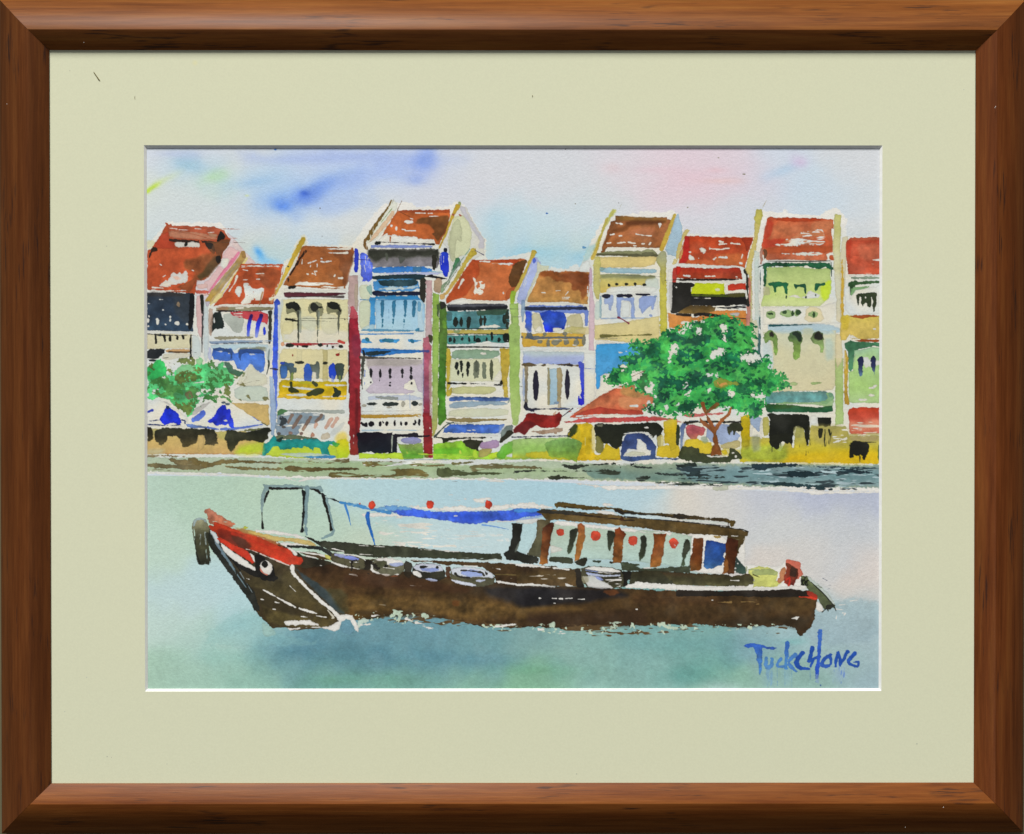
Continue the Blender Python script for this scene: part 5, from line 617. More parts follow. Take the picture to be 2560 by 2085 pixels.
# single leaf dabs of the loaded brush
lr = random.Random(5)
cp = pt(CR); c0, c1 = cp.min(0), cp.max(0)
def inside(x, y):
    k = False
    for i in range(len(cp)):
        (ax_, ay_), (bx_, by_) = cp[i], cp[i-1]
        if (ay_ > y) != (by_ > y) and x < (bx_-ax_)*(y-ay_)/(by_-ay_)+ax_: k = not k
    return k
T('S')
for i in range(520):
    x_, y_ = lr.uniform(c0[0], c1[0]), lr.uniform(c0[1], c1[1])
    if not inside(x_, y_): continue
    v_ = N3[min(CH-1, int((y_-Y0)*KR)), min(CW-1, int((x_-X0)*KR))]+lr.gauss(0, .6)
    c_ = '164c36' if v_ < -.25 else '206c40' if v_ < .45 else '389a44' if v_ < 1.2 else '4cb850'
    E(x_, y_, lr.uniform(3.5, 8), lr.uniform(2, 4.2), c_, rot=lr.uniform(-60, 60), r=1.1, a=.92, edge=.1)
for i in range(len(cp)):                     # ragged leaves round the outline
    for q_ in range(5):
        f_ = lr.random(); x_ = cp[i-1][0]*(1-f_)+cp[i][0]*f_+lr.gauss(0, 3); y_ = cp[i-1][1]*(1-f_)+cp[i][1]*f_+lr.gauss(0, 3)
        E(x_, y_, lr.uniform(3, 7), lr.uniform(1.6, 3.4), lr.choice(['1c6a40', '2f9a4a', '45b054']), rot=lr.uniform(-70, 70), r=1, a=.95)
T('C2')
for p_ in ('1560 200 1620 150 1680 190 1660 240 1600 290 1560 350','1080 360 1130 350 1150 400 1100 420','1170 430 1300 420 1260 500 1200 540','1330 600 1400 530 1440 560 1400 650 1340 640','1700 560 1740 540 1770 590 1710 620','1840 -10 1890 -10 1890 60 1840 60','1660 0 1750 10 1790 -30 1700 70 1660 40','2040 200 2130 220 2080 280 2000 300 1940 330 2000 250','1920 460 2060 440 2060 490 1980 480','2100 60 2150 80 2140 140 2110 130','2270 280 2400 250 2480 270 2500 320 2400 350 2290 330','2080 -60 2140 -20 2150 40 2090 90','1940 600 2000 580 1990 630 1950 640','1750 640 1800 610 1780 700 1740 690','1600 760 1660 760 1630 790','1520 760 1560 780 1550 830','2160 620 2220 640 2210 690 2160 680','2360 640 2500 620 2530 700 2440 720 2380 670','1240 600 1210 570 1230 540'):
    P(p_,WHITE,r=3.2,var=.02,dry=.24,tooth='p',soft=1)
T('D2'); P('360 560 430 490 500 500 520 530 600 540 620 560 520 570 440 600 380 590','7d8f36',r=2,dry=.2,tooth='p'); P('410 540 440 555 500 535 520 560 470 570 430 585','cf9a50',r=1.4,dry=.1); L('1340 0 1350 10',1,K) if 0 else None
T('C2'); L('1200 480 1330 420',[8,4],'7a5a3c',dry=.1)
T('D2')
L('265 750 290 840 340 940 380 1000',[38,28,30,40],'8a4e28',r=.9,var=.1); L('410 760 360 800 300 840',[40,34,22],'6f4c26',r=.9,var=.12); L('550 795 535 850 480 900 420 960 400 1000',[20,30,30,36,40],'8f5228',r=.9,var=.1); L('240 900 250 930 320 980 380 1030',[22,30,34,40],'8e5430',r=.9,var=.1); P('340 990 420 970 400 1050 440 1200 455 1270 350 1270 345 1240 370 1150 370 1060','84502a-80481f-7c4620',r=1.1,sm=0,var=.12)
P('230 880 330 870 640 890 650 920 640 925 300 925',WHITE,a=.0)
# ------------------------------------------------------------ the bumboat
BK = '1d1d1a'
T('B3')                                      # pale broken paper around the awning
D('300 380 900 380 960 560 1160 680 900 690 500 640 330 600', 'd8d7cc', .32, 'h', r=4, tag=False, seed=2); D('900 500 1650 500 1600 720 1200 700','d3dcd8',.2,'h',r=4,tag=False,seed=4)
P('160 340 200 320 420 330 640 345 1000 390 1150 430 1600 420 1920 380 1920 370 1600 390 1200 410 900 380 700 365 400 360 200 360',WHITE,r=1.2,dry=.12,tag=False); P('640 260 700 255 860 265 1000 270 1150 250 1250 270 1400 260 1700 240 1850 215 2080 270 1960 290 1700 290 1200 310 900 305 700 290',WHITE,r=2,sm=0,dry=.05,tag=False); P('1280 180 1500 170 1490 190 1400 200 1410 230 1320 220',WHITE,r=1.4,dry=.1,tag=False)
Es('1065 145 24 6 1135 200 28 5 530 195 20 6 1210 185 14 8',WHITE,r=1,tag=False); L('1080 10 1130 12',3,'777'+'777',dry=.2,tag=False)
T('C3'); P('0 235 80 225 200 235 340 275 200 280 0 265',WHITE,r=1.4,tag=False); P('870 240 920 225 970 240 1000 260 870 260',WHITE,r=1.2,tag=False); P('0 380 200 360 280 400 220 500 100 740 0 720','b4d2d4',r=1,tag=False,a=.8); P('0 395 180 375 280 385 200 430 0 430','d5d9d4',r=1,dry=.1,tag=False)
P('1700 520 2132 540 2132 940 1860 930 1720 900',WHITE,r=.8,tag=False); P('340 420 1560 520 1760 560 1730 880 1100 800 340 770','b3c6b2-b5d0c6',r=.8,sm=0,var=.06,tag=False); P('340 640 480 690 400 720 340 730','d8d8ce',a=.9,tag=False)
T('D3'); P('500 150 690 150 690 440 1040 460 1100 400 1280 560 1300 690 1000 690 700 700 680 480 620 440',WHITE,r=1,tag=False,sm=0); P('1390 800 1460 830 1480 920 1400 910',WHITE,r=1,tag=False)
part('painted_boat')
T('A3')
P('320 560 1130 720 1160 770 1270 830 1560 900 2132 1000 2132 1440 1940 1470 1780 1480 1700 1430 1580 1590 1490 1560 1150 1580 1100 1550 970 1560 820 1420 770 1350 700 1200 520 980 440 860 300 640', '2d2a22-3d3524-40341f', r=1, sm=0, var=.12)
T('S'); P([878,1410, 1200,1450, 1300,1462, 1500,1468, 1700,1478, 1900,1476, 2040,1476, 2044,1500, 2038,1520, 2036,1550, 2028,1568, 2014,1580, 2004,1590, 1994,1588, 1990,1572, 1962,1562, 1940,1566, 1900,1566, 1820,1568, 1740,1560, 1700,1562, 1500,1566, 1430,1572, 1330,1566, 1280,1570, 1200,1565, 1130,1550, 1060,1540, 1000,1538, 920,1532, 880,1545],
  '33271a-45331c-3a2a18', r=1.3, sm=0, var=.14)
T('A3')
P('1180 940 1300 960 1560 920 2132 1020 2132 1420 1940 1450 1780 1480 1700 1420 1600 1400 1400 1200 1230 1040', '3c2a1a-47331c-4e391c', r=1, sm=0, var=.15); P('1190 950 1240 1000 1400 1100 1540 1200 1620 1330 1700 1420 1600 1400 1400 1200 1260 1060','2f3c40-38484c',a=.9,r=1,soft=5,edge=0); P('1480 1150 1700 1180 1740 1400 1640 1400 1550 1250','44422a',a=.7,soft=8,edge=0); P('1720 1240 2132 1230 2132 1420 1800 1440','5a4420',a=.6,soft=12,edge=0)
P('830 1010 1000 1050 1150 960 1560 1400 1580 1450 1400 1470 900 1480 840 1300 700 1100','3f3825-4a4228-463c22',r=1,sm=0,a=.9,var=.13); P('880 1480 1060 1540 1500 1560 1620 1480 1400 1440 1000 1380','524828',a=.8,soft=6,edge=0,var=.14); P('720 1100 1400 1420 1350 1480 820 1330','332c1e',a=.7,soft=6,edge=0)
P('290 600 340 590 420 740 620 1000 790 1200 840 1390 780 1380 740 1290 560 1050 420 850 330 740','262823',r=1,sm=0,var=.12); P('430 720 520 800 700 900 820 990 990 960 960 1080 860 1060 760 1040 640 960 520 840','1f1e1c',r=.9); P('330 580 380 590 440 740 600 980 560 960 420 760','8fa4a8-7c94a4-64808c',r=.9,a=.9); L('450 760 560 950 700 1150',[16,14,10],'6d8790',dry=.2,tooth='v'); L('640 1000 760 1200',[10,6],'7d8c90',dry=.35,tooth='v'); L('500 800 640 980',[10,12],'181a18')
P('440 690 470 710 560 790 700 880 800 960 790 985 640 920 520 830 450 760',WHITE,r=.9); P('330 570 380 590 420 640 440 720 400 700 360 630','c9d3d4',r=.8)
P('270 385 325 360 380 390 460 440 570 500 600 520 560 540 440 560 370 530 320 500 310 430','bd7a60-bb6f50',r=1.3,dry=.04,var=.13)
P('310 540 330 520 370 530 380 495 420 500 560 560 700 590 850 650 1040 740 1150 770 1170 830 1200 830 1260 850 1270 890 1240 920 1130 930 1000 890 900 830 700 760 560 720 420 650 400 600 340 570','c03a20-b83a22-cc3a24',r=.9,sm=0,var=.09); P('560 560 700 570 850 610 1000 700 1120 750 1000 720 850 660','b56038-a86a3c',r=1,a=.9,soft=4,edge=0); P('560 540 830 600 860 640 700 610','98884a',a=.7,soft=5,edge=0); P('410 570 460 560 700 640 720 760 560 720 420 650','7c2418-5f2a20',r=1,a=.9,soft=6,edge=0); L('560 610 800 700 1000 780 1180 860',26,'c23320',a=.6); P('540 640 640 640 760 730 720 780 620 740','4a2a1e',a=.8,soft=5,edge=0)
P('410 660 440 650 520 690 620 745 720 790 750 840 780 900 760 910 700 870 560 780 440 700','cf3a26',r=.9,sm=0); L('700 765 790 790 900 840 1000 880 1140 935',[6,8,12,16,10],'dcc8bc',dry=.05,r=.7); P('730 800 770 820 800 880 800 920 760 860',WHITE,r=.8); P('780 820 860 830 930 900 980 950 990 1030 960 1090 860 1080 800 1000 790 920','1c1b1a',r=.9)
E(900,952,60,76,'dcd9d0',rot=-15,r=.8); E(888,920,30,40,BK,rot=-10,r=.8); P('840 950 870 1000 920 1020 910 1035 860 1010 840 980','d6806a',r=.5); E(950,1060,70,30,'1b1a18',r=1)
P('700 590 780 580 860 610 1000 640 1200 660 1340 680 1420 740 1300 730 1150 690 960 680 860 650','c9ae60-d2ba74',r=1,a=.95); P('780 580 860 570 1100 600 1240 620 1350 680 1200 650 1000 620 820 600',WHITE,r=1.2,dry=.05); P('1000 700 1130 700 1400 740 1420 750 1120 740 1150 760 1200 790 1220 830 1180 830 1140 770 1030 710',WHITE,r=.9); E(700,552,20,14,'b4bc40',r=1); P('1220 800 1300 790 1420 800 1520 860 1560 880 1400 860 1300 830','4a3a22'); Ls('1300 835 1400 855/1210 790 1480 830 1560 880',[12,20,12],WHITE,dry=.05); P('1480 820 1540 830 1560 880 1500 860','c4c060')
L('1115 738 1300 748 1450 755 1520 800 1560 830',[22,30,40,40,40],'232826',r=1,dry=.05); P('1270 630 1330 650 1430 690 1600 690 1800 720 2132 740 2132 850 1900 850 1720 800 1560 790 1440 740 1370 690','2c2e24-33362a',r=1,sm=0,var=.14); L('1290 640 1380 690',10,BK); Ls('1830 722 1960 728/1830 818 1950 822/1560 760 1720 800',[10,8],WHITE,dry=.35)
P('1560 800 1650 820 1800 840 1850 870 2132 860 2132 900 1960 880 1950 980 1800 960 1600 920 1540 870','45412e',r=.9); P('1580 810 1700 820 1840 860 1830 880 1700 860 1590 840','b0b8dc-8c98d8',r=.8,a=.9,dry=.08); Ls('1560 900 1640 930 1760 955 1830 965/1740 895 1820 900',[18,22,10],WHITE,dry=.12,r=.8); P('1560 850 1840 880 1850 950 1700 930 1580 890','5a5840',r=.9,a=.85); P('1840 880 1950 870 1940 980 1840 960','231f18',r=1); L('1960 900 1960 980 2040 1010 2132 1030',[26,26,18,14],'d3d6ce',r=.8,dry=.06)
Ls('1160 940 1160 1000 1300 1150 1450 1290 1560 1380 1640 1460',[44,30,28,30,34,40],WHITE,r=.9); Ls('870 1175 960 1220 1040 1270 1120 1310 1190 1350',[8,18,14,24,20],WHITE,r=.8); Ls('1230 1360 1300 1380 1400 1410',[16,26,12],WHITE,r=.8); Ls('1400 1435 1500 1450/1250 1442 1310 1448/990 1298 1035 1306/850 1268 875 1274/965 1368 990 1370/1135 1135 1195 1192/1735 1018 1800 1028/2060 1325 2090 1330/1440 930 1455 932/705 1060 728 1068',[9,9],WHITE,r=.5); Ls('1515 1380 1575 1450 1560 1460',[10,20,10],'d0cbb8',dry=.2)
P('1070 1500 1100 1485 1230 1490 1250 1475 1340 1480 1440 1530 1350 1530 1250 1520 1190 1530 1100 1530',WHITE,r=1,dry=.04); P('1110 1555 1200 1560 1400 1545 1500 1550 1620 1490 1600 1440 1700 1420 1760 1430 1790 1480 1830 1540 1820 1600 1790 1580 1740 1480 1700 1470 1650 1500 1630 1570 1580 1590 1480 1560 1300 1550 1140 1580',WHITE,r=.9,sm=0); P('1640 1575 1650 1510 1700 1470 1740 1490 1790 1590 1720 1640','6a98a8',r=.8); P('1800 1500 1880 1450 1930 1480 1860 1520 1820 1570','c9dbcc',r=1.5,a=.9); Ls('1850 1530 1950 1515/1960 1440 2040 1430',[16,8],WHITE,dry=.15,r=1)
P('160 500 190 460 230 450 290 465 320 510 340 560 320 620 330 720 345 900 330 920 230 925 205 870 180 700 160 560','8f8e70-4a4a34-2a2b22',r=1,sm=0,var=.13,dry=.05,tooth='v'); P('165 490 200 455 240 448 290 465 320 520 300 500 260 470 200 480 175 560','9db4b8',r=1,a=.85); Ls('240 620 235 720/180 560 190 660/290 600 300 720',[20,14],'9aa8a4',dry=.3,tooth='v'); Ls('185 640 200 800 240 910/340 860 345 900',[6,10],'1c1e1a'); P('280 600 330 600 360 760 320 720','26281f',a=.8)
P('860 115 930 130 1100 120 1200 130 1320 140 1450 140 1480 200 1430 190 1420 170 1300 165 1000 165 920 170 890 210 880 300 860 400 845 370 850 220 880 150','7c979a',r=1,sm=0,a=.9); L('1310 150 1300 300 1290 450 1300 620',[48,40,34,24],'7a979c',r=.9,dry=.04,tooth='v'); L('1500 270 1530 380 1570 560 1560 620 1460 660',[34,26,20,34,16],'7a979c',r=.9,a=.9)
L('940 158 1100 162 1260 158',[26,22,12],BK,r=.8); P('900 190 935 180 930 210 895 260 885 320 875 290','1c1e1e',r=.8); L('858 400 860 480 865 555',[6,14,28],BK,dry=.05,tooth='v'); P('1250 160 1280 180 1300 190 1280 300 1280 420 1270 520 1275 600 1240 605 1255 500 1265 380 1265 260','1c1e1e',r=.8); L('1340 165 1400 175 1440 210',[8,26,20],BK,r=.8); L('1465 220 1485 300 1520 420 1550 575',[36,24,24,28],BK,r=.9,dry=.04,tooth='v'); L('1460 220 1540 255 1640 300',[16,20,6],'23262a',r=.8,dry=.06)
T('A3'); L('1640 300 1750 320 1860 340 1930 365 2132 400',[22,30,34,24,40],'3c84c0-4a90cc',r=.9,dry=.06); L('1690 330 1720 420 1745 530',[26,18,6],'3c80c8'); P('1900 390 1940 380 1930 440 1950 560 1980 660 1995 730 1975 720 1950 640 1900 490 1890 430','2060bc-2470c4',r=.7,sm=0); E(1835,313,8,9,'b84030')
T('B3')
P('400 250 500 255 640 270 800 300 1000 315 1300 310 1600 305 1720 280 1960 285 1980 350 1800 370 1700 400 1500 410 1300 440 1180 430 1060 405 900 385 700 365 560 350 500 320 400 290','4c74dc-3c60d8-4468d4',r=1.2,sm=0,var=.13); P('400 250 660 265 680 300 540 290 500 310 380 300 300 290','70a8d8',r=1.2,a=.9,dry=.1); P('1050 340 1300 330 1400 360 1250 430 1120 420','2a4cc8',a=.7,soft=8,edge=0); P('1700 280 1960 280 1960 320 1700 320','4a90dc',r=1,a=.9); L('1380 445 1500 460 1640 490',[16,14,4],'5a90dc',a=.8,dry=.1); E(1115,355,20,5,'c8d0d8'); Ls('1700 400 1850 380 1980 355',[14,20],'8ca4dc',a=.7,dry=.15)
P('0 620 70 625 200 640 400 650 600 660 900 690 1200 720 1560 735 1575 770 1570 800 1200 790 800 780 400 760 0 740','33352a-3a3f2e',r=1,sm=0,var=.13); Ls('150 650 240 655/150 738 280 744/300 660 400 664',7,WHITE,dry=.3); P('700 690 900 690 1160 710 1100 720 900 700',WHITE,dry=.3); D('980 770 1600 790 1600 815 980 800','c8d6d0',.35,'h')
P('1590 730 1640 690 1680 560 1675 430 1790 430 1760 600 1720 700 1800 740 1920 770 1920 830 1840 830 1700 800 1620 790','1e1f1b',r=1,sm=0,var=.1); P('1720 650 1760 600 1730 710 1700 720','5a6258',a=.8); P('1920 400 2060 390 2040 560 1980 780 1900 760 1830 740 1900 600 1940 530','5a5238-4c4a34',r=1,sm=0,var=.12)
P('620 790 900 800 1600 830 2132 860 2132 1060 1520 1050 1500 960 1380 870 1180 850 1000 850 900 820 700 820','4a3820-3a2a1a',r=1,sm=0,var=.14); Ls('640 795 760 802 880 815/1650 830 1900 855 2132 880/1480 875 1560 890',[6,12,8],WHITE,r=.7,dry=.04); L('1500 940 1800 950 2132 970',10,'7a6a3c',a=.7,dry=.1); L('1520 1010 1700 1040 1900 1045 2100 1065',[20,22,20,14],WHITE,r=1,dry=.05); D('1540 980 2132 970 2132 1000 1600 1010','c8c0a8',.15,'h')
P('0 740 100 750 200 790 210 870 150 890 0 870','55523c',r=.9); P('0 755 60 750 150 780 140 800 60 795 0 780','8e9ce0-7c8cdc',r=.8); Ls('0 740 80 745 180 770 210 800/0 855 60 870 140 885/50 815 140 820',[14,12,8],WHITE,r=.8,dry=.08)
P('270 830 300 790 400 770 540 790 600 830 605 900 560 940 470 960 380 945 290 910','686550-5c5c48',r=1,sm=0,var=.13); P('300 790 430 770 580 800 600 840 540 860 430 850 420 800 330 800',WHITE,r=1,dry=.06); P('440 830 580 820 600 845 540 860 460 855','9aa8d4',a=.8,r=.8); L('280 840 275 900 340 930 430 950 540 940',[16,30,14,16,16],WHITE,r=.9,dry=.05); P('300 830 420 800 430 860 360 880 300 870','4a4c36',a=.9); Ls('390 870 500 885',8,WHITE,dry=.2); L('470 960 530 955',10,'a04c28',a=.9)
P('680 870 720 830 840 825 960 850 1010 900 1010 970 940 1010 820 1000 720 970 675 930','2a2a22',r=1,sm=0); P('680 870 720 835 840 828 960 850 1000 890 980 915 850 925 740 900','c6ccd8',r=1); P('740 860 800 880 880 880 940 870 960 900 900 920 800 905','8a9cd8',r=.9,a=.9); P('750 855 800 850 850 860 800 880 760 875','2a2a26'); E(932,872,14,16,'24241f'); D('680 900 760 920 780 970 700 960',WHITE,.6,'b'); P('800 980 860 975 930 995 935 1012 880 1010 815 1000','b4c0e0',r=.9); P('850 920 1000 900 1010 960 940 990 850 970','35352a',r=.9)
P('1060 900 1100 870 1230 865 1380 885 1490 930 1510 990 1490 1040 1380 1065 1240 1055 1120 1010 1060 980','4c4b38-55543e',r=1,sm=0,var=.12); P('1060 900 1100 872 1230 862 1400 890 1500 940 1490 980 1380 970 1200 965 1090 950','cdd4dc',r=1); P('1180 900 1300 890 1390 920 1380 965 1240 960 1160 940','93a6dc-9cb0e0',r=1,a=.95); L('1170 900 1250 905 1380 920 1395 950',[22,10,22,20],'30302a',r=.8); L('1110 935 1150 965 1250 975',[26,18,10],'2a2a24',r=.9); P('1405 905 1440 930 1430 950 1405 940','30302a'); P('1060 990 1180 1010 1310 1040 1320 1060 1200 1050 1080 1010','d2d8e4',r=1); P('1290 1000 1400 985 1420 1000 1360 1020','c0c8dc',r=.8); L('1200 855 1330 860',12,WHITE,dry=.1)
D('60 770 620 790 620 960 60 940','1f1c18',.08,'b'); P('600 800 690 830 660 990 600 960','29241b',r=1,a=.9); P('1010 870 1070 860 1050 1000 1010 960','4a2c1a',r=1,a=.9)
Ls('660 1052 770 1060/50 938 130 955/350 1242 410 1248/310 1310 325 1312',8,WHITE,dry=.1)
P('0 1160 400 1170 900 1190 1400 1200 1600 1250 2132 1280 2132 1330 1700 1340 1400 1400 1100 1400 700 1300 300 1300 0 1280','664e28',a=.72,soft=16,edge=0,var=.2); P('1400 1060 2132 1070 2132 1240 1800 1280 1600 1200 1420 1150','1f1f22',a=.85,soft=14,edge=0,var=.1); P('100 1300 700 1300 1000 1360 800 1390 400 1360 100 1350','3a2c1a',a=.6,soft=8,edge=0); P('0 920 600 960 1300 1080 1200 1140 600 1080 0 1060','40281a',a=.6,soft=10,edge=0); P('1840 1320 2132 1300 2132 1460 1820 1420','35251a',a=.7,soft=8,edge=0); P('1080 1200 1150 1200 1150 1260 1080 1250','6a3c1c',a=.6,soft=4,edge=0)
T('C3')
P('380 235 440 215 560 230 760 260 980 270 1160 310 1400 330 1600 335 1900 370 2100 380 2132 400 2132 420 1900 400 1600 385 1500 370 1200 340 1050 330 1000 320 960 290 700 300 560 280 440 265 400 285','57461f-4a3c22',r=1,sm=0,dry=.06,var=.14); L('990 290 1060 330 1150 330 1400 350 1600 370',[20,40,20,10,16],'26221c',dry=.12,r=1); L('480 260 620 285',10,'26221c',a=.8); P('1560 340 1640 330 1760 370 1640 385 1580 375','2a2620',r=1,dry=.1); L('1500 325 1700 360 2100 400',[6,10,6],'3a3020',dry=.3)
P('770 310 900 300 1050 345 900 350',WHITE,r=.9); D('1100 345 1600 380 1600 400 1100 365','c8dce0',.5,'h'); P('1650 390 1900 400 2120 425 2110 445 1700 410','d4dcd4',r=.8,dry=.1)
P('190 320 250 285 400 295 800 330 1050 350 1080 370 1600 405 2132 465 2132 560 1800 540 1500 510 1060 450 700 420 400 395 290 390 250 340','5f4c28-5c4a28-544222',r=1,sm=0,var=.13); P('190 320 250 285 420 300 700 330 680 345 400 340 280 330','2c2c28',r=1,a=.9,dry=.05); L('520 345 700 350 1050 395 1180 400',[6,14,22,12],'2a2018',dry=.12); L('1080 365 1400 390 2132 462',[14,10,10],'2a2a2a',dry=.08); P('1030 390 1060 345 1080 400 1050 405','3a2010')
P('370 420 420 400 640 430 1000 470 1300 500 1560 520 1540 545 1300 530 1060 510 700 470 400 450',WHITE,r=1.1,dry=.1)
P('210 390 340 400 260 760 110 740 200 560','5a5238-4c4c38',r=1,sm=0,var=.12); 
for q,cc in (('340 420 380 430 350 560 320 760 315 840 230 840 250 650 265 480','4a2616-6a3a1c-9a602a'),('610 440 640 430 690 450 690 560 660 680 630 800 580 810 595 650 620 520','7a3c1c-94602c-9a6430'),('990 490 1030 470 1100 540 1070 600 1060 740 1050 830 960 830 975 700 975 560','6a2c14-8a5226-94602c'),('1370 530 1500 535 1480 640 1470 740 1440 860 1340 870 1350 760 1380 640','7a3c16-7c4420-94602c'),('1770 580 1870 580 1870 700 1850 900 1740 910 1735 820 1760 700','6a3a1c-54280f-74461c'),('2110 560 2132 560 2132 930 2065 930 2090 760','50301a-74461c')):
    P(q,cc,r=1,sm=0,var=.15)
for q in ('540 490 610 480 610 540 580 620 560 720 520 745 510 700 530 600','910 510 950 500 985 520 975 600 945 680 935 710 915 680 910 600','1240 560 1280 545 1310 580 1300 680 1270 780 1230 820 1220 760 1250 660','1680 600 1710 580 1740 610 1735 700 1700 760 1680 860 1655 850 1660 740'):
    P(q,'23261e-33382a-4a5a42',r=1.1,soft=2.2,var=.1)
for cx,cy,rx,ry in ((440,520,40,40),(792,558,54,54),(1167,603,50,50),(1577,628,48,52)):
    E(cx,cy,rx,ry,'cf4a34',r=1.1,var=.1)
P('1575 640 1600 648 1590 665','dcc0b8',r=.3); P('1895 605 1960 600 2100 640 2095 700 2065 760 2080 790 2050 850 1990 880 1910 890 1875 860 1880 740','1c3470-24488a-3f6ea4',r=1,sm=0,var=.13)
P('320 760 570 775 570 830 500 835 330 815','353a2a',r=1,dry=.05); P('0 735 100 745 230 770 220 830 100 830 0 800','22241e',r=1,dry=.06); P('580 810 700 760 720 800 680 870 600 840','2a2a20',r=1.1,dry=.1); P('760 800 850 800 840 825 770 820','3a4434'); P('930 810 970 815 960 840 930 830','2c2e22'); P('1040 820 1240 840 1240 880 1400 880 1740 860 1740 930 1500 930 1060 900','46503c-3a4030',r=1,sm=0,dry=.04,var=.12); D('1230 850 1440 880 1440 900 1240 880',WHITE,.5,'h')
P('0 840 560 890 640 880 680 1000 600 1060 300 1060 0 1050','3c2a1a-4a3a20-5c4628',r=1,sm=0,var=.14); L('0 845 280 865 520 895',[26,18,12],WHITE,r=.9,dry=.03); L('0 1045 200 1045 380 1065',[24,20,14],WHITE,r=1,dry=.04); P('490 1025 580 1060 500 1065',WHITE); D('0 960 600 930 600 1040 0 1000','cfc8b8',.06,'h',seed=3)
P('650 880 720 860 860 860 980 880 1050 900 1090 960 1080 1070 980 1085 820 1080 700 1060 640 1000','3c3a2a-45442e',r=1,sm=0); P('690 880 760 860 900 870 1000 890 1040 915 960 930 820 925 720 900',WHITE,r=.9,sm=0); P('690 890 820 905 820 925 700 905','90a4dc',a=.9); P('680 920 800 930 860 950 1040 945 1030 962 880 965 820 960 720 950','a8b8e0-c8d0dc',r=.8); P('660 960 820 960 850 1000 980 1080 820 1085 720 1065','c6cac4-d4d4d0',r=1,sm=0); P('640 960 720 960 720 1020 660 1030','9a9678',a=.7,soft=4,edge=0); P('780 960 830 960 880 1000 840 1010','8a9cdc',a=.8); P('860 975 1060 960 1040 1030 960 1060','3a3828'); D('860 960 1060 960 1060 1070 960 1070',WHITE,.08,'h'); L('700 895 860 915 1040 930',6,'2c3038')
P('580 890 650 890 650 1000 690 1070 600 1070 600 960','221e18',r=1.1); P('1050 900 1180 920 1170 1000 1110 1000 1110 1060 1060 1060 1080 980','1b1a16',r=1.1,dry=.03); P('1160 910 1300 900 2132 950 2132 1070 1700 1040 1400 1060 1120 1060','33301f-36382a',r=1,sm=0,var=.13); L('1100 1065 1200 1050 1500 1065 1800 1080 2132 1085',[20,60,56,52,50],WHITE,r=1.1,dry=.03,sm=0)
P('0 1070 700 1080 1000 1100 1150 1160 900 1180 700 1230 400 1240 0 1270','1e1d20',a=.88,soft=12,edge=0,var=.1); P('850 1110 1000 1090 1040 1130 950 1160','6a3c1e',a=.8,soft=4,edge=0); P('1130 1120 2132 1120 2132 1260 1700 1240 1200 1260','47311c',a=.7,soft=12,edge=0,var=.13); P('0 1280 500 1250 700 1300 400 1330 0 1400','6a5029',a=.75,soft=10,edge=0); P('120 1310 700 1330 1300 1280 1300 1460 500 1470 100 1420','36261a',a=.6,soft=14,edge=0); Ls('230 1180 245 1180/360 1182 400 1184/430 1184 460 1184/490 1184 560 1180/615 1190 680 1190/375 1230 388 1230/1198 1290 1208 1290/1957 1200 1965 1200',[10,12],WHITE,r=.6); L('1360 1170 1700 1170',5,'5c4830',a=.6,dry=.2)
T('D3')
P('0 20 200 40 400 60 640 90 720 120 715 155 560 150 270 145 0 130','5c4826-4e3e20',r=1,sm=0,var=.12); L('420 65 660 90 720 115',[8,14,12],'22201a',dry=.1); P('490 0 600 0 580 60 550 70 530 30','5a4820',dry=.1); P('510 150 600 170 690 150 680 210 640 260 620 340 600 300 600 200 520 200','4a3c20',r=1.1,dry=.08); L('520 0 520 200',5,'3a3020',a=.8)
P('505 170 560 180 620 200 610 330 590 440 580 540 520 540 500 500 510 400 500 300','4a2414-5a2e16-50301a',r=1,sm=0,var=.14); P('480 420 520 380 520 520 465 530','8a5628',r=1); P('600 360 640 420 710 500 700 520 660 540 580 520 590 440','2b3c38-3a5248',r=1,soft=2); P('360 150 460 160 400 190','9a8040',dry=.1); P('700 460 715 470 710 520 690 510','a8b088',a=.8); Es('617 432 8 10 590 482 8 8 590 515 8 9',WHITE,r=.6)
P('-160 520 200 530 500 560 680 550 740 530 780 570 770 640 700 660 400 660 0 650','3c2f1c-3d3a24-565436',r=1.1,sm=0,var=.13); L('545 602 625 604',10,WHITE,dry=.05); P('720 490 830 460 980 490 1020 530 1000 600 1050 630 1000 670 770 670 780 600 760 550 720 530','ccd074-c2c66c',r=1.1,sm=0,var=.1); P('750 510 830 490 980 490 1020 520 1000 560 880 540 780 560','96a468',r=1,a=.85); L('720 495 830 495',12,'8a9a78',a=.8); L('770 545 830 570',[12,6],'5a5428')
P('0 645 400 670 800 680 1100 670 1200 650 1300 690 1200 700 800 705 0 710',WHITE,r=1,sm=0); P('0 700 400 705 1000 700 1160 685 1320 715 1330 770 1000 775 600 760 0 760','241d17-201c18',r=1,sm=0); P('1310 710 1400 715 1425 740 1420 790 1395 800 1350 780 1310 750','8e2c20-a8301e',r=1); P('1215 765 1300 760 1360 770 1410 780 1395 805 1300 775 1240 775','e23c26',r=.7); P('880 780 1250 775 1390 800 1380 880 1100 940 900 860','4c3a20',a=.7,soft=12,edge=0,var=.13); P('300 1000 1240 960 1350 1000 1300 1100 1000 1040 600 1080','2d2417',a=.7,soft=14,edge=0); P('1150 985 1240 958 1210 1000 1180 990',WHITE,r=.9,dry=.05); Ls('410 820 550 822/650 818 800 808/805 843 825 845',[8,20],'8c7040',dry=.15,r=.6)
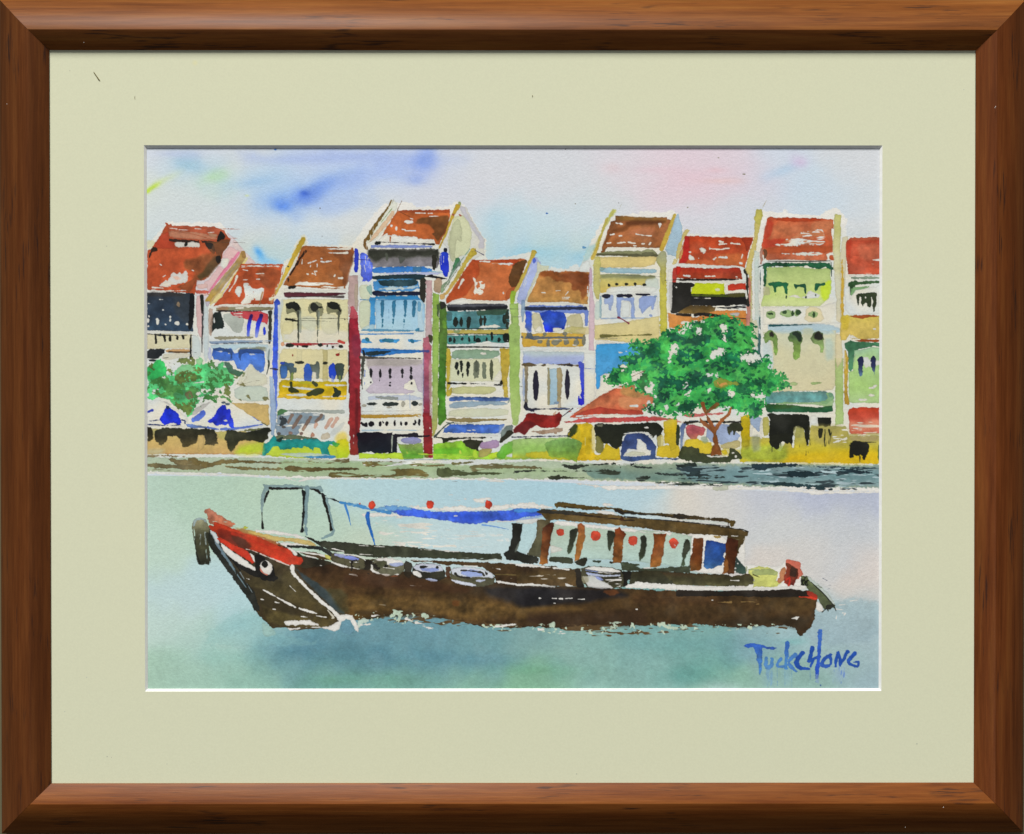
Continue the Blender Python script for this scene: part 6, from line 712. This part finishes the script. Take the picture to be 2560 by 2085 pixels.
P('1100 395 1180 400 1250 430 1245 480 1270 540 1220 590 1180 600 1180 650 1120 660 1080 600 1100 500','c9604a-c9705a',r=1,sm=0,a=.95); P('1040 500 1080 470 1100 480 1090 600 1020 640 1010 600 1035 570','b07550',r=1); P('1100 430 1140 440 1220 490 1220 560 1170 660 1080 630 1080 560 1110 480','5c2e1e-6c2e1e-7c2a20',r=1,sm=0,var=.2); P('1150 460 1215 500 1200 570 1140 560 1140 500','33221a',r=1,a=.9); Ls('1100 600 1140 570 1130 650',[12,20],'c03024',dry=.1)
P('1250 560 1320 560 1400 620 1500 720 1590 850 1580 880 1480 890 1430 830 1410 760 1300 680 1290 640 1250 650','5f6a44-566040-4a5238',r=1.1,sm=0,var=.14); P('1300 560 1340 570 1450 660 1560 790 1590 850 1560 830 1440 700 1340 620','c0ccc4',r=1,dry=.15); Ls('1350 620 1480 740 1580 860/1300 560 1260 630/1320 660 1290 640/1600 910 1580 860/1460 920 1510 880 1520 910',[9,12,8],'1c1e18',dry=.1); P('1500 850 1590 840 1560 890 1500 890','20221a'); D('1250 560 1340 560 1330 660 1250 660','1c1e18',.4,'p'); Ls('1450 570 1510 605/1515 690 1535 685/1520 655 1545 650',[6,4],'5a6478',dry=.15)
Ls('1740 810 1810 800/1600 890 1680 900/1630 850 1690 845/1665 930 1700 930 1680 950/1605 960 1600 985',[8,7],WHITE,dry=.1,tag=False)
T('S')                                       # broken brush edge where hull meets the water
for p_,s_ in (([950,1540, 1040,1528, 1130,1545, 1130,1562, 1000,1555, 960,1552],2),([1130,1545, 1230,1558, 1300,1565, 1300,1582, 1180,1575, 1120,1560],3),([1400,1562, 1480,1560, 1650,1560, 1740,1560, 1700,1590, 1600,1585, 1500,1590, 1420,1580],5),([1700,1562, 1860,1562, 1970,1565, 1960,1584, 1850,1578, 1700,1580],7)):
    D(p_,'59452a',.36,'h',r=2,seed=s_,tag=False)
for p_,s_ in (([880,1536, 1000,1524, 1130,1548, 1090,1562, 960,1555, 880,1560],4),([1200,1558, 1300,1562, 1300,1576, 1230,1578],5),([1320,1562, 1450,1556, 1650,1556, 1740,1562, 1700,1580, 1500,1584, 1330,1580],8),([1690,1560, 1960,1560, 1960,1575, 1700,1575],3)):
    D(p_,'b9cdb6',.22,'b',r=2,seed=s_,tag=False)
Ls('1240 1566 1290 1560/1040 1556 1080 1572/1015 1546 1030 1552/930 1540 945 1536/1345 1572 1358 1574/1400 1580 1412 1582',[6,7,3],WHITE,dry=.2,r=1.2,tag=False)
for i_,(x_,y_) in enumerate(((773*1.2012,1050*1.2012),(895*1.2012,1049*1.2012),(1016*1.2012,1049*1.2012))):
    part('painted_lantern'); E(x_,y_,9.6,10.6,'c9402c',r=1.1,var=.1)
part('painted_signature')
T('D3')
SB='2a55b8'
W(930,1570,50,90,'7aa8c8',.3); W(1640,1540,60,80,'8aa4d0',.35); W(1110,1560,40,90,'88b4cc',.4)
P('670 1260 710 1235 780 1230 860 1250 900 1262 1000 1278 980 1300 900 1290 860 1280 862 1400 850 1500 838 1560 828 1500 830 1480 805 1400 790 1300 770 1275 715 1285','2f58b8-3a6fb8-4a86c4',r=.9,sm=0,var=.12)
L('900 1385 895 1460 920 1475 955 1460 960 1390',[37,41,34,37,29],'4f84bc',r=1); L('1050 1385 1010 1440 1015 1470 1070 1465 1100 1460',[29,32,32,24,20],'4a80c0',r=.9); L('1110 1235 1105 1340 1098 1480',[49,37,29],'3a6cc0-4a86c4',r=.9); L('1190 1345 1120 1420 1150 1470 1200 1515',[41,34,37,20],'4a80c4',r=.9)
L('1265 1330 1225 1380 1195 1430 1230 1480 1330 1490',[41,41,49,46,24],'2250ac',r=.9); L('1360 1280 1350 1350 1330 1410',[41,44,37],'2250ac',r=.9); L('1330 1415 1400 1375 1440 1365',[32,29,24],'2654ac',r=.8); L('1345 1465 1370 1400',[24,34],'2250ac',r=.8); L('1440 1115 1436 1240 1425 1380 1412 1480 1408 1575',[41,34,32,37,32],'4070c8-2f5cc4-2850c0',r=.8,sm=0); L('1420 1125 1450 1140',[20,24],'4070c8')
L('1545 1350 1480 1385 1455 1440 1475 1465 1545 1455 1550 1380 1510 1360',[27,37,37,32,29,32,29],'2a56b0',r=.9); L('1592 1470 1600 1400 1620 1325',[20,34,37],'2250ac',r=.9); L('1615 1330 1645 1400 1640 1460',[37,37,24],'2250ac',r=.9); L('1640 1460 1680 1380 1715 1320',[22,32,32],'2250ac',r=.9)
L('1790 1335 1735 1390 1725 1430 1770 1455 1815 1465',[41,39,37,34,22],'2250ac',r=.9); L('1770 1425 1830 1420 1815 1465',[17,27,22],'2a54ac',r=.8)
D('1560 1460 1700 1460 1690 1640 1580 1640','6a8cc8',.3,'v',r=2,seed=2); D('890 1500 970 1500 960 1670 900 1670','6f9cc4',.45,'v',r=1,a=.5); Ls('1010 1480 1012 1660/1090 1480 1088 1670/1155 1500 1158 1670/1340 1500 1342 1600',[6,3],'6a9cc8',dry=.2,tooth='v'); L('1395 1580 1395 1620',8,'6a8cc8',dry=.3); E(1445,1655,8,10,'2f62b8'); D('1360 1540 1830 1500 1830 1640 1360 1640','8aa8cc',.12,'v',seed=5,a=.7)
T('S')
# ---- pigment settles in the tooth of the paper
GP = noise(4)*.6+noise(6.5)*.35+noise(2.4)*.5
lum_ = canvas.mean(-1)
amp = (.006+.035*np.clip(.82-lum_, 0, .3))*np.where(YY > 1190, 1.5, 1)
canvas *= (1+amp*GP)[..., None]
# faint rinse-water tints over the bare paper between the houses
tb = np.clip(noise(28)*.5+.5, 0, 1)[..., None]; band = (np.clip((YY-560)/60, 0, 1)*np.clip((1190-YY)/30, 0, 1)*np.clip((lum_-.74)/.1, 0, 1))[..., None]
tint = tb*np.array([.90, .945, .965])+(1-tb)*np.array([.975, .965, .905])
canvas *= (1-band*.75)+band*.75*tint
wetv = np.clip(noise(14)*.6+noise(34)*.6, -2, 2)*np.clip((.8-lum_)*3, 0, 1)
canvas[:] = canvas+np.clip(wetv, 0, 2)[..., None]*.035*(C(WHITE)-canvas)-np.clip(-wetv, 0, 2)[..., None]*.035*canvas
canvas[:] = canvas*.972+.028*C(WHITE)
# ================================================================ the scene itself
EPIG = (0.96, 0.96, 0.94)                   # light on the paper; pigment albedo = traced colour / light
def srgb(h):
    c = [int(h[i:i+2], 16)/255 for i in (0, 2, 4)]
    return tuple(v/12.92 if v < .04045 else ((v+.055)/1.055)**2.4 for v in c)
def link(name, me, parent=None, mat=None):
    o = bpy.data.objects.new(name, me); sc.collection.objects.link(o)
    if parent: o.parent = parent
    if mat and me: me.materials.append(mat)
    return o
def nodes(name):
    m = bpy.data.materials.new(name); m.use_nodes = True
    nt = m.node_tree; b = nt.nodes['Principled BSDF']
    return m, nt, b, lambda t, **k: mk(nt, t, **k)
def mk(nt, t, **k):
    n = nt.nodes.new(t)
    for a, v in k.items():
        if a.startswith('i_'):
            key = a[2:]; n.inputs[int(key) if key.isdigit() else key].default_value = v
        else: setattr(n, a, v)
    return n
# ---- pigment on rough paper
def pigment_mat():
    m, nt, b, N = nodes('watercolour_paper'); K = nt.links.new
    at = N('ShaderNodeVertexColor'); at.layer_name = 'pigment'
    tc = N('ShaderNodeTexCoord')
    n1 = N('ShaderNodeTexNoise', i_Scale=620.0, i_Detail=3.0, i_Roughness=.6); n2 = N('ShaderNodeTexNoise', i_Scale=1500.0, i_Detail=2.0)
    K(tc.outputs['Object'], n1.inputs['Vector']); K(tc.outputs['Object'], n2.inputs['Vector'])
    mr = N('ShaderNodeMapRange', i_1=.3, i_2=.7, i_3=.955, i_4=1.045); K(n2.outputs[0], mr.inputs[0])
    mx = N('ShaderNodeMix', data_type='RGBA', blend_type='MULTIPLY'); mx.inputs[0].default_value = 1
    K(at.outputs[0], mx.inputs[6]); K(mr.outputs[0], mx.inputs[7]); K(mx.outputs[2], b.inputs['Base Color'])
    bp = N('ShaderNodeBump', i_Strength=.38, i_Distance=.0004); K(n1.outputs[0], bp.inputs['Height']); K(bp.outputs[0], b.inputs['Normal'])
    b.inputs['Roughness'].default_value = .9; b.inputs['Specular IOR Level'].default_value = .1
    return m
# ---- cream mount board
def board_mat():
    m, nt, b, N = nodes('mount_board'); K = nt.links.new
    tc = N('ShaderNodeTexCoord')
    n1 = N('ShaderNodeTexNoise', i_Scale=6.0, i_Detail=2.0); K(tc.outputs['Object'], n1.inputs['Vector'])
    n2 = N('ShaderNodeTexNoise', i_Scale=900.0, i_Detail=3.0); K(tc.outputs['Object'], n2.inputs['Vector'])
    cr = N('ShaderNodeMix', data_type='RGBA'); K(n1.outputs[0], cr.inputs[0])
    cr.inputs[6].default_value = (.678, .702, .518, 1); cr.inputs[7].default_value = (.702, .715, .510, 1)
    mr = N('ShaderNodeMapRange', i_1=.3, i_2=.7, i_3=.975, i_4=1.02); K(n2.outputs[0], mr.inputs[0])
    mx = N('ShaderNodeMix', data_type='RGBA', blend_type='MULTIPLY'); mx.inputs[0].default_value = 1
    K(cr.outputs[2], mx.inputs[6]); K(mr.outputs[0], mx.inputs[7])
    # a small old yellow stain near the top left and a few pin-head marks
    last = mx
    for (x, y, r, c) in ((488, 156, 7, (.78, .72, .30, 1)), (382, 145, 4, (.78, .76, .50, 1)), (2297, 1863, 2.2, (.36, .40, .33, 1)), (264, 1893, 1.6, (.3, .33, .28, 1)),
                         (275, 1895, 1.3, (.34, .36, .3, 1)), (213, 1694, 1.5, (.4, .45, .42, 1)), (158, 1780, 1.4, (.4, .45, .42, 1)), (175, 176, 1.6, (.4, .42, .33, 1)), (1442, 1938, 1.6, (.3, .33, .28, 1)),
                         (266, 614, 1.6, (.38, .4, .33, 1)), (2411, 222, 1.5, (.42, .45, .4, 1)), (414, 1912, 1.4, (.42, .45, .4, 1))):
        d = N('ShaderNodeVectorMath', operation='DISTANCE'); K(tc.outputs['Object'], d.inputs[0]); d.inputs[1].default_value = ((x-1280)*PX, -6*PX, -(y-1042.5)*PX)
        q = N('ShaderNodeMapRange', i_1=r*PX*.35, i_2=r*PX*1.25, i_3=.75, i_4=0.0); K(d.outputs['Value'], q.inputs[0])
        if r > 3: q.inputs[3].default_value = .3
        x_ = N('ShaderNodeMix', data_type='RGBA'); K(q.outputs[0], x_.inputs[0]); K(last.outputs[2], x_.inputs[6]); x_.inputs[7].default_value = c
        last = x_
    K(last.outputs[2], b.inputs['Base Color'])
    bp = N('ShaderNodeBump', i_Strength=.12, i_Distance=.0002); K(n2.outputs[0], bp.inputs['Height']); K(bp.outputs[0], b.inputs['Normal'])
    b.inputs['Roughness'].default_value = .85; b.inputs['Specular IOR Level'].default_value = .15
    return m
def plain(name, col, rough=.6, spec=.3, bump=0, scale=300):
    m, nt, b, N = nodes(name); K = nt.links.new
    tc = N('ShaderNodeTexCoord'); n = N('ShaderNodeTexNoise', i_Scale=float(scale), i_Detail=4.0); K(tc.outputs['Object'], n.inputs['Vector'])
    mx = N('ShaderNodeMix', data_type='RGBA'); K(n.outputs[0], mx.inputs[0])
    mx.inputs[6].default_value = tuple(v*.88 for v in col)+(1,); mx.inputs[7].default_value = tuple(min(1, v*1.12) for v in col)+(1,)
    K(mx.outputs[2], b.inputs['Base Color']); b.inputs['Roughness'].default_value = rough; b.inputs['Specular IOR Level'].default_value = spec
    if bump:
        bp = N('ShaderNodeBump', i_Strength=bump, i_Distance=.0003); K(n.outputs[0], bp.inputs['Height']); K(bp.outputs[0], b.inputs['Normal'])
    return m
# ---- stained wood, grain along local X of each rail
def wood_mat(name, dark, mid, light, seed, rough=.42):
    m, nt, b, N = nodes(name); K = nt.links.new
    tc = N('ShaderNodeTexCoord')
    def mp(s, off=0):
        q = N('ShaderNodeMapping'); q.inputs['Scale'].default_value = s; q.inputs['Location'].default_value = (seed*3.1+off, seed*1.7+off, seed); K(tc.outputs['Object'], q.inputs[0]); return q
    a = N('ShaderNodeTexNoise', i_Scale=1.0, i_Detail=5.0, i_Roughness=.62, i_Distortion=.25); K(mp((9, 230, 230)).outputs[0], a.inputs['Vector'])
    c = N('ShaderNodeTexNoise', i_Scale=1.0, i_Detail=4.0, i_Roughness=.7); K(mp((45, 900, 900), 5).outputs[0], c.inputs['Vector'])
    bl = N('ShaderNodeTexNoise', i_Scale=1.0, i_Detail=2.0, i_Roughness=.5); K(mp((9, 40, 40), 9).outputs[0], bl.inputs['Vector'])
    r1 = N('ShaderNodeValToRGB'); K(a.outputs[0], r1.inputs[0])
    e = r1.color_ramp.elements; e[0].position = .32; e[0].color = dark+(1,); e[1].position = .68; e[1].color = light+(1,)
    k = r1.color_ramp.elements.new(.5); k.color = mid+(1,)
    f = N('ShaderNodeMapRange', i_1=.3, i_2=.7, i_3=.82, i_4=1.14); K(c.outputs[0], f.inputs[0])
    g = N('ShaderNodeMapRange', i_1=.3, i_2=.7, i_3=.91, i_4=1.09); K(bl.outputs[0], g.inputs[0])
    mu = N('ShaderNodeMath', operation='MULTIPLY'); K(f.outputs[0], mu.inputs[0]); K(g.outputs[0], mu.inputs[1])
    mx = N('ShaderNodeMix', data_type='RGBA', blend_type='MULTIPLY'); mx.inputs[0].default_value = 1; K(r1.outputs[0], mx.inputs[6]); K(mu.outputs[0], mx.inputs[7])
    # short dark pores
    pn = N('ShaderNodeTexNoise', i_Scale=1.0, i_Detail=2.0, i_Roughness=.5); K(mp((55, 900, 900), 17).outputs[0], pn.inputs['Vector'])
    pm = N('ShaderNodeTexNoise', i_Scale=1.0, i_Detail=1.0); K(mp((22, 90, 90), 23).outputs[0], pm.inputs['Vector'])
    ad = N('ShaderNodeMath', operation='ADD'); K(pn.outputs[0], ad.inputs[0]); K(pm.outputs[0], ad.inputs[1])
    pr = N('ShaderNodeMapRange', i_1=1.20, i_2=1.34, i_3=0.0, i_4=.72); K(ad.outputs[0], pr.inputs[0])
    x2 = N('ShaderNodeMix', data_type='RGBA'); K(pr.outputs[0], x2.inputs[0]); K(mx.outputs[2], x2.inputs[6]); x2.inputs[7].default_value = (.022, .012, .010, 1)
    K(x2.outputs[2], b.inputs['Base Color'])
    b.inputs['Roughness'].default_value = rough; b.inputs['Specular IOR Level'].default_value = .10 if seed < 6 else .2
    b.inputs['Coat Weight'].default_value = .012; b.inputs['Coat Roughness'].default_value = .3
    h = N('ShaderNodeMath', operation='ADD'); K(c.outputs[0], h.inputs[0]); K(a.outputs[0], h.inputs[1])
    bp = N('ShaderNodeBump', i_Strength=.18, i_Distance=.0003); K(h.outputs[0], bp.inputs['Height']); K(bp.outputs[0], b.inputs['Normal'])
    return m
def Wp(x, y, h): return ((x-1280)*PX, -h*PX, -(y-1042.5)*PX)       # drawing px and height above the paper, in metres

wall = link('wall', bpy.data.meshes.new('wall'), None, plain('wall_paint', (.13, .12, .07), .8, .2, .3, 60))
wall['kind'] = 'structure'
wall.data.from_pydata([(-3, .0125, 0), (3, .0125, 0), (3, .0125, 3.2), (-3, .0125, 3.2)], [], [(0, 1, 2, 3)])

pic = bpy.data.objects.new('framed_painting', None); sc.collection.objects.link(pic)
pic.location = (0, 0, ZC); pic.empty_display_size = .1
pic['label'] = 'watercolour of riverside shophouses and a boat, cream mount, brown wooden frame'
pic['category'] = 'framed picture'

# ---- the painted sheet: one fine grid of coloured nodes, cut along the painted subjects
lin = np.where(canvas < .04045, canvas/12.92, ((np.clip(canvas, 0, 1)+.055)/1.055)**2.4)
lin = np.clip(lin/np.array(EPIG), .004, .92).astype(np.float32)
pmat = pigment_mat()
gy, gx = np.mgrid[0:CH, 0:CW]
px = gx/KR+X0; py = gy/KR+Y0
kx = 1.0025+.0031*(py-371)/1352                # the sheet's drawing is very slightly wider towards the bottom
VX = ((px-1284)*kx+4.5)*PX; VZ = -((py-1046.5)*1.0041+4)*PX
ZG = np.zeros_like(VX)
vid = np.arange(CH*CW).reshape(CH, CW)
quad = np.stack([vid[:-1, :-1], vid[1:, :-1], vid[1:, 1:], vid[:-1, 1:]], -1).reshape(-1, 4)
fid = ids[:-1, :-1].reshape(-1)
allv = np.stack([VX, ZG, VZ], -1).reshape(-1, 3).astype(np.float32); allc = lin.reshape(-1, 3)
def sheet(name, sel, parent):
    q = quad[sel]; u, inv = np.unique(q, return_inverse=True); inv = inv.reshape(-1)
    me = bpy.data.meshes.new(name)
    me.vertices.add(len(u)); me.vertices.foreach_set('co', allv[u].ravel())
    me.loops.add(len(inv)); me.loops.foreach_set('vertex_index', inv.astype(np.int32))
    me.polygons.add(len(q)); me.polygons.foreach_set('loop_start', np.arange(0, len(inv), 4, dtype=np.int32))
    me.update(calc_edges=True)
    ca = me.color_attributes.new('pigment', 'FLOAT_COLOR', 'POINT')
    c4 = np.ones((len(u), 4), np.float32); c4[:, :3] = allc[u]; ca.data.foreach_set('color', c4.ravel())
    return link(name, me, parent, pmat)
paper = sheet('painting', fid == 0, pic)
HL = ['red-roofed house with a dark upper window at the left edge', 'small house with a bright red roof and blue panels', 'cream house with a brown roof and yellow band', 'tall blue house between two dark red posts',
      'house with teal balconies and green posts', 'small house with a tan roof and blue windows', 'tall yellow house with a brown roof', 'red-roofed house with a black and orange front', 'tall green house with three arches', 'house cut off by the right edge']
PL = ['white and blue parasol cut off by the left edge', 'larger white and blue parasol']
TL = ['pale green tree at the left', 'big dark green tree with a brown trunk']
cnt = {}
for i, nm in enumerate(REG):
    if i == 0: continue
    sel = fid == i
    if sel.sum() < 30: continue
    same = [j for j in range(1, i) if REG[j] == nm and nm in ('painted_shrubbery',)]
    if same: continue                            # the greenery is one mass of strokes
    if nm == 'painted_shrubbery': sel = np.isin(fid, [j for j, n in enumerate(REG) if n == nm])
    o = sheet(nm, sel, paper)
    k = cnt[nm] = cnt.get(nm, -1)+1
    if nm == 'painted_shophouse': o['label'] = HL[k]; o['group'] = 'painted row of shophouses'
    if nm == 'painted_parasol': o['label'] = PL[k]
    if nm == 'painted_tree': o['label'] = TL[k]
    if nm == 'painted_lantern': o['group'] = 'red lanterns on the awning rope'

# ---- mount board with bevelled window
bmat, core = board_mat(), plain('board_core', (.84, .85, .82), .8, .2)
WX0, WY0, WX1, WY1 = 359.5, 361.5, 2207.5, 1729.5
B = 5.6
me = bpy.data.meshes.new('mount_board'); bm = bmesh.new()
o_ = [bm.verts.new(Wp(x, y, 6)) for x, y in ((60, 60), (2500, 60), (2500, 2025), (60, 2025))]
i_ = [bm.verts.new(Wp(x, y, 6)) for x, y in ((WX0, WY0), (WX1, WY0), (WX1, WY1), (WX0, WY1))]
for k in range(4): bm.faces.new((o_[k], i_[k], i_[(k+1) % 4], o_[(k+1) % 4]))
bm.to_mesh(me); bm.free(); mount = link('mount_board', me, pic, bmat)
me = bpy.data.meshes.new('bevel'); bm = bmesh.new()
t_ = [bm.verts.new(Wp(x, y, 6)) for x, y in ((WX0, WY0), (WX1, WY0), (WX1, WY1), (WX0, WY1))]
b_ = [bm.verts.new(Wp(x, y, .25)) for x, y in ((WX0+B, WY0+B+1), (WX1-B, WY0+B+1), (WX1-B, WY1-B), (WX0+B, WY1-B))]
for k in range(4): bm.faces.new((t_[k], b_[k], b_[(k+1) % 4], t_[(k+1) % 4]))
bm.to_mesh(me); bm.free(); link('bevelled_edge', me, mount, core)

# ---- frame rails: moulded profile (u = outward from the lip, h = height above the paper)
prof = [(4, -12), (4, 7), (0, 7), (0, 9.5), (.7, 10.5)]
for t in np.linspace(0, 1, 9)[1:]: prof.append((1+42*t, 10.5+31*t-5*t*t))      # inner slope, steeper at the lip
prof += [(44.2, 37.0), (45.4, 36.8)]
for t in np.linspace(0, 1, 13)[1:]: prof.append((45.4+88*t, 36.8-20*t-34*t*t))   # outer face, falls away in a curve
prof += [(134.4, -20), (135, -24), (135, -47), (60, -47), (60, -12)]
FX0, FY0, FX1, FY1 = 1280+2-1157.5, 1042.5-917.5, 1280+2+1157.5, 1042.5+917.5
rails = {'top': ((FX0+FX1)/2, FY0, FX1-FX0, math.pi), 'bottom': ((FX0+FX1)/2, FY1, FX1-FX0, 0), 'left': (FX0, (FY0+FY1)/2, FY1-FY0, math.pi/2), 'right': (FX1, (FY0+FY1)/2, FY1-FY0, -math.pi/2)}
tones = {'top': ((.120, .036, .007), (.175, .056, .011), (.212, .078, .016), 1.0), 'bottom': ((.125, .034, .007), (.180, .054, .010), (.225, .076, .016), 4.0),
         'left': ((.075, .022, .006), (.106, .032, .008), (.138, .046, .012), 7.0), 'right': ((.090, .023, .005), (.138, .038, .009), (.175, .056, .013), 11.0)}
G = .35
for nm, (cx, cy, ln, rot) in rails.items():
    # local: X along the rail, Z towards outside reversed (rail hangs below its lip for rot = 0), Y depth
    me = bpy.data.meshes.new('frame_rail'); bm = bmesh.new()
    L0, L1 = [], []
    for u, h in prof:
        L0.append(bm.verts.new(((-ln/2-u+G)*PX, -h*PX, -u*PX))); L1.append(bm.verts.new(((ln/2+u-G)*PX, -h*PX, -u*PX)))
    for k in range(len(prof)):
        k2 = (k+1) % len(prof)
        f = bm.faces.new((L0[k], L0[k2], L1[k2], L1[k])); f.smooth = True
    bm.faces.new(L0); bm.faces.new(list(reversed(L1)))
    bmesh.ops.recalc_face_normals(bm, faces=bm.faces)
    for e in bm.edges:
        if len(e.link_faces) == 2 and e.calc_face_angle(0) > math.radians(32): e.smooth = False
    bm.to_mesh(me); bm.free()
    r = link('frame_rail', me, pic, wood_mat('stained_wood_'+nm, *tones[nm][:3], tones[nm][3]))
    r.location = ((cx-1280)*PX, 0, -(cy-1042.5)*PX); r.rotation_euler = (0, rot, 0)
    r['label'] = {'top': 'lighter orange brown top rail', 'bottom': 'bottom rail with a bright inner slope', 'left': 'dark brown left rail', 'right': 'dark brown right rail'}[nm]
    rails[nm] = r
# ---- backing board
me = bpy.data.meshes.new('backing_board'); bm = bmesh.new(); bmesh.ops.create_cube(bm, size=1)
for v in bm.verts: v.co = ((v.co.x*2430+2)*PX, (18+v.co.y*6)*PX, v.co.z*1950*PX)
bm.to_mesh(me); bm.free(); link('backing_board', me, pic, plain('fibreboard', (.16, .10, .05), .9, .1))
# ---- tiny white chips in the varnish
chip = plain('chipped_varnish', (.75, .72, .66), .6, .3)
def blob(name, pts, r, mat, parent=None, h=6.6, flat=.35):
    me = bpy.data.meshes.new(name); bm = bmesh.new()
    for (x, y, s) in pts:
        m = bmesh.ops.create_icosphere(bm, subdivisions=1, radius=r*s*.75*PX)
        for v in m['verts']: v.co = Vector((v.co.x*1.0+(x-1280)*PX, v.co.y*flat-h*PX, v.co.z*.9-(y-1042.5)*PX))
    bm.to_mesh(me); bm.free(); o = link(name, me, None, mat)
    if parent:
        o.parent = parent; o.matrix_parent_inverse = Matrix.LocRotScale(parent.location, parent.rotation_euler, None).inverted()
    return o
blob('varnish_chip', [(2478, 272, 1), (2476.5, 275, .8)], 1.7, chip, rails['right'], 43.2); blob('varnish_chip', [(2352, 2011.5, 1)], 1.6, chip, rails['bottom'], 45.3)
blob('varnish_chip', [(2262, 2066, 1)], 1.2, chip, rails['bottom'], 29); blob('varnish_chip', [(28, 265, 1)], 1.3, chip, rails['left'], 35)
blob('varnish_chip', [(217, 111, 1)], 1.1, chip, rails['top'], 28)
# ---- debris lying on the mount
def fibre(name, pts, rad, mat, h=6.5):
    me = bpy.data.meshes.new(name); bm = bmesh.new(); rings = []
    for (x, y), r in zip(pts, rad):
        rings.append([bm.verts.new(((x-1280+math.cos(a)*r)*PX, (-h-r*.5+math.sin(a)*r*.6)*PX, -(y-1042.5)*PX+math.cos(a)*r*.4*PX)) for a in np.linspace(0, 2*math.pi, 6, endpoint=False)])
    for a, b in zip(rings, rings[1:]):
        for k in range(6): bm.faces.new((a[k], a[(k+1) % 6], b[(k+1) % 6], b[k]))
    bm.faces.new(rings[0]); bm.faces.new(list(reversed(rings[-1]))); bmesh.ops.recalc_face_normals(bm, faces=bm.faces)
    lo = Vector(Wp(pts[0][0], pts[0][1], h))
    for v in bm.verts: v.co -= lo
    bm.to_mesh(me); bm.free(); o = link(name, me, None, mat); o.location = lo+Vector((0, 0, ZC)); return o
fm = plain('dry_husk', (.16, .13, .045), .7, .2, 0, 2000)
o = fibre('husk_fibre', [(234.5, 179), (237, 182.5), (240, 187), (243.5, 192), (247.5, 198), (250.5, 201.5)], [.5, 1.0, .9, 1.1, 1.3, .5], fm)
o['label'] = 'thin brown husk lying on the cream mount near its upper left corner'; o['category'] = 'debris'
o = fibre('husk_fibre', [(337.5, 239), (337, 243), (338, 248)], [.3, .6, .3], fm)
o['label'] = 'faint tiny hair on the mount, between the brown husk and the picture window'; o['category'] = 'debris'
o = fibre('husk_fibre', [(1330.5, 236.5), (1331.5, 239), (1331.5, 241.5)], [.5, .9, .4], fm)
o['label'] = 'tiny dark speck on the mount, above the middle of the picture window'; o['category'] = 'debris'
